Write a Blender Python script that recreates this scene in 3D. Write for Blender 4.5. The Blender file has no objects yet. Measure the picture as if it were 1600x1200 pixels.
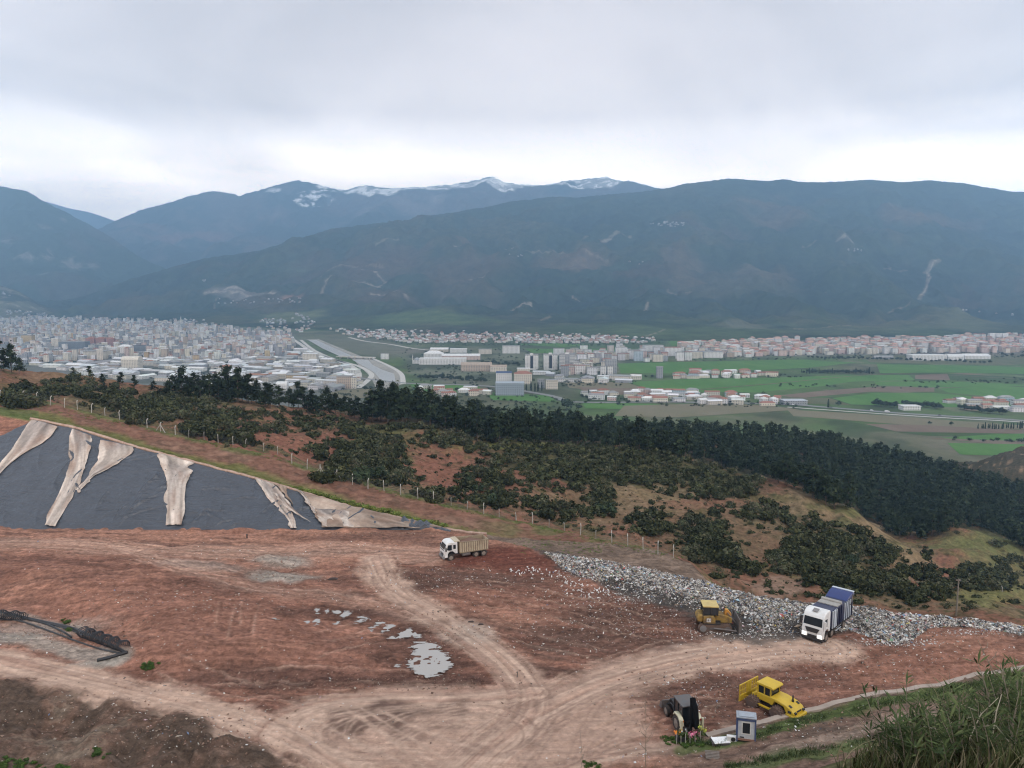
import bpy, bmesh, math, random
import numpy as np
from mathutils import Vector, Matrix, Euler

random.seed(7)
RNG = np.random.default_rng(11)
SC = bpy.context.scene
COL = SC.collection
R = math.radians

# ------------------------------------------------------------------ camera
CAM_H = 40.0
FPX = 1250.0
PITCH = math.atan(140.0 / FPX)
CA, SA = math.cos(PITCH), math.sin(PITCH)
VALLEY = -126.0

cam_d = bpy.data.cameras.new("camera")
cam_d.sensor_width = 36.0
cam_d.lens = 36.0 * FPX / 1600.0
cam_d.clip_start = 0.3
cam_d.clip_end = 60000.0
cam = bpy.data.objects.new("camera", cam_d)
COL.objects.link(cam)
cam.location = (0, 0, CAM_H)
cam.rotation_euler = (math.pi / 2 - PITCH, 0, 0)
SC.camera = cam


def ray(px, py):
    """direction of the line of sight through a point of the photograph"""
    u = (px - 800.0) / FPX
    v = (600.0 - py) / FPX
    return u, CA + v * SA, v * CA - SA


def at_depth(px, py, d):
    u, y, z = ray(px, py)
    t = d / y
    return u * t, d, CAM_H + z * t


def at_z(px, py, z):
    u, y, zz = ray(px, py)
    t = (z - CAM_H) / zz
    return u * t, y * t, z


def to_px(x, y, z):
    z = z - CAM_H
    w = y * CA - z * SA
    v = y * SA + z * CA
    return 800 + FPX * x / w, 600 - FPX * v / w


# ------------------------------------------------------------------ noise
def vnoise(x, y, seed=0):
    x = np.asarray(x, dtype=np.float64)
    y = np.asarray(y, dtype=np.float64)
    xi = np.floor(x); yi = np.floor(y)
    xf = x - xi; yf = y - yi
    u = xf * xf * xf * (xf * (xf * 6 - 15) + 10)
    v = yf * yf * yf * (yf * (yf * 6 - 15) + 10)

    def h(a, b):
        a = a.astype(np.int64); b = b.astype(np.int64)
        n = (a * 374761393 + b * 668265263 + seed * 1442695041) & 0xFFFFFFFF
        n = ((n ^ (n >> 13)) * 1274126177) & 0xFFFFFFFF
        n = (n ^ (n >> 16)) & 0xFFFFFF
        return n / float(0xFFFFFF)
    a = h(xi, yi); b = h(xi + 1, yi); c = h(xi, yi + 1); d = h(xi + 1, yi + 1)
    return (a * (1 - u) + b * u) * (1 - v) + (c * (1 - u) + d * u) * v


def fbm(x, y, octv=4, seed=0, gain=0.5):
    """about -1 .. 1"""
    s = 0.0; a = 1.0; t = 0.0
    for k in range(octv):
        s = s + a * (vnoise(x, y, seed + k * 17) * 2 - 1)
        t += a
        a *= gain
        x = x * 2.03 + 11.3
        y = y * 2.03 + 5.7
    return s / t * 1.5


def ridged(x, y, octv=4, seed=0):
    s = 0.0; a = 1.0; t = 0.0
    for k in range(octv):
        s = s + a * (1 - np.abs(vnoise(x, y, seed + k * 13) * 2 - 1) * 1.6)
        t += a
        a *= 0.5
        x = x * 2.07 + 3.1
        y = y * 2.07 + 9.2
    return s / t


def smooth(e0, e1, x):
    t = np.clip((x - e0) / (e1 - e0), 0, 1)
    return t * t * (3 - 2 * t)


def poly_sd(X, Y, poly):
    """signed distance to a polygon, negative inside"""
    n = len(poly)
    d2 = np.full(X.shape, 1e18)
    inside = np.zeros(X.shape, bool)
    for i in range(n):
        x0, y0 = poly[i]; x1, y1 = poly[(i + 1) % n]
        ex, ey = x1 - x0, y1 - y0
        L = ex * ex + ey * ey + 1e-12
        t = np.clip(((X - x0) * ex + (Y - y0) * ey) / L, 0, 1)
        d2 = np.minimum(d2, (X - x0 - t * ex) ** 2 + (Y - y0 - t * ey) ** 2)
        cond = (y0 > Y) != (y1 > Y)
        if y1 != y0:
            inside ^= cond & (X < (x1 - x0) * (Y - y0) / (y1 - y0) + x0)
    d = np.sqrt(d2)
    return np.where(inside, -d, d)


def line_sd(X, Y, pts):
    """distance to a polyline and signed side (left positive)"""
    d2 = np.full(X.shape, 1e18)
    side = np.zeros(X.shape)
    for (x0, y0), (x1, y1) in zip(pts[:-1], pts[1:]):
        ex, ey = x1 - x0, y1 - y0
        L = ex * ex + ey * ey + 1e-12
        t = np.clip(((X - x0) * ex + (Y - y0) * ey) / L, 0, 1)
        q = (X - x0 - t * ex) ** 2 + (Y - y0 - t * ey) ** 2
        m = q < d2
        d2 = np.where(m, q, d2)
        side = np.where(m, ex * (Y - y0) - ey * (X - x0), side)
    d = np.sqrt(d2)
    return d, np.sign(side) * d


def spline(pts, n=8):
    """Catmull-Rom through 2-D points"""
    P = [pts[0]] + list(pts) + [pts[-1]]
    out = []
    for i in range(1, len(P) - 2):
        p0, p1, p2, p3 = [np.array(q, float) for q in P[i - 1:i + 3]]
        for k in range(n):
            t = k / n
            out.append(tuple(0.5 * (2 * p1 + (p2 - p0) * t + (2 * p0 - 5 * p1 + 4 * p2 - p3) * t * t + (3 * p1 - p0 - 3 * p2 + p3) * t ** 3)))
    out.append(tuple(map(float, P[-2])))
    return out


# ------------------------------------------------------------------ objects
def tag(o, label=None, cat=None, group=None, kind=None):
    if label: o["label"] = label
    if cat: o["category"] = cat
    if group: o["group"] = group
    if kind: o["kind"] = kind
    return o


def empty(name, loc, rz=0.0, label=None, cat=None, group=None):
    o = bpy.data.objects.new(name, None)
    COL.objects.link(o)
    o.location = loc
    o.rotation_euler = (0, 0, rz)
    o.empty_display_size = 0.3
    return tag(o, label, cat, group)


def link_mesh(name, me, mats=None, parent=None):
    o = bpy.data.objects.new(name, me)
    COL.objects.link(o)
    if mats is not None:
        for m in (mats if isinstance(mats, (list, tuple)) else [mats]):
            me.materials.append(m)
    if parent is not None:
        o.parent = parent
    return o


def np_mesh(name, V, F, colr=None, shade=True):
    """V (n,3), F (m,k) arrays, colr (n,3) linear albedo per vertex"""
    V = np.asarray(V, dtype=np.float32); F = np.asarray(F, dtype=np.int32)
    me = bpy.data.meshes.new(name)
    k = F.shape[1]
    me.vertices.add(len(V)); me.vertices.foreach_set("co", V.ravel())
    me.loops.add(F.size); me.loops.foreach_set("vertex_index", F.ravel())
    me.polygons.add(len(F))
    me.polygons.foreach_set("loop_start", np.arange(0, F.size, k, dtype=np.int32))
    me.polygons.foreach_set("loop_total", np.full(len(F), k, dtype=np.int32))
    me.polygons.foreach_set("use_smooth", np.full(len(F), bool(shade)))
    if colr is not None:
        a = me.attributes.new("col", 'FLOAT_COLOR', 'POINT')
        c = np.ones((len(V), 4), np.float32); c[:, :np.shape(colr)[1]] = colr
        a.data.foreach_set("color", c.ravel())
    me.update(calc_edges=True)
    return me


def grid_faces(nr, nc):
    i = np.arange(nr - 1)[:, None] * nc + np.arange(nc - 1)[None, :]
    return np.stack([i, i + 1, i + nc + 1, i + nc], -1).reshape(-1, 4)


class MB:
    """collects shapes, then links them as ONE mesh"""
    def __init__(self):
        self.v = []; self.f = []; self.mi = []
        self.M = None

    def add(self, vs, fs, mi=0):
        n = len(self.v)
        if self.M is not None:
            vs = [tuple(self.M @ Vector(p)) for p in vs]
        self.v += [tuple(p) for p in vs]
        self.f += [tuple(i + n for i in q) for q in fs]
        self.mi += [mi] * len(fs)
        return self

    def box(self, x0, x1, y0, y1, z0, z1, mi=0, rot=None, at=None):
        vs = [(x, y, z) for z in (z0, z1) for y in (y0, y1) for x in (x0, x1)]
        if rot is not None:
            c = Vector(at if at else ((x0 + x1) / 2, (y0 + y1) / 2, (z0 + z1) / 2))
            m = Euler(rot).to_matrix()
            vs = [tuple(m @ (Vector(p) - c) + c) for p in vs]
        return self.add(vs, [(0, 2, 3, 1), (4, 5, 7, 6), (0, 1, 5, 4), (2, 6, 7, 3), (0, 4, 6, 2), (1, 3, 7, 5)], mi)

    def prism(self, prof, y0, y1, mi=0, axis='y'):
        """profile in (x,z) pushed along y, or (x,y) along z, or (y,z) along x"""
        n = len(prof)
        A = sum(prof[i][0] * prof[(i + 1) % n][1] - prof[(i + 1) % n][0] * prof[i][1] for i in range(n))
        if A < 0: prof = prof[::-1]
        if axis == 'y':
            vs = [(x, y0, z) for x, z in prof] + [(x, y1, z) for x, z in prof]
        elif axis == 'z':
            vs = [(x, y, y1) for x, y in prof] + [(x, y, y0) for x, y in prof]
        else:
            vs = [(y1, a, b) for a, b in prof] + [(y0, a, b) for a, b in prof]
        fs = [tuple(range(n)), tuple(range(2 * n - 1, n - 1, -1))]
        for i in range(n):
            j = (i + 1) % n
            fs.append((j, i, i + n, j + n))
        return self.add(vs, fs, mi)

    def cyl(self, p0, p1, r0, r1=None, n=10, mi=0, cap=True):
        r1 = r0 if r1 is None else r1
        p0 = Vector(p0); p1 = Vector(p1)
        d = (p1 - p0).normalized()
        a = d.orthogonal().normalized(); b = d.cross(a)
        vs = []
        for p, r in ((p0, r0), (p1, r1)):
            for k in range(n):
                t = 2 * math.pi * k / n
                vs.append(tuple(p + a * (r * math.cos(t)) + b * (r * math.sin(t))))
        fs = [(k, (k + 1) % n, (k + 1) % n + n, k + n) for k in range(n)]
        if cap:
            fs += [tuple(range(n - 1, -1, -1)), tuple(range(n, 2 * n))]
        return self.add(vs, fs, mi)

    def tube(self, pts, r, n=6, mi=0, taper=None, closed=False):
        P = [Vector(p) for p in pts]
        m = len(P)
        vs = []; fs = []
        a = None
        for i, p in enumerate(P):
            if closed:
                d = (P[(i + 1) % m] - P[i - 1]).normalized()
            else:
                d = (P[min(i + 1, m - 1)] - P[max(i - 1, 0)]).normalized()
            if a is None:
                a = d.orthogonal().normalized()
            else:
                a = (a - d * a.dot(d)).normalized()
            b = d.cross(a)
            rr = r if taper is None else r + (taper - r) * i / (m - 1)
            for k in range(n):
                t = 2 * math.pi * k / n
                vs.append(tuple(p + a * (rr * math.cos(t)) + b * (rr * math.sin(t))))
        for i in range(m if closed else m - 1):
            j = (i + 1) % m
            for k in range(n):
                fs.append((i * n + k, i * n + (k + 1) % n, j * n + (k + 1) % n, j * n + k))
        if not closed:
            fs += [tuple(range(n - 1, -1, -1)), tuple(range((m - 1) * n, m * n))]
        return self.add(vs, fs, mi)

    def quad(self, a, b, c, d, mi=0):
        return self.add([a, b, c, d], [(0, 1, 2, 3)], mi)

    def mesh(self, name, smooth_angle=None):
        me = bpy.data.meshes.new(name)
        me.from_pydata(self.v, [], self.f)
        me.polygons.foreach_set("material_index", self.mi)
        if smooth_angle is not None:
            me.polygons.foreach_set("use_smooth", [True] * len(self.f))
            me.set_sharp_from_angle(angle=R(smooth_angle))
        me.update()
        return me

    def build(self, name, mats, parent=None, bevel=0.0, smooth_angle=35):
        me = self.mesh(name, smooth_angle)
        o = link_mesh(name, me, mats, parent)
        if bevel:
            b = o.modifiers.new("edge", 'BEVEL')
            b.width = bevel; b.segments = 2; b.limit_method = 'ANGLE'; b.angle_limit = R(40)
            b.use_clamp_overlap = True
        return o


def copy_tree(o, parent=None):
    c = o.copy(); COL.objects.link(c)
    if parent is not None: c.parent = parent
    for ch in list(o.children):
        copy_tree(ch, c)
    return c


# ------------------------------------------------------------------ materials
def new_mat(name):
    m = bpy.data.materials.new(name)
    m.use_nodes = True
    nt = m.node_tree
    return m, nt, nt.nodes["Principled BSDF"]


def L(nt, a, b):
    nt.links.new(a, b)


def mat_paint(name, col, rough=0.45, metal=0.0, dirt=0.35, dirtcol=(0.2, 0.12, 0.085), scale=1.3):
    """painted surface with dust and grime blotches"""
    m, nt, p = new_mat(name)
    tc = nt.nodes.new("ShaderNodeTexCoord")
    n1 = nt.nodes.new("ShaderNodeTexNoise"); n1.inputs["Scale"].default_value = scale; n1.inputs["Detail"].default_value = 8
    n1.inputs["Roughness"].default_value = 0.68
    L(nt, tc.outputs["Object"], n1.inputs["Vector"])
    rp = nt.nodes.new("ShaderNodeMapRange")
    rp.inputs["From Min"].default_value = 0.42; rp.inputs["From Max"].default_value = 0.72
    rp.inputs["To Min"].default_value = dirt * 0.25; rp.inputs["To Max"].default_value = dirt * 1.3
    L(nt, n1.outputs["Fac"], rp.inputs["Value"])
    mx = nt.nodes.new("ShaderNodeMix"); mx.data_type = 'RGBA'
    mx.inputs[6].default_value = (*col, 1); mx.inputs[7].default_value = (*dirtcol, 1)
    L(nt, rp.outputs["Result"], mx.inputs[0])
    L(nt, mx.outputs[2], p.inputs["Base Color"])
    rr = nt.nodes.new("ShaderNodeMapRange")
    rr.inputs["To Min"].default_value = rough; rr.inputs["To Max"].default_value = min(1.0, rough + 0.4)
    L(nt, rp.outputs["Result"], rr.inputs["Value"])
    L(nt, rr.outputs["Result"], p.inputs["Roughness"])
    p.inputs["Metallic"].default_value = metal
    return m


def mat_attr(name, rough=0.95, var=0.35, scale=3.0, bump=0.0, bscale=2.0, spec=0.2, fine=None, trans=0.0, objvar=0.0):
    """colour from the mesh attribute 'col', broken up by procedural noise"""
    m, nt, p = new_mat(name)
    at = nt.nodes.new("ShaderNodeAttribute"); at.attribute_name = "col"
    tc = nt.nodes.new("ShaderNodeTexCoord")
    cur = at.outputs["Color"]
    if var:
        n1 = nt.nodes.new("ShaderNodeTexNoise"); n1.inputs["Scale"].default_value = scale; n1.inputs["Detail"].default_value = 9
        n1.inputs["Roughness"].default_value = 0.7
        L(nt, tc.outputs["Object"], n1.inputs["Vector"])
        mr = nt.nodes.new("ShaderNodeMapRange")
        mr.inputs["From Min"].default_value = 0.28; mr.inputs["From Max"].default_value = 0.72
        mr.inputs["To Min"].default_value = 1 - var; mr.inputs["To Max"].default_value = 1 + var
        L(nt, n1.outputs["Fac"], mr.inputs["Value"])
        mm = nt.nodes.new("ShaderNodeMix"); mm.data_type = 'RGBA'; mm.blend_type = 'MULTIPLY'
        mm.inputs[0].default_value = 1.0
        L(nt, cur, mm.inputs[6]); L(nt, mr.outputs["Result"], mm.inputs[7])
        cur = mm.outputs[2]
    if objvar:
        oi = nt.nodes.new("ShaderNodeObjectInfo")
        mr = nt.nodes.new("ShaderNodeMapRange")
        mr.inputs["To Min"].default_value = 1 - objvar; mr.inputs["To Max"].default_value = 1 + objvar
        L(nt, oi.outputs["Random"], mr.inputs["Value"])
        mm = nt.nodes.new("ShaderNodeMix"); mm.data_type = 'RGBA'; mm.blend_type = 'MULTIPLY'
        mm.inputs[0].default_value = 1.0
        L(nt, cur, mm.inputs[6]); L(nt, mr.outputs["Result"], mm.inputs[7])
        cur = mm.outputs[2]
    L(nt, cur, p.inputs["Base Color"])
    p.inputs["Roughness"].default_value = rough
    p.inputs["Specular IOR Level"].default_value = spec
    if bump:
        n2 = nt.nodes.new("ShaderNodeTexNoise"); n2.inputs["Scale"].default_value = bscale; n2.inputs["Detail"].default_value = 10
        n2.inputs["Roughness"].default_value = 0.72
        L(nt, tc.outputs["Object"], n2.inputs["Vector"])
        b = nt.nodes.new("ShaderNodeBump"); b.inputs["Strength"].default_value = 1.0; b.inputs["Distance"].default_value = bump
        L(nt, n2.outputs["Fac"], b.inputs["Height"]); L(nt, b.outputs["Normal"], p.inputs["Normal"])
    return m


def mat_plain(name, col, rough=0.6, metal=0.0, spec=0.5, var=0.2, scale=4.0):
    m, nt, p = new_mat(name)
    tc = nt.nodes.new("ShaderNodeTexCoord")
    n1 = nt.nodes.new("ShaderNodeTexNoise"); n1.inputs["Scale"].default_value = scale; n1.inputs["Detail"].default_value = 6
    L(nt, tc.outputs["Object"], n1.inputs["Vector"])
    mx = nt.nodes.new("ShaderNodeMix"); mx.data_type = 'RGBA'
    mx.inputs[6].default_value = (*[c * (1 - var) for c in col], 1)
    mx.inputs[7].default_value = (*[min(1, c * (1 + var)) for c in col], 1)
    L(nt, n1.outputs["Fac"], mx.inputs[0]); L(nt, mx.outputs[2], p.inputs["Base Color"])
    p.inputs["Roughness"].default_value = rough
    p.inputs["Metallic"].default_value = metal
    p.inputs["Specular IOR Level"].default_value = spec
    return m
# ------------------------------------------------------------------ settings of light and air
EXPOSURE = 0.0
HAZE = True
HAZE_D = 0.9 / 9000
HAZE_COL = (0.325, 0.59, 0.95)
SKY_N1, SKY_N2 = 1.5, 1.5
SKY_STR = 12.2
SKY_RAMP = [(0.0, (.36, .31, .27)), (0.135, (.36, .31, .27)), (0.175, (.235, .208, .19)), (0.21, (.148, .130, .119)), (0.265, (.112, .098, .091)), (0.33, (.087, .077, .073)), (0.45, (.082, .079, .078)), (1.0, (.09, .09, .092))]
# ------------------------------------------------------------------ near terrain
NC = 1260
PXS = np.linspace(-280, 1880, NC)


def zpy(d, z):
    k = (z - CAM_H) / d
    v = (k * CA + SA) / (CA - k * SA)
    return 600 - FPX * v


def curve(pts, sig=10.0, zs=False):
    """control points (px, py, depth) -> smoothed arrays; with zs the middle value is a height"""
    pts = sorted(pts)
    x = [p[0] for p in pts]
    d = np.interp(PXS, x, [p[2] for p in pts])
    if zs:
        y = zpy(d, np.interp(PXS, x, [p[1] for p in pts]))
    else:
        y = np.interp(PXS, x, [p[1] for p in pts])
    if sig:
        step = PXS[1] - PXS[0]
        h = int(3 * sig / step) + 1
        k = np.exp(-0.5 * (np.arange(-h, h + 1) * step / sig) ** 2); k /= k.sum()
        y = np.convolve(np.pad(y, h, mode='edge'), k, mode='valid')
        d = np.convolve(np.pad(d, h, mode='edge'), k, mode='valid')
    return np.stack(at_depth(PXS, y, d), -1)          # (NC,3)


def d_at_z(px, py, z=0.0):
    return at_z(px, py, z)[1]


def on_z(pts, z=0.0):
    return [(px, py, d_at_z(px, py, z)) for px, py in pts]


curb_px = [(-300, 1245), (560, 1230), (800, 1215), (900, 1193), (1000, 1166), (1100, 1150), (1140, 1143), (1260, 1110), (1400, 1082), (1500, 1062), (1600, 1045), (1900, 985)]
base_px = [(-300, 827), (690, 829), (760, 842), (850, 862), (950, 880), (1050, 903), (1200, 935), (1300, 946), (1400, 958), (1500, 967), (1600, 978), (1900, 1005)]
ROWS = [
    ('lip', curve([(-300, 38.2, 1.5), (1900, 38.2, 1.5)], 0, True), 0),
    ('hill', curve([(-300, 33, 9), (900, 33, 9), (1300, 34.5, 9), (1900, 35.5, 9)], 20, True), 6),
    ('spur', curve([(-300, 1560, 24), (800, 1420, 24), (1150, 1310, 23), (1250, 1262, 23), (1350, 1200, 23), (1450, 1140, 24), (1600, 1078, 26), (1900, 975, 30)], 15), 26),
    ('toe', curve([(-300, 7, 47), (300, 6, 47), (600, 2.5, 47), (800, 1.0, 47), (1100, 2.5, 47), (1300, 4.5, 46), (1600, 9, 46), (1900, 13, 46)], 20, True), 14),
    ('bank', curve([(-300, 3.2, 58), (300, 2.6, 58), (480, 0.8, 59), (600, 0.1, 60), (980, 0.1, 60), (1080, 0.8, 60), (1200, 2.2, 60), (1400, 3.6, 61), (1600, 5.0, 63), (1900, 7.0, 66)], 15, True), 26),
    ('curb', curve(on_z(curb_px), 0), 46),
    ('flat', curve([(x, y, d + 1.0) for x, y, d in on_z(curb_px)], 0), 3),
    ('base', curve(on_z(base_px), 0), 400),
    ('top', curve([(-300, 560, 175), (0, 648, 161), (50, 657, 159), (110, 668, 156), (210, 700, 152), (400, 750, 146), (550, 795, 140), (690, 828, 134.3), (740, 836, 133.4), (800, 840, 134), (850, 845, 133), (950, 848, 129), (1040, 864, 123), (1080, 880, 119), (1110, 912, 110), (1200, 936, 103), (1300, 948, 100), (1400, 960, 97), (1500, 969, 95), (1600, 980, 94), (1900, 1007, 91)], 3), 40),
]
NEAR_END = len(ROWS)
ROWS += [
    ('track', curve([(-300, 553, 182), (0, 640, 170), (50, 647, 168), (110, 660, 165), (210, 691, 160), (400, 739, 153), (550, 783, 146), (690, 818, 139), (740, 828, 137.5), (800, 836, 136), (850, 842, 135), (950, 846, 131), (1040, 862, 125), (1080, 878, 121), (1110, 913, 112), (1200, 938, 105), (1300, 950, 101.5), (1400, 962, 98.5), (1500, 971, 96.5), (1600, 982, 95.5), (1900, 1009, 92)], 5), 14),
    ('fence', curve([(-300, 548, 195), (0, 621, 180), (75, 628, 177), (230, 668, 171), (320, 690, 167), (430, 713, 163), (620, 769, 154), (700, 788, 150), (800, 812, 146), (900, 834, 140), (1000, 857, 133), (1050, 868, 129), (1090, 882, 124), (1115, 916, 114), (1200, 942, 108), (1300, 955, 104), (1400, 966, 101), (1500, 975, 99), (1600, 986, 98), (1900, 1013, 95)], 6), 34),
    ('ravine', curve([(-300, 548, 260), (0, 612, 220), (200, 656, 215), (320, 688, 200), (430, 722, 196), (620, 796, 192), (700, 812, 189), (800, 832, 184), (900, 856, 179), (1000, 880, 172), (1100, 915, 163), (1200, 955, 148), (1300, 968, 143), (1400, 978, 138), (1500, 988, 133), (1600, 1000, 128), (1900, 1022, 120)], 15), 24),
    ('mid', curve([(-300, 535, 310), (0, 595, 262), (200, 628, 262), (320, 652, 255), (430, 672, 250), (620, 712, 246), (700, 735, 243), (800, 755, 240), (900, 775, 236), (1000, 795, 232), (1100, 812, 228), (1200, 832, 222), (1300, 862, 212), (1400, 902, 200), (1500, 942, 186), (1600, 975, 172), (1900, 1018, 150)], 15), 44),
    ('crest', curve([(-300, 520, 350), (0, 574, 322), (100, 583, 322), (200, 600, 325), (300, 613, 330), (400, 626, 330), (500, 641, 330), (590, 655, 322), (650, 653, 308), (700, 669, 305), (760, 690, 300), (900, 698, 300), (1000, 705, 300), (1100, 722, 295), (1170, 742, 288), (1210, 752, 284), (1260, 768, 276), (1300, 795, 265), (1322, 793, 262), (1345, 806, 258), (1400, 836, 248), (1480, 888, 233), (1560, 925, 222), (1600, 944, 216), (1900, 1005, 200)], 5), 60),
    ('hollow', curve([(-300, 545, 430), (0, 592, 405), (300, 628, 402), (590, 672, 385), (800, 715, 355), (1000, 735, 345), (1100, 755, 338), (1200, 790, 330), (1345, 848, 312), (1400, 868, 306), (1440, 905, 292), (1500, 925, 284), (1600, 965, 276), (1900, 1020, 260)], 15), 26),
    ('knoll', curve([(-300, 548, 460), (0, 594, 440), (300, 628, 430), (590, 665, 415), (800, 700, 385), (1000, 716, 380), (1200, 772, 360), (1345, 828, 345), (1400, 836, 342), (1440, 836, 340), (1470, 826, 340), (1500, 820, 342), (1540, 827, 345), (1600, 850, 345), (1900, 955, 330)], 5), 40),
    ('dip', curve([(-300, 550, 490), (0, 596, 470), (300, 630, 455), (590, 662, 440), (800, 690, 410), (1000, 702, 408), (1200, 752, 400), (1345, 815, 388), (1400, 834, 384), (1440, 842, 380), (1500, 836, 378), (1600, 866, 378), (1900, 965, 360)], 12), 14),
    ('wood', curve([(-300, 552, 560), (0, 598, 520), (400, 634, 490), (590, 648, 475), (700, 658, 472), (800, 664, 472), (900, 670, 480), (1000, 677, 490), (1100, 677, 500), (1200, 682, 510), (1300, 692, 520), (1400, 717, 512), (1500, 742, 500), (1600, 772, 490), (1900, 850, 470)], 10), 60),
    ('foot', curve([(-300, 580, 640), (0, 612, 620), (400, 655, 610), (700, 672, 610), (900, 690, 612), (1100, 702, 618), (1300, 722, 625), (1400, 742, 628), (1500, 745, 632), (1545, 722, 640), (1600, 698, 650), (1700, 668, 660), (1900, 640, 670)], 10), 18),
    ('floor', curve([(-300, VALLEY - 4, 800), (1900, VALLEY - 4, 800)], 0, True), 22),
]
blocks = []; rowtag = []
for (n0, c0, _), (n1, c1, k) in zip(ROWS[:-1], ROWS[1:]):
    t = (np.arange(k) / k)[:, None, None]
    blocks.append(c0[None] * (1 - t) + c1[None] * t)
    rowtag += [n0] * k
blocks.append(ROWS[-1][1][None]); rowtag.append(ROWS[-1][0])
P = np.concatenate(blocks, 0)                      # rows, cols, 3
ROW0 = {}
for i, n in enumerate(rowtag):
    ROW0.setdefault(n, i)
NR = P.shape[0]
rb, rt, rf, rc = ROW0['base'], ROW0['top'], ROW0['fence'], ROW0['crest']
# soften the hill folds (not the platform, the liner or the fence crest)
for _ in range(5):
    Q = P.copy()
    Q[1:-1] = (P[:-2] + 2 * P[1:-1] + P[2:]) / 4
    lo = rf + 6
    P[lo:NR - 1] = Q[lo:NR - 1]
for _ in range(4):
    Q = P.copy(); Q[1:-1] = (P[:-2] + 2 * P[1:-1] + P[2:]) / 4
    P[6:ROW0['curb'] - 4] = Q[6:ROW0['curb'] - 4]

X, Y, Z = P[..., 0].copy(), P[..., 1].copy(), P[..., 2].copy()
PX, PY = to_px(X, Y, Z)                             # where the smooth surface was measured from the photo
rows = np.arange(NR)[:, None] * np.ones((1, NC))
LAND = (rows >= ROW0['toe']) & (rows <= rt)         # the landfill floor and its near banks


def wpoly(pts, z=0.0):
    return [at_z(a, b, z)[:2] for a, b in pts]


# ---- shape of the landfill floor
hgt = np.zeros_like(Z)
ls = slice(ROW0['toe'], rt + 1)
x_, y_ = X[ls], Y[ls]
px_, py_ = PX[ls], PY[ls]
calm = smooth(0, 10, rows[ls] - ROW0['toe']) * (1 - smooth(rb - 10, rb, rows[ls]))
flatm = (rows[ls] > ROW0['curb'] + 1) * calm
h = 0.30 * fbm(x_ / 9, y_ / 9, 3, 1) + 0.14 * fbm(x_ / 2.2, y_ / 2.2, 3, 2) + 0.11 * fbm(x_ / 0.7, y_ / 0.6, 2, 3)

# roads (photo points on the floor)
road_px = {
    'left': ([(-160, 1010), (0, 1027), (100, 1050), (200, 1072), (300, 1097), (430, 1138), (500, 1168), (570, 1205), (660, 1270)], 1.7),
    'top': ([(585, 872), (602, 905), (640, 935), (690, 962), (740, 992), (785, 1025), (815, 1055), (832, 1085), (820, 1120), (770, 1170), (720, 1230)], 1.9),
    'right': ([(1290, 1008), (1230, 1006), (1130, 1018), (1050, 1032), (960, 1054), (890, 1082), (830, 1112), (760, 1160), (700, 1215)], 3.0),
    'loop': ([(840, 1075), (760, 1085), (690, 1087), (600, 1090), (520, 1098), (455, 1118), (430, 1138)], 1.9),
    'curbside': ([(1150, 1150), (1060, 1160), (1000, 1168), (900, 1190), (800, 1225)], 1.4),
    'upper': ([(-150, 855), (60, 858), (220, 866), (380, 862), (540, 858), (680, 868)], 3.2),
    'upper2': ([(180, 862), (260, 890), (400, 925), (520, 930), (620, 950), (700, 975)], 1.9),
}
roadm = np.zeros_like(x_); road_d = {}
for k, (pts, w) in road_px.items():
    wl = wpoly(spline(pts, 4))
    d, s = line_sd(x_, y_, wl)
    road_d[k] = (d, s)
    edge = w + 1.1 * fbm(x_ / 3, y_ / 2.4, 4, 40)
    amt = {'upper': 0.25, 'upper2': 0.16, 'curbside': 0.8}.get(k, 1.0)
    roadm = np.maximum(roadm, amt * (1 - smooth(-0.9, 1.7, d - edge)))
# wide worn patch in the front
worn = poly_sd(px_, py_, [(430, 1138), (470, 1108), (600, 1085), (780, 1080), (850, 1085), (960, 1050), (1000, 1052), (960, 1090), (1000, 1120), (1030, 1150), (900, 1210), (560, 1215)])
worn_m = 1 - smooth(-12, 14, worn + 14 * fbm(x_ / 4, y_ / 4, 3, 41))
roadm = np.maximum(roadm, 0.78 * worn_m)
h = h * (1 - 0.75 * roadm)

# long bank above the pipes: crest line, steep towards the pipes, gentle on the other side
bank = wpoly(spline([(-200, 895), (0, 902), (110, 917), (190, 942), (255, 985), (290, 1030), (300, 1058)], 5))
bd, bs = line_sd(x_, y_, bank)
bank_h = np.where(bs < 0, 1 - smooth(0, 8.5, bd), 1 - smooth(0, 26, bd))
fade = smooth(-400, 0, px_ * 0 + 1) * (1 - smooth(1020, 1075, py_))
h += 1.9 * bank_h * fade
# spoil heaps, lower left
heap = (1 - smooth(-15, 25, poly_sd(px_, py_, [(-300, 1060), (60, 1072), (200, 1098), (330, 1128), (430, 1172), (520, 1215), (520, 1400), (-300, 1400)])))
h += heap * (0.7 * ridged(x_ / 7, y_ / 7, 3, 60) + 0.5 * fbm(x_ / 2.0, y_ / 2.0, 4, 61) - 0.4)
for cx, cy, rx, ry, amp in [(90, 1125, 75, 26, -1.5), (240, 1150, 90, 24, 0.9), (330, 1180, 70, 22, 0.9), (20, 1080, 60, 14, 0.8)]:
    h += amp * np.exp(-(((px_ - cx) / rx) ** 2 + ((py_ - cy) / ry) ** 2))
# gravel heaps
for cx, cy, rx, ry, amp in [(425, 878, 36, 9, 0.7), (440, 905, 45, 8, 0.35), (330, 895, 30, 6, 0.3)]:
    h += amp * np.exp(-(((px_ - cx) / rx) ** 2 + ((py_ - cy) / ry) ** 2))
# tyre marks
tracks = []


def arc(cx, cy, rx, ry, a0, a1, n=22):
    return [(cx + rx * math.cos(R(a0 + (a1 - a0) * i / n)), cy + ry * math.sin(R(a0 + (a1 - a0) * i / n))) for i in range(n + 1)]


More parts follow.
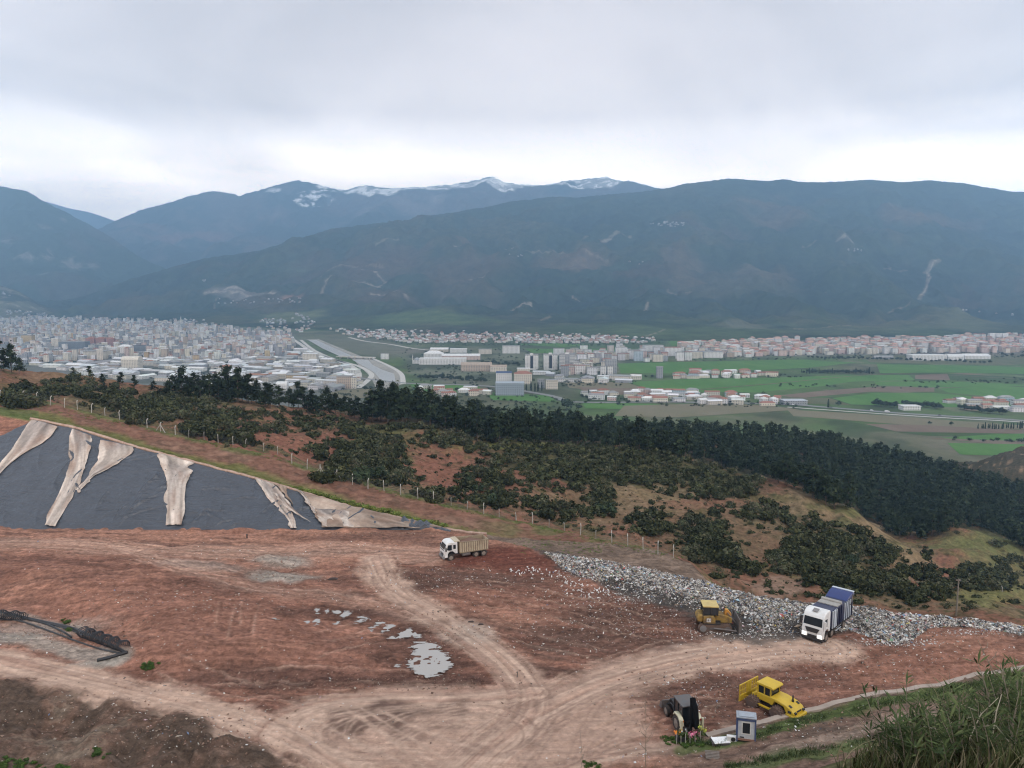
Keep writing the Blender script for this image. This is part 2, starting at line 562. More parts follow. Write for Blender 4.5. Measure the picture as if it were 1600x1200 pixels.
for pts in [[(600, 862), (612, 885), (608, 905), (640, 940)], [(580, 870), (592, 890), (600, 915), (660, 955)], [(390, 955), (380, 985), (375, 1020)], [(362, 945), (356, 1000)],
            [(490, 1010), (540, 985), (600, 965)], [(470, 1030), (560, 1000), (640, 990)], [(380, 1060), (520, 1050), (700, 1052)], [(300, 1075), (480, 1070), (720, 1066)], [(250, 1040), (400, 1075), (560, 1082)],
            [(1240, 990), (1100, 1000), (960, 1030), (860, 1075)], [(1250, 1015), (1100, 1032), (950, 1070), (830, 1130)], [(1130, 1080), (1060, 1100), (980, 1120), (880, 1170)], [(1150, 1105), (1090, 1095), (960, 1110)],
            [(0, 1022), (200, 1066), (430, 1130), (560, 1195)], [(0, 1033), (200, 1078), (420, 1142), (530, 1200)], [(600, 905), (690, 956), (790, 1018), (830, 1080), (800, 1140)], [(620, 935), (690, 970), (770, 1030), (810, 1090), (740, 1170)],
            [(1440, 1130), (1340, 1140), (1250, 1165), (1180, 1198)], [(720, 930), (850, 950), (1000, 985), (1080, 1000)], [(700, 905), (840, 925), (960, 950), (1060, 985)], [(730, 960), (860, 1000), (960, 1020)],
            [(20, 870), (200, 880), (300, 905)], [(120, 848), (300, 866), (500, 870), (660, 885)]]:
    tracks.append((wpoly(spline(pts, 5)), 0.95))
rut = np.zeros_like(x_); rim = np.zeros_like(x_)
for pts, half in tracks:
    bx0, bx1 = min(p[0] for p in pts) - 3, max(p[0] for p in pts) + 3
    by0, by1 = min(p[1] for p in pts) - 3, max(p[1] for p in pts) + 3
    m = (x_ > bx0) & (x_ < bx1) & (y_ > by0) & (y_ < by1)
    if not m.any(): continue
    d, s = line_sd(x_[m], y_[m], pts)
    wob = 0.6 + 0.4 * fbm(x_[m] / 2.5, y_[m] / 2.5, 2, 77)
    ends = smooth(half + .3, half + 1.6, np.hypot(x_[m] - pts[0][0], y_[m] - pts[0][1])) * smooth(half + .3, half + 1.6, np.hypot(x_[m] - pts[-1][0], y_[m] - pts[-1][1]))
    wob = wob * ends
    a = np.maximum(np.exp(-((s - half) / 0.17) ** 2), np.exp(-((s + half) / 0.17) ** 2))
    b = np.maximum(np.exp(-((s - half - 0.42) / 0.17) ** 2), np.exp(-((s + half + 0.42) / 0.17) ** 2))
    rut[m] = np.maximum(rut[m], a * wob); rim[m] = np.maximum(rim[m], b * wob)
h += -0.13 * rut + 0.09 * rim
# heap of waste along the far edge
waste_top = [(830, 856), (870, 866), (950, 884), (1050, 905), (1200, 936), (1300, 948), (1400, 960), (1500, 970), (1600, 981), (1900, 1008)]
waste_poly = waste_top + [(1900, 1030), (1640, 1002), (1560, 985), (1500, 978), (1450, 982), (1425, 1000), (1380, 1004), (1330, 985), (1240, 990), (1170, 984), (1130, 968), (1070, 952), (1000, 930), (930, 910), (880, 890)]
wsd = poly_sd(px_, py_, waste_poly)
wm = 1 - smooth(-6, 5, wsd + 5 * fbm(x_ / 3, y_ / 3, 3, 90))
wh = smooth(-2, 14, -wsd)
dtop, _ = line_sd(px_, py_, waste_top)
h += wm * (1.15 * wh * np.clip(1.1 - dtop / 55, 0.25, 1) + 0.35 * fbm(x_ / 2.2, y_ / 2.2, 3, 91) * wh + 0.25 * fbm(x_ / 0.8, y_ / 0.8, 2, 92))
# churned ground under the bulldozer and around
churn = np.zeros_like(x_)
for cx, cy, rx, ry in [(1000, 965, 170, 45), (1150, 1000, 90, 20), (900, 925, 100, 25), (1400, 1040, 200, 30), (1090, 1085, 90, 25), (320, 935, 120, 16), (650, 900, 120, 22)]:
    churn = np.maximum(churn, 1 - smooth(0.6, 1.3, np.sqrt(((px_ - cx) / rx) ** 2 + ((py_ - cy) / ry) ** 2) + 0.3 * fbm(x_ / 5, y_ / 5, 3, 31)))
h += churn * (0.24 * ridged(x_ / 1.2, y_ / 0.8, 3, 32) - .1)
near_top = 1 - smooth(rb - 14, rb - 2, rows[ls]) * (px_ < 740)
keep = np.where(rows[ls] > rb, 0.0, 1.0)
h = h * keep * np.where(rows[ls] < ROW0['bank'], smooth(ROW0['toe'], ROW0['bank'], rows[ls]) * 0.8, 1.0)
h = h * np.where((px_ < 745) & (rows[ls] > rb - 12), np.clip((rb - rows[ls]) / 12, 0.12, 1), 1)
h = h + (px_ < 735) * np.exp(-((rows[ls] - rb + 2.5) / 3.0) ** 2) * (.12 + .55 * np.clip(fbm(x_ / 3.5, y_ * 0 + 3, 4, 96), 0, 1))
hgt[ls] = h

# ---- hill shapes
hm = (rows > rt) * 1.0
amp = smooth(rf, rf + 20, rows)
hh = 2.4 * fbm(X / 26, Y / 26, 4, 5) + 1.6 * (ridged(X / 34 + .4, Y / 60, 2, 15) - .5) + 0.9 * ridged(X / 9, Y / 14, 3, 6) + 0.25 * fbm(X / 2.5, Y / 2.5, 3, 8)
hgt += amp * hh * np.where(rows > ROW0['wood'], 1.6, 1.0) * np.where(np.abs(rows - rc) < 12, 0.55, 1)
berm = (rows > rt) & (rows <= rf + 20)
hgt += berm * (0.22 * fbm(X / 3, Y / 3, 3, 9) + 0.10 * fbm(X / 0.9, Y / 0.9, 2, 10)) * smooth(rt, rt + 5, rows)
bankz = (rows > rb) & (rows <= rt) & (PX > 745)
hgt += bankz * 0.25 * fbm(X / 2.0, Y / 2.0, 3, 14)
front = rows < ROW0['toe']
hgt += front * (0.12 * fbm(X / 1.7, Y / 1.7, 3, 12)) * smooth(0, 6, rows)
Z = Z + hgt

# ------------------------------------------------------------------ colours of the soil (true colours, no shading)
def C(*c): return np.array(c, float)


col = np.zeros((NR, NC, 3)) + C(.21, .125, .092)


def blend(sl, m, c):
    m = m[..., None] if m.ndim == 2 else m
    col[sl] = col[sl] * (1 - m) + c * m


RED, TAN, DARK, MAROON, GREY, ORANGE, PUDMUD = C(.245, .122, .087), C(.50, .35, .268), C(.095, .053, .042), C(.135, .052, .038), C(.31, .275, .235), C(.345, .185, .13), C(.16, .09, .07)
n_big = fbm(x_ / 14, y_ / 14, 4, 20); n_mid = fbm(x_ / 3.2, y_ / 3.2, 4, 21); n_fine = fbm(x_ / .8, y_ / .6, 3, 22)
streak = fbm(x_ / 11 + 0.5 * n_big, y_ / 1.3, 4, 23)
ra, rb2 = x_ * .88 - y_ * .47, x_ * .47 + y_ * .88
streak2 = fbm(ra / 9, rb2 / .9, 4, 27)
rc_, rd_ = x_ * .94 + y_ * .34, -x_ * .34 + y_ * .94
streak3 = fbm(rc_ / 8, rd_ / .8, 4, 28)
blend(ls, 1.0 + 0 * x_, RED)
blend(ls, 0.55 * smooth(-0.1, 0.7, n_big), ORANGE)
blend(ls, 0.5 * smooth(0.0, 0.8, streak), DARK)
blend(ls, 0.45 * smooth(0.1, 0.9, -streak), ORANGE)
blend(ls, .6 * smooth(.15, .6, streak2) * smooth(-.2, .4, fbm(x_ / 20, y_ / 20, 3, 29)), DARK * 1.1)
blend(ls, .5 * smooth(.2, .6, streak3) * smooth(.2, -.4, fbm(x_ / 20, y_ / 20, 3, 29)), DARK * 1.2)


def ellm(cx, cy, rx, ry, soft=0.5, seed=50, rough=0.45):
    d = np.sqrt(((px_ - cx) / rx) ** 2 + ((py_ - cy) / ry) ** 2) + rough * fbm(x_ / 4, y_ / 4, 4, seed)
    return 1 - smooth(1 - soft, 1 + soft, d)


# the upper terrace, paler and orange, with streaks
up = 1 - smooth(-8, 10, poly_sd(px_, py_, [(-300, 826), (700, 830), (690, 870), (500, 880), (300, 872), (100, 880), (-300, 895)]) + 8 * n_mid)
blend(ls, 0.6 * up, ORANGE * 1.05)
blend(ls, up * 0.6 * smooth(0.15, 0.6, streak), DARK * 1.2)
# maroon fresh soil
blend(ls, 0.9 * ellm(800, 876, 95, 20), MAROON)
blend(ls, 0.8 * ellm(740, 868, 60, 10), MAROON)
blend(ls, 0.75 * ellm(890, 887, 40, 10), MAROON)
blend(ls, 0.5 * ellm(360, 1010, 330, 70, 0.6), RED * 1.02)
for cx, cy, rx, ry, a in [(600, 840, 110, 7, .7), (430, 905, 60, 12, .5), (300, 935, 120, 14, .45), (680, 905, 130, 14, .85), (880, 920, 120, 18, .5), (960, 955, 130, 28, .8), (1120, 1000, 100, 16, .65), (930, 1005, 120, 22, .6), (860, 1060, 80, 14, .55), (1060, 1075, 100, 26, .6), (1160, 1120, 60, 30, .55), (1330, 1020, 150, 18, .65), (450, 1065, 230, 13, .75), (690, 1062, 90, 10, .85), (690, 985, 60, 28, .6), (640, 960, 90, 9, .5), (1250, 1050, 80, 20, .4)]:
    blend(ls, a * ellm(cx, cy, rx, ry, 0.6, 51 + int(cx) % 7), DARK if cy > 930 else DARK * 1.15)
for cx, cy, rx, ry, a in [(965, 985, 190, 52, .5), (1080, 1085, 120, 40, .6), (1190, 1130, 60, 24, .5), (690, 905, 150, 20, .5), (850, 1010, 100, 40, .35)]:
    blend(ls, a * ellm(cx, cy, rx, ry, .6, 59) * smooth(-.6, .3, streak2 + .4 * n_mid), C(.115, .072, .056))
blend(ls, 0.75 * ellm(1470, 1040, 170, 40), RED * 1.08)
blend(ls, 0.5 * ellm(1500, 1000, 90, 14), ORANGE * .85)
blend(ls, 0.65 * ellm(980, 915, 75, 14), RED * 1.15)
blend(ls, 0.5 * ellm(820, 940, 110, 18), RED * 1.1)
# the red basin bank above the pipes
blend(ls, 0.85 * ellm(150, 965, 170, 34, 0.4), RED * 1.0)
blend(ls, 0.7 * ellm(110, 1005, 90, 12), ORANGE * 0.9)
blend(ls, heap * 0.9, C(.13, .085, .063))
blend(ls, heap * 0.85 * smooth(-0.1, 0.4, n_mid), C(.088, .063, .048))
blend(ls, heap * 0.6 * smooth(0.2, 0.8, -n_mid), C(.21, .165, .125))
# gravel and pale clay
for cx, cy, rx, ry, a in [(430, 879, 42, 9, .8), (440, 906, 52, 8, .8), (80, 985, 105, 10, .5), (320, 893, 60, 9, .35), (735, 992, 34, 12, .7), (1250, 1003, 70, 10, .5), (1110, 1018, 80, 9, .35)]:
    blend(ls, a * ellm(cx, cy, rx, ry, 0.5, 55), GREY)
for pts, w, a in [([(-80, 985), (40, 992), (100, 1003), (150, 1022), (190, 1028)], 1.4, .75), ([(-80, 955), (20, 960), (120, 978)], 1.0, .55), ([(110, 1035), (160, 1034), (195, 1028)], .5, .8)]:
    d, _ = line_sd(x_, y_, wpoly(pts))
    blend(ls, a * (1 - smooth(w * .5, w * 1.4, d + .5 * n_mid)), GREY)
# roads
blend(ls, roadm * 0.88, TAN)
blend(ls, roadm * 0.25 * smooth(0.1, 0.7, streak + 0.3 * n_mid), C(.30, .20, .155))
blend(ls, roadm * ellm(740, 990, 40, 18) * .5, GREY)
for k, (dd, ss) in road_d.items():
    w = road_px[k][1]
    near = (1 - smooth(w * .7, w * 1.5, dd)) * {'upper': .4, 'upper2': .5}.get(k, 1)
    al = fbm(ss / .42 + 50, (x_ + y_) / 26, 3, 120)
    blend(ls, near * .5 * smooth(.1, .5, al), C(.27, .175, .135))
    blend(ls, near * .55 * smooth(.1, .5, -al), TAN * 1.12)
    al = fbm(ss / .9 + 80, (x_ - y_) / 30, 3, 121)
    blend(ls, near * .3 * smooth(.1, .5, al), RED * 1.2)
# dark centre of the turning place
for cx, cy, rx, ry, a in [(572, 1122, 78, 22, .9), (640, 1110, 95, 11, .75), (745, 1100, 85, 9, .55), (525, 1140, 26, 20, .6), (620, 1150, 58, 12, .55), (742, 1172, 26, 8, .4), (690, 1130, 60, 12, .35)]:
    blend(ls, a * ellm(cx, cy, rx, ry, .45, 58) * smooth(-.55, .15, n_mid), C(.135, .085, .068))
marks = []
rm = random.Random(3)
for q in [[(540, 1100), (600, 1140), (660, 1186)], [(562, 1098), (622, 1132), (700, 1176)], [(503, 1122), (560, 1150), (630, 1182)], [(792, 1092), (700, 1099), (606, 1137)], [(782, 1100), (692, 1112), (616, 1152)], [(772, 1107), (702, 1125), (648, 1164)], [(722, 1092), (640, 1104), (576, 1132)], [(700, 1091), (600, 1099), (522, 1124), (504, 1150), (530, 1178)], [(760, 1089), (620, 1095), (490, 1117), (472, 1145), (498, 1177), (560, 1202)], [(660, 1094), (570, 1108), (540, 1128), (548, 1150), (600, 1172)], [(735, 1110), (650, 1126), (590, 1162)], [(560, 1110), (640, 1160), (720, 1190)], [(590, 1100), (660, 1130), (740, 1158)]]:
    for off in (0, 7):
        marks.append(([(x + off * .7, y + off * .55) for x, y in q], .17, 1))
for k in range(16):
    cx, cy = 600 + rm.uniform(-25, 25), 1138 + rm.uniform(-5, 5); f = rm.uniform(.45, 1.35)
    marks.append(([(cx + 105 * f * math.cos(R(a)), cy + 36 * f * math.sin(R(a))) for a in range(95, 275, 15)], .14, k % 2))
for k in range(12):
    cx, cy = 715 + rm.uniform(-25, 25), 1136 + rm.uniform(-5, 5); f = rm.uniform(.5, 1.3)
    marks.append(([(cx + 95 * f * math.cos(R(a)), cy + 34 * f * math.sin(R(a))) for a in range(-95, 70, 15)], .13, k % 2))
for q in [[(430, 1120), (520, 1180), (600, 1230)], [(850, 1075), (860, 1110), (800, 1170)], [(960, 1060), (880, 1100), (820, 1190)], [(1000, 1062), (930, 1092), (880, 1190)], [(1040, 1050), (940, 1078), (850, 1140), (790, 1210)], [(1010, 1100), (950, 1130), (900, 1185)], [(1030, 1130), (960, 1150), (870, 1200)]]:
    for off in (0, 9):
        marks.append(([(x + off, y + off * .4) for x, y in q], .16, 0))
for q, wd, kd in marks:
    wl = wpoly(spline(q, 4))
    bx0, bx1 = min(p[0] for p in wl) - 1, max(p[0] for p in wl) + 1; by0, by1 = min(p[1] for p in wl) - 1, max(p[1] for p in wl) + 1
    m = (x_ > bx0) & (x_ < bx1) & (y_ > by0) & (y_ < by1)
    d, _ = line_sd(x_[m], y_[m], wl)
    a = (np.exp(-(d / wd) ** 2) * (.65 + .35 * fbm(x_[m] / 1.5, y_[m] / 1.5, 2, 130)))[:, None] * (.75 if kd else .5)
    sub_ = col[ls]
    sub_[m] = sub_[m] * (1 - a) + (TAN * .92 if kd else C(.24, .155, .12)) * a
blend(ls, np.clip(rut, 0, 1) * 0.55, np.where(roadm[..., None] > 0.4, C(.27, .175, .135), C(.10, .06, .047)))
blend(ls, np.clip(rim, 0, 1) * 0.35, TAN * 1.05)
# wet soil round the puddles
for cx, cy, rx, ry in [(660, 1030, 62, 38), (630, 990, 34, 16), (565, 968, 60, 14), (490, 965, 50, 12), (610, 1034, 30, 10)]:
    blend(ls, .75 * ellm(cx, cy, rx, ry, .4, 57, .6), C(.10, .055, .042))
# waste ground
blend(ls, wm * 0.9, C(.085, .078, .072))
dk = 1 - smooth(-8, 10, poly_sd(px_, py_, [(930, 895), (1060, 925), (1160, 950), (1250, 955), (1250, 1000), (1180, 1000), (1120, 985), (1040, 940), (960, 920)]) + 10 * n_mid)
blend(ls, dk * 0.85, C(.075, .068, .062))
blend(ls, 0.6 * ellm(1190, 990, 80, 12), C(.085, .072, .064))
# the curb-side bank, track and verge
bk = (rows[ls] < ROW0['curb'] + 1) * smooth(930, 1120, px_ + 40 * n_mid)
blend(ls, bk * 0.8, C(.155, .108, .084))
blend(ls, bk * 0.7 * smooth(0, .6, n_mid), C(.10, .075, .058))
d, _ = line_sd(px_, py_, [(1900, 1060), (1500, 1105), (1300, 1150), (1200, 1180), (1120, 1215)])
blend(ls, bk * 0.75 * (1 - smooth(3, 14, d + 5 * n_mid)), C(.27, .20, .155))
d, _ = line_sd(px_, py_, [(1900, 1000), (1600, 1055), (1500, 1073), (1400, 1093), (1260, 1123), (1150, 1155), (1060, 1172)])
blend(ls, bk * 0.9 * (1 - smooth(4, 11, d + 6 * n_mid)), C(.075, .105, .035))
d, _ = line_sd(px_, py_, [(1900, 1090), (1480, 1130), (1300, 1170), (1140, 1200)])
blend(ls, bk * 0.8 * (1 - smooth(3, 12, d + 9 * n_mid)), C(.07, .10, .035))

ls0, roadm_a = ls, np.clip(roadm, 0, 1)
# hills
hs = slice(rt, NR)
px_, py_, x_, y_ = PX[hs], PY[hs], X[hs], Y[hs]
r_ = rows[hs]
n_big = fbm(x_ / 30, y_ / 30, 4, 70); n_mid = fbm(x_ / 7, y_ / 7, 4, 71); n_fine = fbm(x_ / 1.6, y_ / 1.6, 3, 72)
HRED, HTAN, GRASS, LIME, SCRUB = C(.205, .095, .066), C(.19, .135, .082), C(.085, .095, .038), C(.13, .145, .042), C(.045, .052, .028)
blend(hs, 1.0 + 0 * x_, HTAN * .85)
blend(hs, smooth(-.3, .4, n_big) * .8, HRED)
blend(hs, smooth(.05, .6, n_mid) * .6, GRASS)
blend(hs, smooth(.0, .7, n_fine) * .6, SCRUB)
for cx, cy, rx, ry, a, c in [(930, 735, 190, 40, .85, C(.055, .058, .028)), (1110, 755, 90, 26, .8, C(.055, .058, .028)), (560, 712, 80, 34, .7, C(.06, .058, .03)), (1320, 860, 90, 36, .7, C(.06, .06, .03)), (240, 635, 110, 24, .6, C(.06, .06, .03)), (1110, 850, 50, 30, .6, C(.06, .06, .03)), (440, 690, 120, 30, .9, HRED), (690, 735, 70, 30, .9, HRED), (800, 760, 130, 16, .8, HRED), (560, 655, 60, 10, .8, HRED * .8), (1000, 785, 150, 30, .75, HTAN), (1130, 790, 80, 14, .6, HRED), (1230, 760, 40, 16, .8, HRED * 1.1), (1160, 830, 120, 40, .6, HTAN * .8), (1470, 905, 30, 40, .8, HRED), (1430, 880, 35, 22, .6, HTAN), (1270, 785, 60, 14, .7, HTAN * 1.15), (1370, 828, 40, 14, .7, HTAN * 1.1), (1430, 868, 40, 14, .7, HTAN * 1.05), (1540, 930, 70, 20, .8, C(.15, .15, .06)), (1340, 800, 60, 8, .7, C(.15, .15, .06)), (60, 600, 120, 22, .6, HRED * .9), (130, 590, 120, 8, .6, HTAN), (1540, 845, 90, 20, .8, C(.115, .125, .05)), (1580, 880, 80, 30, .7, C(.11, .12, .05)), (1000, 690, 260, 10, .4, GRASS), (1215, 910, 40, 14, .85, C(.25, .165, .12)), (610, 672, 50, 10, .7, C(.14, .14, .055)), (870, 700, 130, 6, .7, C(.15, .165, .05)), (1580, 720, 60, 18, .8, C(.17, .12, .09)), (1390, 730, 220, 60, .6, C(.05, .05, .03)), (950, 665, 400, 18, .6, C(.05, .05, .03))]:
    d = np.sqrt(((px_ - cx) / rx) ** 2 + ((py_ - cy) / ry) ** 2) + .5 * n_mid + .25 * n_fine
    blend(hs, a * (1 - smooth(.6, 1.3, d)) * (r_ > rf - rt + rt + 2), c)
blend(hs, (r_ > ROW0['dip']) * 0.7, C(.045, .042, .026))
blend(hs, (r_ > ROW0['dip']) * 0.7 * smooth(0.45, .8, n_mid), C(.30, .19, .12))
# strip between liner and fence: worn road, grass, red bank
s0 = (r_ <= ROW0['fence'] + 4)
f = np.clip((r_ - rt) / (rf - rt), 0, 1.2)
blend(hs, s0 * 1.0, C(.185, .098, .07))
blend(hs, s0 * .6 * smooth(0, .7, n_mid), C(.23, .14, .10))
blend(hs, s0 * .5 * smooth(.1, .6, n_fine), C(.10, .065, .047))
blend(hs, s0 * (1 - smooth(.05, .32, np.abs(f - .17) + .16 * n_mid)) * .85 * (1 - smooth(740, 840, px_ + 30 * n_mid)), C(.13, .135, .048))
blend(hs, s0 * smooth(.82, .98, f + .12 * n_mid) * .85, C(.10, .115, .045))
blend(hs, s0 * smooth(740, 860, px_ + 40 * n_mid) * .6 * smooth(.0, .6, n_mid), C(.09, .11, .04))
blend(hs, s0 * (px_ < 60) * (f < .5) * .8, C(.10, .12, .045))
bz = (rows > rb) & (rows <= rt) & (PX > 760)
col[bz] = C(.165, .118, .09) * (1 + .25 * fbm(X / 2, Y / 4, 3, 88))[bz][:, None]
# open slope under the camera
fr = slice(0, ROW0['toe'])
nf = fbm(X[fr] / 1.2, Y[fr] / 1.2, 4, 95)
col[fr] = C(.12, .10, .06)
blend(fr, smooth(-.1, .5, nf), C(.075, .09, .035))
blend(fr, smooth(.2, .7, -nf) * .7, C(.17, .12, .09))
col *= (1 + 0.12 * fbm(X / 0.9, Y / 0.7, 3, 99))[..., None]
col = np.clip(col, 0.015, 0.8)

def mat_soil(name):
    """soil colour of the sheet, broken up by crumbs, clods and scrape marks"""
    m, nt, p = new_mat(name)
    at = nt.nodes.new("ShaderNodeAttribute"); at.attribute_name = "col"
    tc = nt.nodes.new("ShaderNodeTexCoord")

    def noise(scale, detail, rough, stretch=None, rot=0, dist=0.0):
        n = nt.nodes.new("ShaderNodeTexNoise"); n.inputs["Scale"].default_value = scale; n.inputs["Detail"].default_value = detail
        n.inputs["Roughness"].default_value = rough; n.inputs["Distortion"].default_value = dist
        if stretch:
            mp = nt.nodes.new("ShaderNodeMapping"); mp.inputs["Scale"].default_value = stretch; mp.inputs["Rotation"].default_value = (0, 0, R(rot))
            L(nt, tc.outputs["Object"], mp.inputs[0]); L(nt, mp.outputs[0], n.inputs["Vector"])
        else:
            L(nt, tc.outputs["Object"], n.inputs["Vector"])
        return n.outputs["Fac"]

    def rng(v, a, b, c, d):
        r_ = nt.nodes.new("ShaderNodeMapRange"); L(nt, v, r_.inputs["Value"])
        for k, q in zip(("From Min", "From Max", "To Min", "To Max"), (a, b, c, d)): r_.inputs[k].default_value = q
        return r_.outputs["Result"]

    def mul(a, b):
        n = nt.nodes.new("ShaderNodeMath"); n.operation = 'MULTIPLY'; L(nt, a, n.inputs[0]); L(nt, b, n.inputs[1]); return n.outputs[0]
    n1 = noise(1.5, 8, .75)
    f = mul(rng(n1, .36, .66, .62, 1.35), rng(noise(.9, 5, .7, (.16, 1.5, 1), 12, .6), .38, .62, .80, 1.2))
    f = mul(f, rng(noise(.9, 5, .7, (.18, 1.4, 1), -35, .6), .40, .60, .85, 1.15))
    f = mul(f, rng(noise(5.0, 3, .6), .62, .74, 1.0, .45))
    f = mul(f, rng(noise(4.2, 3, .6), .64, .76, 1.0, 1.7))
    mm = nt.nodes.new("ShaderNodeMix"); mm.data_type = 'RGBA'; mm.blend_type = 'MULTIPLY'; L(nt, at.outputs["Alpha"], mm.inputs[0])
    L(nt, at.outputs["Color"], mm.inputs[6]); L(nt, f, mm.inputs[7]); L(nt, mm.outputs[2], p.inputs["Base Color"])
    p.inputs["Roughness"].default_value = 1; p.inputs["Specular IOR Level"].default_value = .03
    b = nt.nodes.new("ShaderNodeBump"); b.inputs["Strength"].default_value = 1.0; b.inputs["Distance"].default_value = .16
    L(nt, n1, b.inputs["Height"]); L(nt, b.outputs["Normal"], p.inputs["Normal"])
    return m


M_SOIL = mat_soil("soil")
M_HILL = mat_attr("hill_soil", rough=1.0, var=0.5, scale=0.55, bump=0.35, bscale=0.6, spec=0.0)
VV = np.stack([X, Y, Z], -1)
cut = rt
rough = np.ones((NR, NC, 1)); rough[ls0, :, 0] -= .6 * roadm_a
ground = link_mesh("ground", np_mesh("ground", VV[:cut + 1].reshape(-1, 3), grid_faces(cut + 1, NC), np.concatenate([col, rough], -1)[:cut + 1].reshape(-1, 4)), M_SOIL)
tag(ground, kind="structure")
hills = link_mesh("hillside", np_mesh("hillside", VV[cut:].reshape(-1, 3), grid_faces(NR - cut, NC), col[cut:].reshape(-1, 3)), M_HILL)
tag(hills, kind="structure")

# ------------------------------------------------------------------ finding points on the ground
bpy.context.view_layer.update()
DG = bpy.context.evaluated_depsgraph_get()
ORG = Vector((0, 0, CAM_H))


def pick(px, py, obs=None):
    """the point of the terrain seen at a point of the photograph"""
    d = Vector(ray(px, py)).normalized()
    best = None
    for o in (obs or (ground, hills)):
        ok, loc, nor, _ = o.ray_cast(ORG, d, depsgraph=DG)
        if ok and (best is None or (loc - ORG).length < (best[0] - ORG).length):
            best = (loc, nor, o)
    return best


def ground_z(x, y, default=None):
    best = None
    for o in (ground, hills):
        ok, loc, nor, _ = o.ray_cast(Vector((x, y, 400)), Vector((0, 0, -1)), depsgraph=DG)
        if ok and (best is None or loc.z > best): best = loc.z
    return default if best is None else best


def put(px, py):
    b = pick(px, py)
    if b is None:
        return Vector(at_z(px, py, 0))
    return b[0]
# ------------------------------------------------------------------ valley floor
def far_sheet(name, rowdefs, nc, x0, x1, noise_fn, col_fn, mat, softrows=3, sig=14):
    """loft of measured lines, near to far; every line is (px, py, depth) points"""
    global PXS
    keep = PXS
    PXS = np.linspace(x0, x1, nc)
    cs = [(curve(p, sg), k) for p, k, sg in rowdefs]
    PXS = keep
    bl = []; idx = []
    for i, ((a, _), (b, k)) in enumerate(zip(cs[:-1], cs[1:])):
        t = (np.arange(k) / k)[:, None, None]
        bl.append(a[None] * (1 - t) + b[None] * t); idx += [i + q / k for q in range(k)]
    bl.append(cs[-1][0][None]); idx.append(len(cs) - 1)
    Q = np.concatenate(bl, 0); s = np.array(idx)[:, None] * np.ones((1, nc))
    last = len(cs) - 1
    for _ in range(softrows):
        B = Q.copy(); B[1:-1] = (Q[:-2] + 2 * Q[1:-1] + Q[2:]) / 4
        m = (np.abs(s - last) > .3) if last > 0 else s > 0
        Q = np.where(m[..., None], B, Q)
    qx, qy = to_px(Q[..., 0], Q[..., 1], Q[..., 2])
    Q[..., 2] += noise_fn(Q[..., 0], Q[..., 1], Q[..., 2], s)
    c = np.clip(col_fn(Q[..., 0], Q[..., 1], Q[..., 2], qx, qy, s), 0.004, .9)
    o = link_mesh(name, np_mesh(name, Q.reshape(-1, 3), grid_faces(Q.shape[0], nc), c.reshape(-1, 3)), mat)
    tag(o, kind="structure")
    return o


def mixc(c, m, k):
    m = np.clip(m, 0, 1)[..., None]
    return c * (1 - m) + np.asarray(k, float) * m


M_FAR = mat_attr("far_slopes", rough=1.0, var=0.45, scale=0.012, bump=0.0, spec=0.0)
M_FIELD = mat_attr("valley_soil", rough=1.0, var=0.25, scale=0.02, spec=0.05)


def vz(pts): return [(a, b, d_at_z(a, b, VALLEY)) for a, b in pts]


vd = [(-900, 500), (80, 499), (300, 506), (500, 514), (700, 521), (900, 526), (1050, 533), (1200, 533), (1400, 527), (1600, 524), (2500, 522)]


def val_col(x, y, z, qx, qy, s):
    c = np.zeros(x.shape + (3,)) + C(.082, .125, .046)
    n = fbm(x / 260, y / 260, 4, 201); m = fbm(x / 60, y / 90, 4, 202)
    c = mixc(c, smooth(.05, .6, n) * .8, C(.13, .115, .08))
    c = mixc(c, smooth(.1, .6, m) * .7, C(.05, .065, .035))
    c = mixc(c, smooth(.25, .7, -m) * .5, C(.19, .17, .13))
    # the town ground, grey and pale between the houses
    t = 1 - smooth(-10, 18, poly_sd(qx, qy, [(-900, 488), (80, 494), (300, 505), (455, 520), (470, 540), (560, 590), (640, 640), (-900, 700)]))
    c = mixc(c, t * .8, C(.145, .14, .135)); c = mixc(c, t * smooth(0, .5, m) * .8, C(.06, .068, .05))
    t = 1 - smooth(-4, 6, poly_sd(qx, qy, [(1040, 545), (1200, 533), (1400, 530), (1620, 525), (2500, 523), (2500, 556), (1600, 552), (1400, 556), (1200, 556), (1040, 556)]))
    c = mixc(c, t * .8, C(.15, .135, .125))
    t = 1 - smooth(-5, 9, poly_sd(qx, qy, [(470, 525), (600, 528), (640, 545), (650, 560), (560, 553), (500, 535)]))
    c = mixc(c, t * .75, C(.145, .14, .11))
    t = 1 - smooth(-5, 9, poly_sd(qx, qy, [(640, 545), (800, 545), (1000, 555), (960, 590), (880, 615), (760, 620), (640, 580)]))
    c = mixc(c, t * .55, C(.16, .15, .13)); c = mixc(c, t * smooth(-.1, .4, m) * .7, C(.05, .062, .036))
    t = 1 - smooth(-4, 8, poly_sd(qx, qy, [(500, 512), (700, 515), (900, 522), (1040, 530), (980, 542), (700, 540), (560, 526)]))
    c = mixc(c, t * .65, C(.055, .072, .04))
    t = 1 - smooth(-4, 8, poly_sd(qx, qy, [(880, 540), (1080, 528), (1200, 530), (1200, 540), (960, 552)]))
    c = mixc(c, t * .6, C(.07, .12, .05))
    t = 1 - smooth(-6, 10, poly_sd(qx, qy, [(560, 600), (900, 600), (900, 660), (560, 660)]))
    c = mixc(c, t * .5, C(.075, .085, .045))
    return c


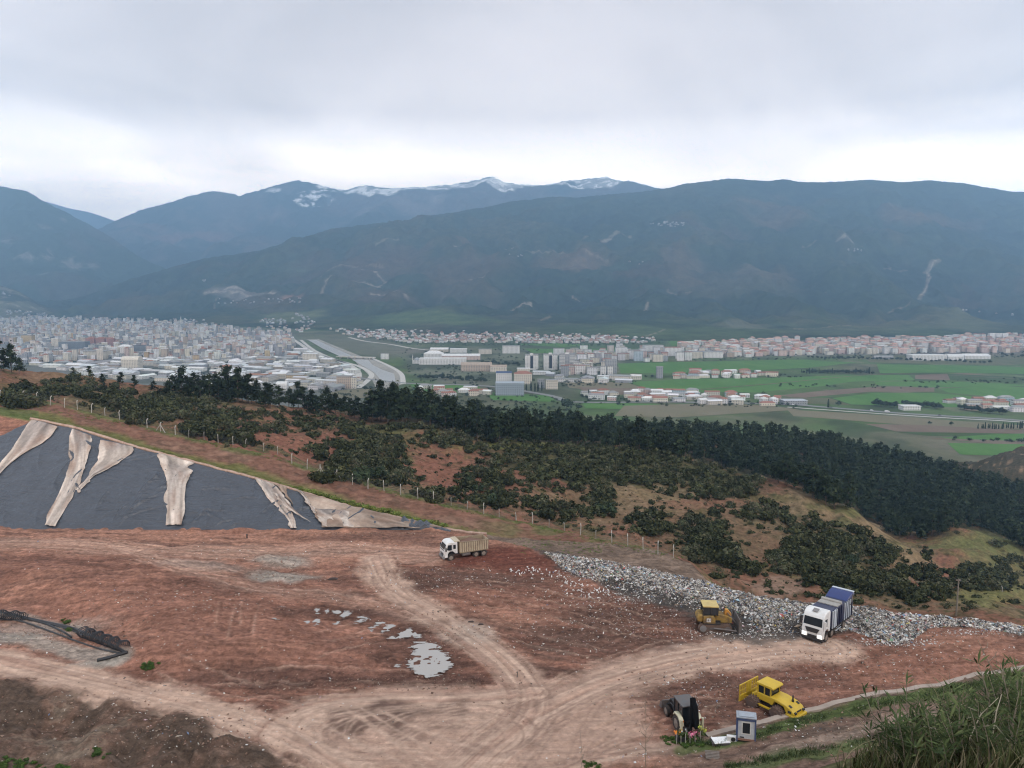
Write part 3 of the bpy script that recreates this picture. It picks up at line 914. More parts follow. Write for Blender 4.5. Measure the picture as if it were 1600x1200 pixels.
vrows = []
for i, (fr_, k) in enumerate([(0, 1), (.15, 40), (.35, 40), (.6, 40), (.85, 40), (1, 40)]):
    vrows.append(([(px, zpy(700.0, VALLEY) * (1 - fr_) + py * fr_, d_at_z(px, zpy(700.0, VALLEY) * (1 - fr_) + py * fr_, VALLEY)) for px, py in vd], k, 10))
vrows.append(([(px, zpy(9000, VALLEY - 25), 9000) for px, py in vd], 8, 10))
valley = far_sheet("valley_floor", vrows, 620, -900, 2500, lambda x, y, z, s: 0 * x, val_col, M_FIELD, 0)

# ------------------------------------------------------------------ mountains


def patches(c, qx, qy, n, lst):
    for cx, cy, rx, ry, a, k in lst:
        d = np.sqrt(((qx - cx) / rx) ** 2 + ((qy - cy) / ry) ** 2) + .75 * n
        c = mixc(c, a * (1 - smooth(.5, 1.3, d)), k)
    return c


def scratches(c, qx, qy, lst):
    for pts, w, a, k in lst:
        w, a = w * .7, a * .62
        bx = [p[0] for p in pts]; by = [p[1] for p in pts]
        m = (qx > min(bx) - 9) & (qx < max(bx) + 9) & (qy > min(by) - 9) & (qy < max(by) + 9)
        if not m.any(): continue
        d, _ = line_sd(qx[m], qy[m], pts)
        t = (a * (1 - smooth(w * .4, w * 1.5, d + .8 * fbm(qx[m] / 3, qy[m] / 3, 2, 3))))[:, None]
        c[m] = c[m] * (1 - t) + np.asarray(k, float) * t
    return c


FOREST, BARE, ROCK, MEAD = C(.032, .046, .027), C(.105, .078, .052), C(.30, .27, .24), C(.075, .10, .04)
BROWN = C(.080, .060, .043)


def m1_noise(x, y, z, s):
    a = smooth(.15, 1.1, s) * (1 - .93 * smooth(3.4, 3.95, s))
    g = ridged(x / 900 + .3 * fbm(x / 1500, y / 1500, 2, 303), y / 1700, 5, 301) - .45
    return a * (185 * g + 55 * fbm(x / 260, y / 260, 4, 302)) + smooth(.3, 1, s) * 5 * fbm(x / 26, y / 60, 3, 304)


def m1_col(x, y, z, qx, qy, s):
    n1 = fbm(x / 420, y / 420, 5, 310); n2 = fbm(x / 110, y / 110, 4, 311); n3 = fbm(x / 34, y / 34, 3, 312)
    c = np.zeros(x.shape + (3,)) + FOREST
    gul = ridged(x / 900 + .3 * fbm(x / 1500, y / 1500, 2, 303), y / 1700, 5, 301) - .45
    c = mixc(c, smooth(.0, -.35, gul) * .6, C(.010, .016, .011))  # relief shading painted into the slope colour: gullies darkened, spurs lightened
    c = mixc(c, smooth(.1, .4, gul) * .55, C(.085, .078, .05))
    c = mixc(c, smooth(.1, .7, n2) * .5, C(.045, .056, .032))
    c = mixc(c, smooth(.0, .6, n3) * .4, C(.012, .018, .011))
    c = mixc(c, smooth(.36, .9, n1 - .25 * smooth(380, 300, qy)) * .7, BROWN * .8)
    low = smooth(470, 525, qy)
    c = mixc(c, low * smooth(-.1, .5, n1) * .7, MEAD * .9); c = mixc(c, low * smooth(.1, .6, n2) * .6, C(.09, .08, .055))
    c = patches(c, qx, qy, n1, [(460, 425, 40, 16, .7, C(.07, .08, .05)), (560, 420, 80, 24, .8, BROWN), (620, 400, 50, 12, .7, BROWN), (730, 425, 60, 20, .7, BROWN), (725, 385, 25, 8, .7, BARE), (900, 410, 55, 10, .8, BARE), (910, 415, 26, 6, .7, C(.13, .10, .075)),
        (1220, 330, 70, 22, .7, BROWN), (1185, 320, 40, 12, .6, BARE), (1420, 335, 55, 10, .7, BROWN * 1.2), (1500, 335, 60, 10, .6, BROWN), (1250, 345, 60, 6, .6, BARE), (1440, 340, 35, 6, .6, BARE),
        (600, 470, 60, 14, .6, BROWN), (430, 480, 60, 16, .5, BARE), (1100, 430, 110, 22, .45, C(.1, .09, .07)), (1060, 420, 40, 16, .5, BARE), (1200, 420, 40, 12, .4, BARE), (720, 455, 50, 14, .5, C(.1, .08, .06)),
        (1080, 520, 120, 12, .7, MEAD), (950, 520, 100, 10, .5, MEAD), (640, 500, 110, 8, .8, C(.09, .125, .05)), (450, 495, 60, 9, .8, C(.12, .14, .07)), (1400, 505, 110, 10, .7, C(.1, .095, .06)), (1540, 500, 70, 10, .6, C(.09, .1, .055)), (1350, 515, 150, 8, .6, C(.085, .10, .055)), (1170, 505, 40, 7, .7, C(.13, .13, .09)), (380, 468, 60, 7, .6, ROCK * .6), (455, 470, 16, 4, .9, C(.32, .18, .13))])
    W, W2 = C(.42, .36, .31), C(.30, .25, .20)
    c = scratches(c, qx, qy, [
        ([(545, 453), (590, 447), (605, 440), (560, 430)], 1.2, .8, W), ([(503, 468), (512, 460), (520, 456), (560, 451)], 1.2, .8, W), ([(580, 470), (610, 473), (638, 475)], 1.4, .8, W),
        ([(495, 438), (520, 430), (560, 424), (600, 428)], 1, .6, W2), ([(715, 440), (740, 436), (756, 434)], 1.6, .9, W), ([(592, 373), (596, 366)], 1.2, .7, W), ([(588, 392), (605, 388), (625, 385)], 1.3, .7, W2),
        ([(785, 395), (795, 401), (800, 396)], 2, .9, W), ([(710, 402), (720, 398)], 1.6, .8, W), ([(800, 397), (850, 401), (900, 404), (950, 410)], 1.2, .6, W2), ([(912, 376), (945, 370), (968, 364), (985, 361)], 1.8, .7, W2), ([(940, 374), (955, 370)], 2.2, .8, W),
        ([(895, 457), (915, 462)], 2, .8, W), ([(885, 485), (888, 481)], 2.5, .7, W), ([(800, 487), (830, 482)], 1.6, .9, W), ([(845, 500), (860, 495)], 1.4, .7, W2), ([(1007, 486), (1012, 482)], 2, .9, W),
        ([(1470, 403), (1445, 412), (1452, 420), (1448, 432), (1436, 446)], 3.5, .8, W2), ([(1462, 405), (1448, 415), (1455, 425), (1440, 440)], 1.6, .8, W), ([(1436, 448), (1460, 458), (1475, 468)], 1.2, .6, W2),
        ([(1255, 388), (1275, 386)], 1.2, .7, W2), ([(1305, 389), (1345, 392)], 1.6, .8, W), ([(1380, 409), (1420, 408)], 1.0, .5, W2), ([(1275, 446), (1290, 445)], 1.4, .6, W2), ([(1515, 474), (1513, 468)], 2.4, .8, W), ([(1375, 489), (1400, 485), (1420, 482)], 1.2, .6, W2), ([(1240, 512), (1300, 507), (1340, 506)], 1, .6, W2),
        ([(1040, 443), (1080, 449), (1100, 446)], 1, .6, W2), ([(320, 472), (345, 466), (400, 470), (430, 466)], 2, .75, W), ([(350, 463), (385, 461)], 2, .8, W), ([(335, 485), (340, 475)], 1, .6, W2), ([(1010, 525), (1040, 515)], 1.2, .8, W2)])
    return c


m1_rows = [
    ([(px, py + 3, d_at_z(px, py + 3, VALLEY - 3)) for px, py in vd], 1, 12),
    ([(-900, 486, 6000), (80, 489, 6000), (300, 482, 5900), (500, 474, 5500), (700, 475, 5000), (900, 478, 4800), (1050, 485, 4400), (1200, 488, 4200), (1400, 488, 4400), (1600, 488, 4600), (2500, 480, 4800)], 70, 20),
    ([(-900, 480, 6300), (80, 483, 6250), (200, 465, 6300), (300, 446, 6350), (500, 428, 6300), (700, 415, 6100), (900, 408, 5900), (1100, 415, 5600), (1200, 420, 5500), (1400, 420, 5500), (1600, 425, 5700), (2500, 425, 6000)], 80, 25),
    ([(-900, 478, 6500), (80, 479, 6500), (200, 445, 6600), (300, 418, 6800), (500, 378, 7000), (600, 370, 7000), (700, 368, 6900), (900, 358, 6800), (1100, 352, 6700), (1200, 349, 6700), (1350, 346, 6700), (1450, 342, 6800), (1600, 352, 7000), (2500, 350, 7200)], 80, 25),
    ([(-900, 476, 6700), (80, 475, 6700), (140, 460, 6800), (200, 437, 6900), (310, 405, 7200), (400, 392, 7500), (460, 376, 7600), (520, 356, 7700), (600, 348, 7800), (640, 344, 7800), (655, 340, 7900), (760, 322, 8200), (800, 314, 8300), (860, 307, 8400), (900, 308, 8400), (1000, 299, 8500), (1050, 292, 8600), (1070, 286, 8600), (1140, 277, 8600), (1200, 280, 8600), (1230, 278, 8600), (1245, 282, 8600), (1310, 283, 8600), (1360, 279, 8600), (1410, 283, 8600), (1450, 280, 8600), (1500, 284, 8600), (1540, 290, 8600), (1575, 297, 8600), (1620, 300, 8600), (1900, 320, 8600), (2500, 330, 8600)], 90, 3),
    ([(-900, 520, 8200), (2500, 520, 10500)], 20, 0),
]
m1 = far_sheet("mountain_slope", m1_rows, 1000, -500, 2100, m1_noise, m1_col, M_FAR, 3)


def m2_noise(x, y, z, s):
    a = smooth(.2, 1.0, s) * (1 - .72 * smooth(2.55, 2.95, s))
    return a * (250 * (ridged(x / 1400, y / 1950, 5, 401) - .45) + 45 * fbm(x / 380, y / 380, 4, 402)) + smooth(.5, 1, s) * 10 * fbm(x / 55, y / 150, 3, 403)


def m2_col(x, y, z, qx, qy, s):
    n1 = fbm(x / 900, y / 900, 5, 410); n2 = fbm(x / 240, y / 240, 4, 411)
    c = np.zeros(x.shape + (3,)) + C(.035, .042, .03)
    c = mixc(c, smooth(.0, .6, n1) * .7, C(.10, .075, .058))
    c = mixc(c, smooth(.2, .7, n2) * .4, C(.15, .125, .105))
    c = patches(c, qx, qy, n1, [(300, 358, 80, 7, .8, C(.17, .10, .075)), (230, 348, 40, 6, .7, C(.14, .09, .07)), (640, 320, 90, 10, .6, C(.2, .16, .14)), (680, 312, 30, 5, .4, C(.35, .32, .30))])
    sn = smooth(-.2, .15, n2 + .3 * n1 + .9 * fbm(x / 95, y / 95, 3, 413))
    SNOW = C(.88, .90, .93)
    for cx, cy, rx, ry, a in [(510, 291, 20, 5, .9), (490, 303, 28, 9, .7), (475, 310, 16, 5, .8), (570, 293, 26, 6, 1), (612, 296, 26, 6, 1), (640, 294, 22, 4, .8), (765, 285, 30, 8, 1), (795, 291, 30, 6, 1), (720, 290, 30, 4, .6), (750, 283, 40, 4, .6), (870, 291, 14, 4, .8), (900, 289, 26, 5, .9), (945, 282, 50, 8, 1.3), (985, 288, 34, 4, 1.2), (700, 291, 40, 5, 1), (830, 290, 40, 4, .9), (675, 294, 30, 4, .9), (545, 294, 20, 4, .9), (770, 288, 60, 7, 1), (430, 298, 14, 5, .5)]:
        d = np.sqrt(((qx - cx) / rx) ** 2 + ((qy - cy) / ry) ** 2) + .55 * n2
        c = mixc(c, np.clip(a * (1 - smooth(.7, 1.1, d)) * (1.25 * sn + .25 * (a > .95)), 0, 1), SNOW)
    return c


m2_rows = [
    ([(-900, 500, 8977), (2500, 500, 9922)], 1, 0),
    ([(-900, 440, 9922), (80, 445, 9922), (240, 405, 10206), (430, 380, 10395), (600, 365, 10867), (2500, 340, 11340)], 60, 20),
    ([(-900, 400, 10867), (80, 405, 11340), (180, 362, 11340), (240, 352, 11529), (330, 362, 11812), (430, 366, 11812), (600, 335, 12285), (800, 315, 12474), (1000, 305, 12474), (2500, 320, 12474)], 70, 20),
    ([(-900, 390, 12285), (80, 395, 12285), (150, 360, 12285), (185, 342, 12474), (240, 322, 12757), (300, 305, 13230), (335, 297, 13419), (352, 299, 13419), (375, 305, 13513), (410, 295, 13702), (440, 286, 13986), (465, 281, 14175), (500, 286, 14175), (537, 294, 14175), (560, 287, 14175), (577, 285, 14175), (600, 291, 14175), (660, 293, 14175), (700, 287, 14175), (740, 280, 14175), (765, 277, 14175), (785, 283, 14175), (830, 291, 14175), (860, 289, 14175), (890, 281, 14175), (920, 276, 14175), (945, 276, 14175), (980, 285, 14175), (1030, 293, 14175), (1100, 300, 14175), (2500, 330, 14175)], 90, 2.5),
    ([(-900, 480, 16065), (2500, 480, 16065)], 14, 0),
]
m2 = far_sheet("snowy_mountains", m2_rows, 800, -300, 1500, m2_noise, m2_col, M_FAR, 3)

m3_rows = [
    ([(-400, 440, 16380), (600, 440, 16380)], 1, 0),
    ([(-400, 310, 18252), (40, 305, 18252), (80, 313, 18252), (105, 321, 18252), (140, 328, 18252), (165, 337, 18252), (200, 350, 18252), (600, 380, 18252)], 40, 3),
    ([(-400, 440, 20124), (600, 440, 20124)], 10, 0),
]
m3 = far_sheet("far_range", m3_rows, 200, -400, 600, lambda x, y, z, s: smooth(.1, .6, s) * (1 - .9 * smooth(.8, 1, s)) * 150 * (ridged(x / 2500, y / 2500, 4, 501) - .4),
               lambda x, y, z, qx, qy, s: mixc(np.zeros(x.shape + (3,)) + C(.05, .055, .045), .7 * smooth(321, 316, qy) * smooth(70, 85, qx), C(.6, .62, .65)), M_FAR, 2)


def m4_col(x, y, z, qx, qy, s):
    n1 = fbm(x / 500, y / 500, 5, 610); n2 = fbm(x / 120, y / 120, 4, 611)
    c = np.zeros(x.shape + (3,)) + FOREST * 1.1
    c = mixc(c, smooth(.0, .6, n1) * .55, C(.07, .055, .04))
    for cx, cy, rx, ry, a in [(40, 410, 26, 7, .8), (75, 405, 14, 10, .8), (112, 415, 22, 16, .8), (10, 385, 20, 8, .6), (100, 345, 14, 8, .5), (70, 362, 24, 8, .4), (145, 415, 16, 8, .5), (75, 438, 24, 4, .5)]:
        d = np.sqrt(((qx - cx) / rx) ** 2 + ((qy - cy) / ry) ** 2) + .6 * n2
        c = mixc(c, a * (1 - smooth(.5, 1.2, d)) * smooth(-.2, .3, n2), C(.22, .21, .185))
    return c


m4_rows = [
    ([(-900, 520, 6600), (80, 510, 6900), (200, 490, 7400), (300, 480, 8000), (700, 480, 8000)], 1, 10),
    ([(-900, 420, 7600), (0, 420, 7600), (80, 440, 7600), (160, 455, 7700), (230, 455, 8000), (300, 460, 8200), (700, 480, 8200)], 60, 15),
    ([(-900, 270, 9200), (-100, 268, 9200), (0, 287, 9200), (20, 292, 9200), (42, 296, 9200), (55, 304, 9200), (70, 314, 9200), (110, 334, 9200), (140, 350, 9200), (175, 370, 9000), (215, 398, 8800), (240, 410, 8600), (270, 425, 8500), (330, 445, 8500), (700, 480, 8500)], 110, 3),
    ([(-900, 480, 10200), (700, 480, 10200)], 14, 0),
]
m4 = far_sheet("western_mountain", m4_rows, 420, -500, 500, lambda x, y, z, s: smooth(.1, .9, s) * (1 - .9 * smooth(1.6, 1.95, s)) * (190 * (ridged(x / 1000, y / 1400, 5, 601) - .45) + 30 * fbm(x / 250, y / 250, 4, 602)) + smooth(.3, 1, s) * 6 * fbm(x / 30, y / 60, 3, 604), m4_col, M_FAR, 3)


def m5_col(x, y, z, qx, qy, s):
    n1 = fbm(x / 200, y / 200, 5, 710); n2 = fbm(x / 60, y / 60, 4, 711)
    c = np.zeros(x.shape + (3,)) + C(.035, .045, .028)
    c = mixc(c, smooth(.0, .5, n1) * .8, C(.12, .12, .075))
    return mixc(c, smooth(.3, .7, n2) * .6, C(.24, .21, .175))


m5_rows = [
    ([(-900, 502, d_at_z(0, 502, VALLEY)), (70, 499, d_at_z(70, 499, VALLEY)), (130, 500, d_at_z(130, 500, VALLEY)), (400, 500, d_at_z(130, 502, VALLEY))], 1, 6),
    ([(-900, 400, 6000), (-100, 428, 6000), (0, 444, 6000), (30, 454, 6000), (50, 466, 6000), (70, 480, 6000), (85, 490, 6000), (110, 498, 6100), (400, 505, 6100)], 60, 4),
    ([(-900, 500, 6800), (400, 510, 6800)], 10, 0),
]
m5 = far_sheet("near_ridge", m5_rows, 240, -500, 400, lambda x, y, z, s: smooth(.1, .6, s) * (1 - .9 * smooth(.75, .98, s)) * 45 * (ridged(x / 350, y / 500, 4, 701) - .45), m5_col, M_FAR, 2)


# ------------------------------------------------------------------ fields, river, roads of the valley
def sheet_z(name, pts, dz, mat, zbase=VALLEY, cuts=0):
    me = bpy.data.meshes.new(name)
    V3 = [Vector(at_z(px, py, zbase + dz)) for px, py in pts]
    bm = bmesh.new()
    vs = [bm.verts.new(p) for p in V3]
    f = bm.faces.new(vs)
    if f.normal.z < 0 or f.calc_area() >= 0:
        bm.normal_update()
        if f.normal.z < 0: f.normal_flip()
    bmesh.ops.triangulate(bm, faces=bm.faces[:])
    bm.to_mesh(me); bm.free()
    o = link_mesh(name, me, mat)
    return tag(o, kind="structure")


def field_mat(name, c, c2, sc=0.02):
    m, nt, p = new_mat(name)
    tc = nt.nodes.new("ShaderNodeTexCoord")
    n = nt.nodes.new("ShaderNodeTexNoise"); n.inputs["Scale"].default_value = sc; n.inputs["Detail"].default_value = 8; n.inputs["Roughness"].default_value = .65
    mp = nt.nodes.new("ShaderNodeMapping"); mp.inputs["Scale"].default_value = (1, .35, 1); mp.inputs["Rotation"].default_value = (0, 0, R(12))
    L(nt, tc.outputs["Object"], mp.inputs["Vector"]); L(nt, mp.outputs[0], n.inputs["Vector"])
    rp = nt.nodes.new("ShaderNodeValToRGB"); rp.color_ramp.elements[0].position = .35; rp.color_ramp.elements[1].position = .68
    rp.color_ramp.elements[0].color = (*c, 1); rp.color_ramp.elements[1].color = (*c2, 1)
    L(nt, n.outputs["Fac"], rp.inputs[0]); L(nt, rp.outputs[0], p.inputs["Base Color"])
    p.inputs["Roughness"].default_value = 1; p.inputs["Specular IOR Level"].default_value = .05
    return m


FM = {'g': field_mat("young_wheat", (.07, .155, .04), (.10, .19, .055)), 'd': field_mat("dark_crop", (.05, .085, .032), (.075, .10, .045)),
      'b': field_mat("ploughed_earth", (.15, .11, .083), (.19, .15, .115)), 'o': field_mat("stubble", (.16, .15, .095), (.19, .165, .115)),
      'r': field_mat("rough_pasture", (.095, .105, .055), (.14, .13, .08))}
fields = [
    ('g', [(965, 568), (1200, 563), (1340, 566), (1260, 575), (1050, 583), (970, 583)]),
    ('g', [(980, 597), (1080, 592), (1230, 590), (1360, 592), (1280, 604), (1180, 613), (1070, 612), (1010, 606)]),
    ('o', [(880, 596), (975, 597), (1010, 607), (1065, 612), (960, 612), (890, 606)]),
    ('b', [(900, 605), (1010, 607), (1075, 613), (1000, 618), (920, 614)]),
    ('r', [(1340, 556), (1620, 556), (1700, 565), (1560, 571), (1360, 566)]),
    ('g', [(1370, 569), (1560, 572), (1620, 577), (1480, 582), (1375, 583)]),
    ('b', [(1430, 586), (1510, 583), (1560, 588), (1480, 594), (1430, 592)]),
    ('g', [(1210, 590), (1330, 586), (1420, 586), (1430, 594), (1340, 596), (1220, 600)]),
    ('b', [(1290, 610), (1370, 604), (1460, 606), (1460, 612), (1360, 612), (1250, 622), (1215, 618)]),
    ('g', [(1365, 596), (1480, 596), (1560, 599), (1620, 603), (1460, 605), (1372, 602)]),
    ('d', [(1480, 584), (1620, 590), (1720, 600), (1560, 597), (1485, 594)]),
    ('g', [(1560, 603), (1740, 613), (1740, 628), (1600, 625), (1480, 613), (1468, 607)]),
    ('g', [(1300, 622), (1365, 614), (1460, 614), (1600, 627), (1740, 632), (1740, 640), (1480, 636), (1330, 632)]),
    ('r', [(1215, 620), (1296, 622), (1330, 633), (1250, 630)]),
    ('g', [(640, 600), (745, 602), (760, 612), (700, 614), (650, 610)]),
    ('o', [(510, 610), (590, 607), (640, 616), (560, 622), (515, 620)]),
    ('g', [(910, 630), (985, 630), (1050, 633), (1010, 640), (915, 638)]),
    ('o', [(975, 634), (1110, 630), (1200, 633), (1250, 640), (1060, 652), (960, 650)]),
    ('o', [(1230, 640), (1340, 646), (1460, 655), (1620, 666), (1620, 672), (1420, 664), (1240, 650)]),
    ('b', [(1350, 662), (1440, 664), (1620, 673), (1620, 678), (1500, 676), (1400, 674)]),
    ('d', [(1400, 675), (1520, 677), (1620, 680), (1620, 684), (1450, 681)]),
    ('g', [(1470, 684), (1560, 678), (1700, 676), (1700, 690), (1620, 690), (1510, 690)]),
    ('b', [(1450, 684), (1560, 688), (1720, 690), (1720, 694), (1560, 694)]),
    ('g', [(1400, 571), (1620, 574), (1760, 580), (1700, 588), (1560, 583), (1420, 581)]),
    ('g', [(1040, 566), (1260, 562), (1300, 566), (1200, 572), (1060, 574)]),
    ('g', [(1480, 692), (1600, 694), (1720, 697), (1720, 712), (1560, 712), (1500, 710)]),
    ('g', [(820, 545), (965, 545), (960, 552), (890, 553), (830, 551)]),
    ('g', [(800, 538), (860, 536), (930, 539), (880, 542)]),
    ('g', [(1040, 530), (1075, 524), (1120, 532), (1110, 538), (1050, 540)]),
    ('d', [(940, 533), (1040, 533), (1040, 541), (950, 545)]),
    ('g', [(755, 612), (860, 618), (870, 628), (770, 625)]),
]
for i, (k, pts) in enumerate(fields):
    sheet_z("field", pts, 0.05 + .012 * i, FM[k])
M_WATER, ntw, pw = new_mat("shallow_water")
pw.inputs["Base Color"].default_value = (.34, .34, .32, 1); pw.inputs["Roughness"].default_value = .3
M_CONC = mat_plain("pale_concrete", (.48, .46, .42), .9, var=.15, scale=.3)
M_ASPH = mat_plain("road_asphalt", (.20, .20, .195), .9, var=.15, scale=.1)
M_SHORE = field_mat("river_gravel", (.26, .245, .215), (.36, .34, .30), .05)
sheet_z("river_bed", [(478, 530), (498, 530), (565, 557), (585, 563), (622, 580), (630, 600), (590, 612), (580, 590), (552, 562), (530, 553)], 0.50, M_SHORE)
sheet_z("river_water", [(481, 531), (494, 531), (550, 556), (532, 557), (505, 545)], 0.57, M_WATER)
sheet_z("river_water", [(550, 562), (575, 562), (582, 570), (598, 578), (616, 584), (618, 596), (598, 598), (585, 582), (568, 572)], 0.57, M_WATER)


def road(name, pts, wid, dz, mat):
    W = [Vector(at_z(px, py, VALLEY + dz)) for px, py in spline(pts, 4)]
    vs = []
    for i, p in enumerate(W):
        d = (W[min(i + 1, len(W) - 1)] - W[max(i - 1, 0)]).normalized()
        n = Vector((-d.y, d.x, 0)) * wid / 2
        vs += [p + n, p - n]
    me = bpy.data.meshes.new(name)
    me.from_pydata(vs, [], [(2 * i, 2 * i + 1, 2 * i + 3, 2 * i + 2) for i in range(len(W) - 1)])
    me.update()
    return tag(link_mesh(name, me, mat), kind="structure")


road("river_road", [(456, 529), (470, 538), (488, 550), (510, 558), (535, 566), (552, 574), (560, 584), (556, 600)], 14, .64, M_CONC)
road("river_road", [(470, 531), (492, 548), (525, 562), (560, 572), (580, 584), (575, 594), (560, 606)], 11, .64, M_CONC)
road("river_road", [(545, 527), (570, 533), (610, 538), (650, 545), (700, 549)], 14, .64, M_CONC)
road("river_road", [(582, 560), (600, 568), (618, 577), (628, 586), (630, 600)], 10, .64, M_CONC)
road("highway", [(560, 590), (640, 599), (760, 603), (860, 618), (900, 628), (1050, 628), (1215, 631), (1300, 637), (1400, 645), (1480, 650), (1568, 655), (1700, 664)], 13, .70, M_ASPH)
road("highway", [(1230, 636), (1300, 641), (1400, 648), (1480, 653), (1568, 657.5), (1700, 667)], 7, .64, M_CONC)
road("field_track", [(1010, 615), (1200, 600), (1400, 584), (1620, 594)], 5, .62, FM['b'])
bpy.context.view_layer.update()
DG = bpy.context.evaluated_depsgraph_get()
# ------------------------------------------------------------------ lined slope
lip_b = (np.array([p[0] for p in base_px]), np.array([p[1] for p in base_px]))
Lt = P[rt]; Lb = P[rb]                               # smooth top and bottom lines of the slope
tpx, _ = to_px(Lt[:, 0], Lt[:, 1], Lt[:, 2]); bpx, _ = to_px(Lb[:, 0], Lb[:, 1], Lb[:, 2])


def slope_pt(px, s):
    """point of the bare slope, s = 0 at its foot, 1 at its top"""
    b = np.array([np.interp(px, bpx, Lb[:, k]) for k in range(3)])
    t = np.array([np.interp(px, tpx, Lt[:, k]) for k in range(3)])
    return b * (1 - s) + t * s


def slope_from_photo(px, py):
    """slope parameter of a photo point"""
    lo, hi = -0.05, 1.05
    for _ in range(24):
        m = (lo + hi) / 2
        q = slope_pt(px, m)
        if to_px(*q)[1] > py: lo = m
        else: hi = m
    return (lo + hi) / 2


def slope_normal(px, s):
    a = slope_pt(px + 3, s) - slope_pt(px - 3, s); b = slope_pt(px, s + .02) - slope_pt(px, s - .02)
    n = np.cross(a, b); n /= np.linalg.norm(n) + 1e-12
    return n if n[2] > 0 else -n


nu, nv_ = 560, 90
V = []
for j in range(nv_):
    s = j / (nv_ - 1)
    xl = -190 + (52 + 190) * s ** 1.0
    for i in range(nu):
        px = xl + (704 - xl) * i / (nu - 1)
        q = slope_pt(px, s * .985 - 0.0); n = slope_normal(px, s)
        V.append((q, n))
Q = np.array([a for a, _ in V]); Nn = np.array([b for _, b in V])
lu = Q[:, 0]; lv = Q[:, 2] * 2
wr = 0.10 * fbm(lu / 3 + lv * .15, lv / 3, 3, 801) + 0.10 * np.clip(ridged(lu / 5 + lv * .3, lv / 2.2, 3, 802) - .55, 0, 1) + .05 * fbm(lu * 1.2, lv * .8, 2, 803)
edge = np.tile(np.linspace(0, 1, nu), nv_); wr *= 1 - smooth(.9, 1, edge)
srow = np.repeat(np.linspace(0, 1, nv_), nu)
rgl = np.random.default_rng(5)
for _ in range(110):
    k = rgl.integers(0, len(Q)); an = rgl.normal(0, .9) + (1.2 if rgl.random() < .5 else 0); ln_ = rgl.uniform(1.0, 4.0)
    du, dv = lu - lu[k], (lv - lv[k])
    a_ = du * math.cos(an) + dv * math.sin(an); b_ = -du * math.sin(an) + dv * math.cos(an)
    wr += rgl.uniform(.12, .34) * np.exp(-(a_ / ln_) ** 2 - ((b_ + .12 * a_ * a_ / ln_) / .22) ** 2)
Q = Q + Nn * ((0.28 + wr) * (.2 + .8 * smooth(0, .12, srow)))[:, None]
liner = empty("lined_slope", tuple(slope_pt(250, 0)), 0, "long dark grey plastic liner sheet on the bank, partly covered by torn pale cloth", "liner")
M_LINER = mat_plain("black_liner", (.048, .054, .068), .36, spec=.5, var=.25, scale=.25)
nt = M_LINER.node_tree; tcn = nt.nodes.new("ShaderNodeTexCoord"); nn = nt.nodes.new("ShaderNodeTexNoise"); nn.inputs["Scale"].default_value = .9; nn.inputs["Detail"].default_value = 8; nn.inputs["Distortion"].default_value = 1.2
mpn = nt.nodes.new("ShaderNodeMapping"); mpn.inputs["Scale"].default_value = (.35, 1, 1)
L(nt, tcn.outputs["Object"], mpn.inputs[0]); L(nt, mpn.outputs[0], nn.inputs["Vector"])
bn = nt.nodes.new("ShaderNodeBump"); bn.inputs["Distance"].default_value = .42; L(nt, nn.outputs["Fac"], bn.inputs["Height"]); L(nt, bn.outputs["Normal"], nt.nodes["Principled BSDF"].inputs["Normal"])


def world_child(name, me, mats, parent):
    o = link_mesh(name, me, mats, parent)
    o.matrix_parent_inverse = Matrix.Translation(parent.location).inverted()
    return o


world_child("liner_sheet", np_mesh("liner_sheet", Q, grid_faces(nv_, nu)), M_LINER, liner)


def cloth_mat(name, a, b, c):
    m, nt, p = new_mat(name)
    tc = nt.nodes.new("ShaderNodeTexCoord")
    mp = nt.nodes.new("ShaderNodeMapping"); mp.inputs["Scale"].default_value = (1.6, 1.0, .16)
    n = nt.nodes.new("ShaderNodeTexNoise"); n.inputs["Scale"].default_value = .8; n.inputs["Detail"].default_value = 8; n.inputs["Roughness"].default_value = .7
    L(nt, tc.outputs["Object"], mp.inputs[0]); L(nt, mp.outputs[0], n.inputs["Vector"])
    rp = nt.nodes.new("ShaderNodeValToRGB"); e = rp.color_ramp.elements
    e[0].position = .33; e[0].color = (*c, 1); e[1].position = .66; e[1].color = (*a, 1)
    k = e.new(.5); k.color = (*b, 1)
    L(nt, n.outputs["Fac"], rp.inputs[0]); L(nt, rp.outputs[0], p.inputs["Base Color"])
    bp = nt.nodes.new("ShaderNodeBump"); bp.inputs["Distance"].default_value = .15
    L(nt, n.outputs["Fac"], bp.inputs["Height"]); L(nt, bp.outputs["Normal"], p.inputs["Normal"])
    p.inputs["Roughness"].default_value = .95; p.inputs["Specular IOR Level"].default_value = .1
    return m


M_CLOTH = mat_attr("pale_cloth", rough=.95, var=.22, scale=1.4, bump=.08, bscale=2.0, spec=.05)
M_CLOTH2 = M_CLOTH


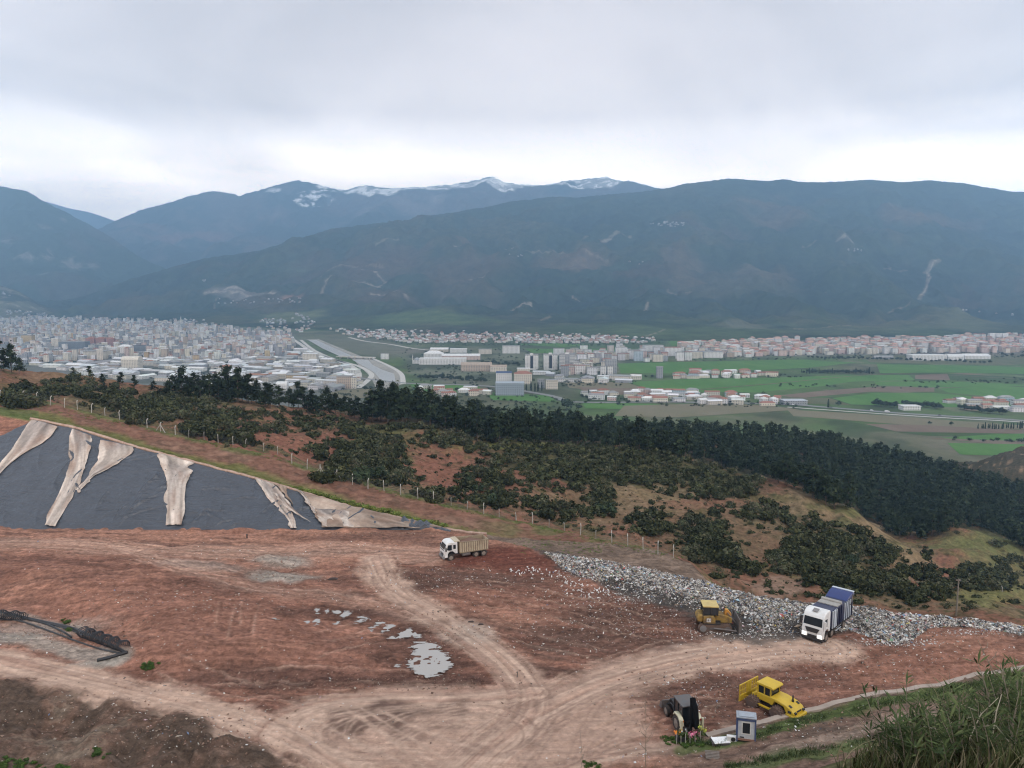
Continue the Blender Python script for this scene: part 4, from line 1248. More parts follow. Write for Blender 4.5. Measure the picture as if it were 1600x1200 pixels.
def cloth(name, left, right, mat, lift=.2, nx=17, ny=40, fold=.10, seed=0, label=None, tone=0):
    Lf = spline(left, 6); Rt_ = spline(right, 6)
    vs = []; cs = []
    for j in range(ny):
        t = j / (ny - 1)
        a = np.array(Lf[min(int(t * (len(Lf) - 1)), len(Lf) - 1)]); b = np.array(Rt_[min(int(t * (len(Rt_) - 1)), len(Rt_) - 1)])
        fa = t * (len(Lf) - 1); ia = min(int(fa), len(Lf) - 2); a = np.array(Lf[ia]) * (1 - fa + ia) + np.array(Lf[ia + 1]) * (fa - ia)
        fb = t * (len(Rt_) - 1); ib = min(int(fb), len(Rt_) - 2); b = np.array(Rt_[ib]) * (1 - fb + ib) + np.array(Rt_[ib + 1]) * (fb - ib)
        for i in range(nx):
            u = i / (nx - 1)
            jit = 3.2 * fbm(np.array([t * 8.0]), np.array([seed + (0 if u < .5 else 9.0)]), 3, 820)[0] * (1 if i in (0, nx - 1) else 0)
            p = a * (1 - u) + b * u + np.array([jit, 0])
            s = min(.992, max(.0, slope_from_photo(p[0], p[1])))
            q = slope_pt(p[0], s); n = slope_normal(p[0], s)
            f = fold * (math.sin(u * 17 + seed) * .5 + fbm(np.array([u * 5.0]), np.array([t * 2.2 + seed]), 3, 821)[0]) * (.35 + .65 * min(1, (1 - s) * 2 + .2))
            rim_ = 0
            vs.append(q + n * (.28 + lift + f + rim_))
            st_ = fbm(np.array([u * 6.0 + seed * 3 + 1.2 * math.sin(t * 5 + seed)]), np.array([t * 3.2 + seed]), 4, 822)[0]; bl_ = fbm(np.array([u * 3.0]), np.array([t * 5 + seed * 2]), 3, 823)[0]
            ce = min(1, (3.2 + 2.5 * math.sin(t * 7 + seed)) * min(u + .08 * math.sin(t * 11), 1 - u)) * (1.0 - .6 * t); ce = max(0, ce)
            k = np.array([.50, .43, .375]) * (1 - ce) + np.array([.235, .205, .19]) * ce
            if tone: k = np.array([.30, .235, .19]) * (1 + .12 * st_)
            k = k * (1 + .48 * st_); w_ = max(0, min(1, bl_ * 1.1)) * .55
            cs.append(k * (1 - w_) + np.array([.24, .15, .11]) * w_)
    o = world_child(name, np_mesh(name, np.array(vs), grid_faces(ny, nx), np.clip(np.array(cs), .03, .8)), mat, liner)
    sm = o.modifiers.new("thick", 'SOLIDIFY'); sm.thickness = .012
    if label: o["label"] = label
    return o


cloth("cloth_strip", [(50, 655), (28, 690), (0, 728), (-30, 768), (-62, 812)], [(92, 669), (72, 692), (32, 716), (2, 744), (-34, 800)], M_CLOTH, seed=1)
cloth("cloth_strip", [(111, 671), (112, 700), (108, 730), (99, 760), (86, 790), (70, 823)], [(146, 685), (141, 700), (134, 728), (128, 748), (112, 785), (88, 825)], M_CLOTH, seed=2)
cloth("cloth_strip", [(160, 690), (155, 710), (150, 726), (143, 740), (131, 756), (121, 768)], [(212, 701), (200, 716), (178, 731), (148, 747), (136, 760), (123, 773)], M_CLOTH, seed=3)
cloth("cloth_strip", [(242, 708), (252, 725), (257, 745), (260, 780), (260, 823)], [(302, 723), (297, 732), (299, 740), (293, 760), (287, 823)], M_CLOTH, seed=4)
cloth("cloth_strip", [(398, 750), (415, 772), (434, 797), (450, 815), (456, 828)], [(428, 758), (440, 775), (452, 792), (460, 812), (461, 829)], M_CLOTH, seed=5)
cloth("cloth_strip", [(430, 775), (440, 789), (452, 802)], [(440, 778), (462, 803), (486, 821)], M_CLOTH, seed=5.5, lift=.42, ny=18, fold=.1)
cloth("cloth_strip", [(428, 758), (445, 775), (456, 790)], [(446, 763), (449, 776), (458, 793)], M_CLOTH2, seed=5.8, lift=.3, ny=14, tone=1)
cloth("cloth_sheet", [(463, 767), (480, 787), (494, 807), (503, 828)], [(690, 829), (682, 828.5), (660, 826), (652, 831)], M_CLOTH2, seed=6, nx=90, ny=26, fold=.09, lift=.30, tone=1)
cloth("torn_flap", [(495, 799), (497, 812), (503, 827)], [(545, 803), (549, 815), (552, 828)], M_CLOTH, seed=7, lift=.36, nx=22, ny=14, fold=.10, label="loose paler flap with dark creases")
cloth("cloth_edge", [(463, 767), (477, 785), (490, 806)], [(470, 769), (484, 788), (496, 808)], M_CLOTH, seed=8, lift=.4, ny=16, nx=5, fold=.06)
# anchor trench line along the top of the sheet
tb = MB(); pts = []
for px in np.linspace(48, 760, 120):
    q = slope_pt(px, 1.0); n = slope_normal(px, .98)
    pts.append(tuple(q + np.array([0, .1, .22 + .10 * fbm(np.array([px / 9]), np.array([1.]), 2, 5)[0]])))
tb.tube(pts, .34, 6)
world_child("anchor_edge", tb.mesh("anchor_edge", 60), cloth_mat("dusty_edge", (.42, .31, .25), (.36, .25, .20), (.27, .17, .13)), liner)
for px in (113, 128, 30):
    pass

# ------------------------------------------------------------------ wire fences
M_POST = mat_plain("concrete_post", (.33, .31, .285), .9, var=.2, scale=2)
M_WIRE = mat_plain("fence_wire", (.16, .15, .14), .6, metal=.6, var=.1)


def fence(name, stations, label, h=2.1, brace_at=(), group=None):
    """stations: photo points of the feet"""
    W = [put(px, py) for px, py in stations]
    root = empty(name, tuple(W[0]), 0, label, "fence")
    inv = Matrix.Translation(W[0]).inverted()
    for i, p in enumerate(W):
        m = MB()
        r = .062
        m.box(-r, r, -r, r, -.3, h * .82)
        m.add([(-r, -r, h * .82), (r, -r, h * .82), (r, r, h * .82), (-r, r, h * .82), (-r, .32, h), (r, .32, h), (r, .47, h - .06), (-r, .47, h - .06)],
              [(0, 1, 5, 4), (1, 2, 6, 5), (2, 3, 7, 6), (3, 0, 4, 7), (4, 5, 6, 7)])
        o = m.build("post", M_POST, root, smooth_angle=None)
        o.location = p - W[0] + Vector((0, 0, 0)); o.rotation_euler = (random.uniform(-.04, .04), random.uniform(-.05, .05), random.uniform(-.3, .3))
    for bi in brace_at:
        p = W[bi] - W[0]
        a = (W[min(bi + 1, len(W) - 1)] - W[max(bi - 1, 0)]); a.z *= 1; a.normalize()
        for sgn in (-1, 1):
            q = p + a * (1.25 * sgn)
            gz = ground_z(*(W[0] + q).xy, default=(W[0] + q).z) - W[0].z
            m = MB(); m.cyl((q.x, q.y, gz - .1), (p.x, p.y, p.z + h * .78), .07, n=6)
            m.build("brace", M_POST, root, smooth_angle=None)
    m = MB()
    for k in range(6):
        z = .2 + k * (h * .8 - .25) / 5
        m.tube([tuple(p - W[0] + Vector((0, -.05, z))) for p in W], .012, 4)
    m.build("wire", M_WIRE, root)
    return root


fence("wire_fence", [(1, 624), (14, 625), (36, 624), (58, 627), (79, 633), (101, 637), (121, 640), (143, 645), (164, 650), (187, 656), (208, 662), (230, 669), (251, 675), (274, 680), (295, 684), (319, 688), (341, 692), (364, 695), (384, 699), (412, 705), (434, 710), (456, 724), (480, 733), (501, 742), (526, 750), (551, 757), (575, 764), (600, 767), (626, 773), (653, 779), (677, 785), (705, 790), (730, 796), (756, 803), (780, 808), (806, 813), (832, 818), (858, 824), (882, 829), (907, 836), (931, 842), (956, 848), (981, 854), (1005, 860), (1028, 866), (1052, 872)],
      "long wire fence on bent concrete posts along the top of the red bank", brace_at=(2, 12, 23, 24, 35))
fence("wire_fence", [(1497, 905), (1505, 903), (1515, 902), (1527, 908), (1540, 914), (1552, 919), (1566, 925)], "short wire fence crossing the grassy ridge by the lone wooden pole", h=1.6)

# ------------------------------------------------------------------ waste and litter
PAL = np.array([(.62, .61, .60), (.52, .50, .47), (.42, .39, .36), (.66, .64, .60), (.32, .29, .26), (.25, .23, .21), (.13, .12, .115), (.07, .07, .075), (.05, .05, .06), (.16, .22, .34), (.24, .33, .45), (.45, .12, .10), (.50, .40, .12), (.42, .33, .25), (.20, .15, .11), (.14, .26, .17), (.50, .34, .36), (.30, .42, .48)])
PW = np.array([9, 10, 12, 7, 14, 14, 14, 11, 9, 1.2, 1.5, 1.2, 1.2, 7, 9, .8, 1.5, 2]); PW = PW / PW.sum()
OCT = np.array([(1, 0, 0), (-1, 0, 0), (0, 1, 0), (0, -1, 0), (0, 0, 1), (0, 0, -1)], float)
OCF = np.array([(0, 2, 4), (2, 1, 4), (1, 3, 4), (3, 0, 4), (2, 0, 5), (1, 2, 5), (3, 1, 5), (0, 3, 5)])


def scatter_mesh(name, pts, smin, smax, pal, pw, flat=.5, sheets=.4, lift=.2):
    """crumpled bits lying about: bags as lumpy solids, sheets as bent flaps"""
    n = len(pts)
    pts = np.array(pts, float)
    V = np.empty((n, 6, 3)); S = smin + (smax - smin) * RNG.random(n) ** 2.2
    B = OCT[None] * (0.55 + .9 * RNG.random((n, 6, 1)))
    B = B + (RNG.random((n, 6, 3)) - .5) * .7
    sc = np.stack([1 + .9 * RNG.random(n), .6 + .6 * RNG.random(n), np.where(RNG.random(n) < sheets, .12 + .2 * RNG.random(n), flat + .4 * RNG.random(n))], -1)
    B = B * sc[:, None, :] * S[:, None, None]
    a = RNG.random(n) * 6.283; t = (RNG.random(n) - .5) * 1.6
    ct, st = np.cos(t), np.sin(t)
    bx = B[..., 0] * ct[:, None] - B[..., 2] * st[:, None]; bz = B[..., 0] * st[:, None] + B[..., 2] * ct[:, None]
    ca, sa = np.cos(a)[:, None], np.sin(a)[:, None]
    V[..., 0] = bx * ca - B[..., 1] * sa + pts[:, None, 0]
    V[..., 1] = bx * sa + B[..., 1] * ca + pts[:, None, 1]
    V[..., 2] = bz + pts[:, None, 2] + (S * lift)[:, None]
    F = OCF[None] + (np.arange(n) * 6)[:, None, None]
    ci = RNG.choice(len(pal), n, p=pw)
    c = pal[ci] * (.75 + .5 * RNG.random((n, 1)))
    return np_mesh(name, V.reshape(-1, 3), F.reshape(-1, 3), np.repeat(c, 6, 0), shade=False)


# quick exact drop onto the meshed ground: bilinear in the sheet's own rows and columns is not needed, rays are cheap
def sample_poly(poly, n, dens=None):
    xs = [p[0] for p in poly]; ys = [p[1] for p in poly]
    out_ = []
    while len(out_) < n:
        m = max(2000, n)
        a = RNG.uniform(min(xs), max(xs), m); b = RNG.uniform(min(ys), max(ys), m)
        k = poly_sd(a, b, poly) < 0
        if dens is not None:
            k &= RNG.random(m) < dens(a, b)
        out_ += list(zip(a[k], b[k]))
    return out_[:n]


M_TRASH = mat_attr("waste_bits", rough=.75, var=.15, scale=2, spec=.3)


def on_ground(pp):
    r_ = []
    for px, py in pp:
        b = pick(px, py, (ground,))
        if b is not None and b[0].y > 46: r_.append(tuple(b[0]))
    return r_


def dens_waste(a, b):
    d, _ = line_sd(a, b, waste_top)
    m = fbm(a / 40, b / 14, 3, 850)
    k = np.clip(1.15 - d / 46, .12, 1) * np.clip(.75 + .7 * m, .1, 1)
    k = np.where(a > 1290, np.clip(.9 + .4 * m, .3, 1), k)
    k *= 1 - .8 * (1 - smooth(-4, 6, poly_sd(a, b, [(940, 905), (1060, 930), (1150, 952), (1180, 985), (1120, 985), (1040, 945)])))
    return k


wp = on_ground(sample_poly([(850, 862)] + [(x, y - 8) for x, y in waste_top[2:]] + waste_poly[len(waste_top):], 54000, dens_waste))
o = link_mesh("waste", scatter_mesh("waste", wp, .04, .20, PAL, PW), M_TRASH)
tag(o, "heap of mixed white, grey and coloured refuse along the edge of the tip", "waste", kind="stuff")
lit = []
for cx, cy, rx, ry, n in [(960, 950, 150, 45, 400), (700, 905, 160, 30, 420), (880, 990, 160, 50, 320), (1120, 990, 130, 22, 420), (1090, 1075, 110, 45, 260), (1400, 1015, 180, 30, 300), (1300, 1060, 160, 40, 160), (330, 940, 180, 30, 200), (150, 1010, 160, 40, 130), (620, 1000, 250, 90, 160), (300, 1130, 280, 60, 320), (250, 870, 300, 25, 120), (560, 860, 120, 15, 80), (1250, 1140, 160, 40, 120), (1000, 1180, 120, 20, 60), (980, 925, 90, 20, 260), (1000, 935, 130, 14, 500), (1180, 988, 90, 8, 500), (1400, 1004, 60, 6, 400), (1520, 988, 90, 6, 300), (900, 900, 50, 10, 200)]:
    for _ in range(n):
        lit.append((RNG.normal(cx, rx * .55), RNG.normal(cy, ry * .55)))
lit = [(a, b) for a, b in lit if 835 < b < 1198 and -60 < a < 1660]
lp = on_ground(lit)
o = link_mesh("litter", scatter_mesh("litter", lp, .03, .12, PAL[[0, 1, 2, 3, 4, 8, 9, 13, 16]], np.array([.2, .17, .14, .12, .12, .06, .04, .11, .04]), flat=.35), M_TRASH)
tag(o, "scraps of paper and plastic strewn over the red soil", "litter", kind="stuff")
cl = []
for cx, cy, rx, ry, n in [(700, 905, 160, 25, 500), (960, 960, 160, 40, 900), (300, 940, 200, 25, 500), (230, 1140, 230, 50, 800), (1090, 1085, 120, 40, 700), (1300, 1040, 200, 40, 800), (680, 1062, 130, 14, 300), (690, 990, 50, 40, 400), (450, 1070, 200, 16, 300), (1250, 1140, 180, 40, 500), (100, 985, 110, 14, 500), (580, 833, 120, 3, 420), (430, 890, 70, 20, 500), (850, 1000, 250, 90, 160)]:
    for _ in range(n):
        cl.append((RNG.normal(cx, rx * .6), RNG.normal(cy, ry * .6)))
cl = [(a, b) for a, b in cl if 832 < b < 1199 and -60 < a < 1660]
o = link_mesh("rubble", scatter_mesh("rubble", on_ground(cl), .03, .13, np.array([(.20, .11, .08), (.15, .09, .065), (.26, .17, .125), (.10, .07, .055), (.30, .25, .2)]), np.array([.3, .25, .2, .15, .1]), flat=.6, sheets=0, lift=.05), M_TRASH)
tag(o, "clods and stones on the churned soil", "rubble", kind="stuff")

# ------------------------------------------------------------------ puddles
M_PUD, ntp, pp_ = new_mat("muddy_water")
pp_.inputs["Base Color"].default_value = (.36, .33, .30, 1); pp_.inputs["Roughness"].default_value = .10; pp_.inputs["Specular IOR Level"].default_value = .9


def puddle(pts, seed, jag=2.4):
    """water lying level in the ruts, ragged where the soil stands out of it"""
    per = spline(pts + [pts[0]], 6)
    W = [at_z(px, py, 0) for px, py in per]
    zs = [put(px, py).z for px, py in per]
    z0 = float(np.median(zs)) + .05
    x0, x1, y0, y1 = min(p[0] for p in W) - .8, max(p[0] for p in W) + .8, min(p[1] for p in W) - .8, max(p[1] for p in W) + .8
    st = .08
    gx, gy = np.meshgrid(np.arange(x0, x1, st), np.arange(y0, y1, st))
    qx, qy = to_px(gx, gy, np.full(gx.shape, z0))
    sd_ = poly_sd(qx, qy, per) + jag * (1.0 * fbm(gx / 1.6, gy / .7, 3, 860 + seed) + 1.0 * fbm(gx / .6, gy / .22, 3, 861 + seed))
    k = sd_ < 0
    vid = {}; vs = []; fs = []
    for a, b in zip(*np.nonzero(k)):
        f = []
        for da, db in ((0, 0), (0, 1), (1, 1), (1, 0)):
            key = (a + da, b + db)
            if key not in vid:
                vid[key] = len(vs); vs.append((x0 + (b + db) * st, y0 + (a + da) * st, z0))
            f.append(vid[key])
        fs.append(f)
    if not fs: return
    me = bpy.data.meshes.new("puddle"); me.from_pydata(vs, [], fs); me.update()
    return tag(link_mesh("puddle", me, M_PUD), kind="structure")


PUD = [[(602, 1030), (606, 1026), (612, 1034), (626, 1029), (638, 1022), (646, 1014), (640, 1008), (650, 1002), (664, 1004), (676, 1008), (688, 1016), (698, 1024), (706, 1036), (700, 1046), (690, 1054), (676, 1060), (660, 1057), (646, 1048), (634, 1038), (618, 1037), (604, 1039)],
       [(622, 993), (632, 985), (641, 981), (646, 987), (658, 995), (646, 996), (634, 997), (620, 1000)],
       [(592, 990), (600, 978), (614, 976), (608, 984), (596, 989)], [(584, 977), (590, 971), (600, 974), (592, 979)], [(552, 974), (562, 968), (576, 966), (566, 972)], [(558, 964), (568, 962), (572, 966)],
       [(530, 961), (536, 956), (550, 956), (545, 961), (536, 967)], [(518, 954), (526, 953), (532, 957), (524, 960)], [(506, 957), (511, 953), (510, 959)], [(489, 956), (493, 951), (498, 953), (495, 958)],
       [(484, 976), (490, 970), (499, 970), (493, 978)], [(471, 975), (478, 969), (483, 971), (476, 976)], [(426, 966), (431, 966), (441, 975), (434, 976)], [(434, 949), (441, 948), (449, 952), (442, 953)], [(522, 974), (528, 971), (531, 972), (525, 975)], [(575, 983), (582, 979), (588, 981), (580, 986)], [(606, 998), (612, 994), (618, 996), (610, 1000)]]
for i, p_ in enumerate(PUD):
    puddle(p_, i, 5.0 if i == 0 else 2.2)

# ------------------------------------------------------------------ black pipes and hose coils by the gravel
M_HDPE = mat_plain("black_pipe_plastic", (.018, .018, .021), .45, var=.3, scale=1)


def ground_path(pts, lift, n=6):
    out_ = []
    for px, py in spline(pts, n):
        q = put(px, py); out_.append((q.x, q.y, q.z + lift))
    return out_


def pipe(pts, r, label, lift=None):
    m = MB(); path = ground_path(pts, r * .9 if lift is None else lift)
    o0 = Vector(path[0])
    m.tube([tuple(Vector(p) - o0) for p in path], r, 8)
    o = m.build("pipe", M_HDPE); o.location = o0
    return tag(o, label, "pipe", "black pipes beside the gravel strip")


pipe([(-60, 950), (0, 958), (60, 971), (110, 982), (140, 994), (172, 1008), (196, 1021)], .15, "long black pipe along the foot of the red bank, behind the coils")
pipe([(-60, 965), (0, 969), (30, 971), (80, 988), (120, 1003), (160, 1016), (194, 1023)], .10, "thin black pipe on the gravel side of the coils")
pipe([(36, 967), (72, 976), (100, 989), (112, 997)], .11, "short slack black pipe crossing between the two coils")
pipe([(28, 963), (70, 974), (110, 985), (130, 994)], .10, "black pipe running close above the slack one between the coils")
pipe([(199, 1021), (176, 1028), (152, 1034)], .19, "stout black pipe stub angled away below the coil end")


def coil(a, b, turns, r, label):
    A = put(*a); B = put(*b)
    d = B - A; Lg = d.length; d.normalize(); s_ = Vector((-d.y, d.x, 0)).normalized(); u_ = d.cross(s_); u_ = u_ if u_.z > 0 else -u_
    m = MB(); pts = []
    N = turns * 14
    for i in range(N + 1):
        t = 2 * math.pi * i / 14
        rr = r * (1 + .10 * math.sin(i * .37) + .05 * math.sin(i * 1.3))
        pts.append(tuple(d * (Lg * i / N) + s_ * (rr * 1.25 * math.cos(t)) + u_ * (rr * (math.sin(t) + .95))))
    m.tube(pts, .055, 6)
    o = m.build("hose_coil", M_HDPE); o.location = A
    return tag(o, label, "hose coil", "hose coils")


coil((130, 994), (197, 1018), 30, .55, "long black hose coil lying at the lower end of the pipes")
coil((-12, 965), (38, 969), 16, .5, "black hose coil cut by the frame at the upper end of the pipes")
# low concrete footing under the coil end
# ------------------------------------------------------------------ foliage
M_LEAF = mat_attr("foliage", rough=.9, var=.0, spec=.05, objvar=.28)
M_BARK = mat_plain("bark", (.085, .06, .045), .95, var=.3)
M_TWIG = mat_plain("dry_stem", (.20, .165, .125), .95, var=.3, scale=8)


def leaf_cloud(n, pos_fn, size, pal, tri=True, up=.3, rng=RNG):
    """n small leaf clumps; pos_fn gives centres and outward directions"""
    c, dirs = pos_fn(n)
    nr = dirs + (rng.random((n, 3)) - .5) * 1.5; nr[:, 2] += up
    nr /= np.linalg.norm(nr, axis=1)[:, None] + 1e-9
    a = np.cross(nr, rng.random((n, 3)) - .5); a /= np.linalg.norm(a, axis=1)[:, None] + 1e-9
    b = np.cross(nr, a)
    s = (size * (.55 + .9 * rng.random(n)))[:, None]
    if tri:
        V = np.stack([c + a * s, c - a * s * .5 + b * s * .8, c - a * s * .6 - b * s * .7 - nr * s * .25], 1)
    else:
        V = np.stack([c + a * s, c + b * s * .7 + nr * s * .2, c - a * s, c - b * s * .7 - nr * s * .2], 1)
    k = V.shape[1]
    F = np.arange(n * k).reshape(n, k)
    pi = rng.integers(0, len(pal), n)
    # clumps: the species' own light and dark shoots come in patches
    q = np.sin(c[:, 0] * 2.1 + 1) * np.sin(c[:, 1] * 2.3 + 2) * np.sin(c[:, 2] * 1.9)
    colr = np.array(pal)[pi] * (1 + .28 * np.sign(q) * np.abs(q) ** .5)[:, None] * (.8 + .4 * rng.random((n, 1)))
    return V.reshape(-1, 3), F, np.repeat(np.clip(colr, .008, 1), k, 0)


PINE_PAL = [(.018, .028, .015), (.025, .036, .018), (.013, .021, .013), (.036, .046, .023)]
SHRUB_PAL = [(.032, .037, .018), (.046, .052, .024), (.022, .027, .014), (.070, .070, .033)]
LIME_PAL = [(.16, .19, .045), (.12, .16, .04), (.20, .21, .06), (.08, .12, .035)]
OLIVE_PAL = [(.060, .066, .036), (.078, .080, .046), (.044, .052, .028), (.095, .085, .052)]


def pine_shape(h, w, seed):
    rg = np.random.default_rng(seed)
    nb = int(rg.integers(16, 24))
    bz = np.sort(rg.random(nb) ** .85) * .80 + .17; ba = rg.random(nb) * 6.283
    bl = w * .5 * (np.clip(1.15 - bz, .12, 1) ** .75) * (.65 + .6 * rg.random(nb))
    lean = (rg.random(2) - .5) * .6

    def f(n):
        i = rg.integers(0, nb, n)
        t = np.sqrt(rg.random(n))
        r_ = bl[i] * t
        c = np.stack([np.cos(ba[i]) * r_, np.sin(ba[i]) * r_, bz[i] * h + r_ * .22 + .0 * t], -1)
        sp = (.10 + .16 * t)[:, None] * w * .36
        c = c + rg.normal(size=(n, 3)) * sp * np.array([1, 1, .55])
        c[:, :2] += lean * (c[:, 2:] / h) ** 2
        m = rg.random(n) < .08
        c[m] = np.array([lean[0], lean[1], h * .93]) + rg.normal(size=(m.sum(), 3)) * np.array([.22, .22, .45])
        d = c - np.array([0, 0, h * .5]); d /= np.linalg.norm(d, axis=1)[:, None] + 1e-9
        return c, d
    return f


def bush_shape(w, h, seed, lobes=7):
    rg = np.random.default_rng(seed)
    lc = np.stack([(rg.random(lobes) - .5) * w * .75, (rg.random(lobes) - .5) * w * .75, h * (.2 + .35 * rg.random(lobes))], -1)
    lr = .26 * w * (.6 + .7 * rg.random(lobes))

    def f(n):
        i = rg.integers(0, lobes, n)
        d = rg.normal(size=(n, 3)); d /= np.linalg.norm(d, axis=1)[:, None]
        rad = lr[i] * (.55 + .55 * rg.random(n) ** .5)
        c = lc[i] + d * rad[:, None] * np.array([1, 1, min(1.0, h / w * 1.25)])
        c[:, 2] = np.abs(c[:, 2])
        return c, d
    return f


def trunk_mb(h, r, lean=(0, 0), limbs=5, seed=0):
    rg = random.Random(seed)
    m = MB()
    m.tube([(0, 0, -.4), (lean[0] * .1, lean[1] * .1, h * .35), (lean[0] * .5, lean[1] * .5, h * .7), (lean[0], lean[1], h * .95)], r, 6, taper=r * .2)
    for k in range(limbs):
        z = h * (.3 + .5 * k / limbs); a = rg.random() * 6.28; l_ = h * .2 * (1.2 - k / limbs)
        m.tube([(0, 0, z), (math.cos(a) * l_ * .5, math.sin(a) * l_ * .5, z + l_ * .2), (math.cos(a) * l_, math.sin(a) * l_, z + l_ * .35)], r * .35, 4, taper=r * .1)
    return m


# prototypes: meshes shared by the copies (unit height for pines)
PINES = []
for k in range(7):
    h = 8.0; wd = random.uniform(4.2, 5.6)
    V, F, c = leaf_cloud(900, pine_shape(h, wd, 900 + k), .36, PINE_PAL)
    PINES.append((np_mesh("pine_crown", V, F, c, shade=False), trunk_mb(h, .16, seed=k).mesh("pine_trunk", 40), (V, F, c)))
PINES_LO = []
for k in range(5):
    V, F, c = leaf_cloud(230, pine_shape(8.0, random.uniform(4.2, 5.6), 930 + k), .62, PINE_PAL)
    PINES_LO.append((V, F, c))
BUSH = []
for k in range(7):
    V, F, c = leaf_cloud(520, bush_shape(2.6, random.uniform(1.4, 2.0), 950 + k), .23, SHRUB_PAL)
    BUSH.append((np_mesh("shrub", V, F, c, shade=False), (V, F, c)))
BUSH_LO = []
for k in range(5):
    V, F, c = leaf_cloud(110, bush_shape(2.6, 1.6, 970 + k), .40, SHRUB_PAL)
    BUSH_LO.append((V, F, c))
OLIVE = []
for k in range(4):
    V, F, c = leaf_cloud(360, bush_shape(2.4, 1.7, 980 + k), .22, OLIVE_PAL)
    OLIVE.append((np_mesh("olive_shrub", V, F, c, shade=False), (V, F, c)))
LIMEB = []
for k in range(5):
    V, F, c = leaf_cloud(420, bush_shape(2.2, 1.3, 990 + k), .17, LIME_PAL)
    LIMEB.append((np_mesh("verge_plant", V, F, c, shade=False), (V, F, c)))
BROAD = []
for k in range(4):
    h = 9.0
    bs_ = bush_shape(7.0, 6.0, 1000 + k, 11)
    V, F, c = leaf_cloud(420, bs_, .75, [(.034, .05, .028), (.05, .066, .034), (.028, .04, .024)])
    V[:, 2] += 2.2
    BROAD.append((np_mesh("tree_crown", V, F, c, shade=False), trunk_mb(6, .22, seed=k + 20).mesh("tree_trunk", 40), (V, F, c)))
CYP = []
for k in range(3):
    rg = np.random.default_rng(1020 + k)

    def cy_(n, rg=rg):
        t = rg.random(n); rad = .95 * np.sin(np.pi * np.clip(t * .86 + .12, 0, 1)) ** .8 * (1 - .55 * t)
        a = rg.random(n) * 6.283
        c = np.stack([np.cos(a) * rad * 1.3, np.sin(a) * rad * 1.3, t * 9.5 + .4], -1) + rg.normal(size=(n, 3)) * .12
        d = np.stack([np.cos(a), np.sin(a), 0 * a + .3], -1)
        return c, d
    V, F, c = leaf_cloud(320, cy_, .5, [(.02, .034, .02), (.03, .042, .024)])
    CYP.append((np_mesh("cypress_crown", V, F, c, shade=False), trunk_mb(8, .14, limbs=0, seed=k).mesh("cypress_trunk", 40), (V, F, c)))


def place_tree(name, proto, p, sc, label, cat, group, rz=None, zs=1.0, parts=("crown", "trunk")):
    """one tree with its own trunk and crown"""
    r_ = empty(name, tuple(p), random.uniform(0, 6.28) if rz is None else rz, label, cat, group)
    s_ = sc
    r_.scale = (s_, s_, s_ * zs)
    link_part(parts[0], proto[0], r_); link_part(parts[1], proto[1], r_)
    return r_


def link_part(name, me, parent):
    o = bpy.data.objects.new(name, me); COL.objects.link(o); o.parent = parent
    return o


for pr in PINES + BROAD + CYP:
    pr[0].materials.append(M_LEAF); pr[1].materials.append(M_BARK)
for pr in BUSH + OLIVE + LIMEB:
    pr[0].materials.append(M_LEAF)


def place_bush(name, me, p, sc, label, cat, group, zs=1.0):
    o = bpy.data.objects.new(name, me); COL.objects.link(o)
    o.location = p; o.rotation_euler = (0, 0, random.uniform(0, 6.28)); o.scale = (sc, sc, sc * zs)
    return tag(o, label, cat, group)


def merged(protos, items):
    """many plants too small to tell apart, as one mesh: items (x, y, z, scale, zscale)"""
    VS, FS, CS = [], [], []
    n = 0
    for (x, y, z, s, zs) in items:
        V, F, c = protos[random.randrange(len(protos))]
        a = random.uniform(0, 6.28); ca, sa = math.cos(a), math.sin(a)
        W = np.empty_like(V)
        W[:, 0] = (V[:, 0] * ca - V[:, 1] * sa) * s + x
        W[:, 1] = (V[:, 0] * sa + V[:, 1] * ca) * s + y
        W[:, 2] = V[:, 2] * s * zs + z
        VS.append(W); FS.append(F + n); n += len(V)
        CS.append(c * (.8 + .4 * random.random()))
    return np.concatenate(VS), np.concatenate(FS), np.concatenate(CS)


def seen(p, rad=0.0):
    """whether the point is in the frame and not behind the ground"""
    px, py = to_px(*p)
    if not (-15 < px < 1615 and -10 < py < 1210): return False
    d = Vector(p) - ORG; dist = d.length
    for o in (ground, hills):
        ok, loc, _, _ = o.ray_cast(ORG, d.normalized(), distance=dist - .5, depsgraph=DG)
        if ok: return False
    return True


# ------------------------------------------------------------------ pine wood on the far slope
wood_poly = [(586, 658), (640, 648), (700, 655), (800, 660), (900, 668), (1000, 676), (1100, 678), (1200, 683), (1300, 692), (1400, 718), (1500, 744), (1600, 776), (1680, 810), (1680, 880), (1600, 862), (1540, 830), (1500, 826), (1440, 846), (1400, 842), (1345, 815), (1300, 800), (1250, 768), (1200, 752), (1100, 722), (1000, 706), (900, 699), (760, 692), (700, 670), (650, 655)]
cand = []
for px, py in sample_poly(wood_poly, 2100):
    b = pick(px, py, (hills,))
    if b is None: continue
    p = b[0]
    if p.y < 255: continue
    s_ = random.uniform(.75, 1.35) * (1.15 if px < 1000 else 1.0)
    cand.append((p, s_))
for px in np.linspace(586, 1600, 190):                    # the dense skyline of the wood
    py = np.interp(px, [586, 640, 700, 800, 900, 1000, 1100, 1200, 1300, 1400, 1500, 1600], [655, 652, 660, 665, 672, 679, 680, 685, 695, 721, 746, 778])
    b = pick(px + random.uniform(-4, 4), py + random.uniform(0, 6), (hills,))
    if b: cand.append((b[0], random.uniform(.85, 1.45) * (1.25 if px < 760 else 1)))
for _ in range(90):                                       # tall dark stand at its left end
    b = pick(random.uniform(590, 770), random.uniform(652, 690), (hills,))
    if b and b[0].y > 290: cand.append((b[0], random.uniform(1.2, 1.75)))
thin = []
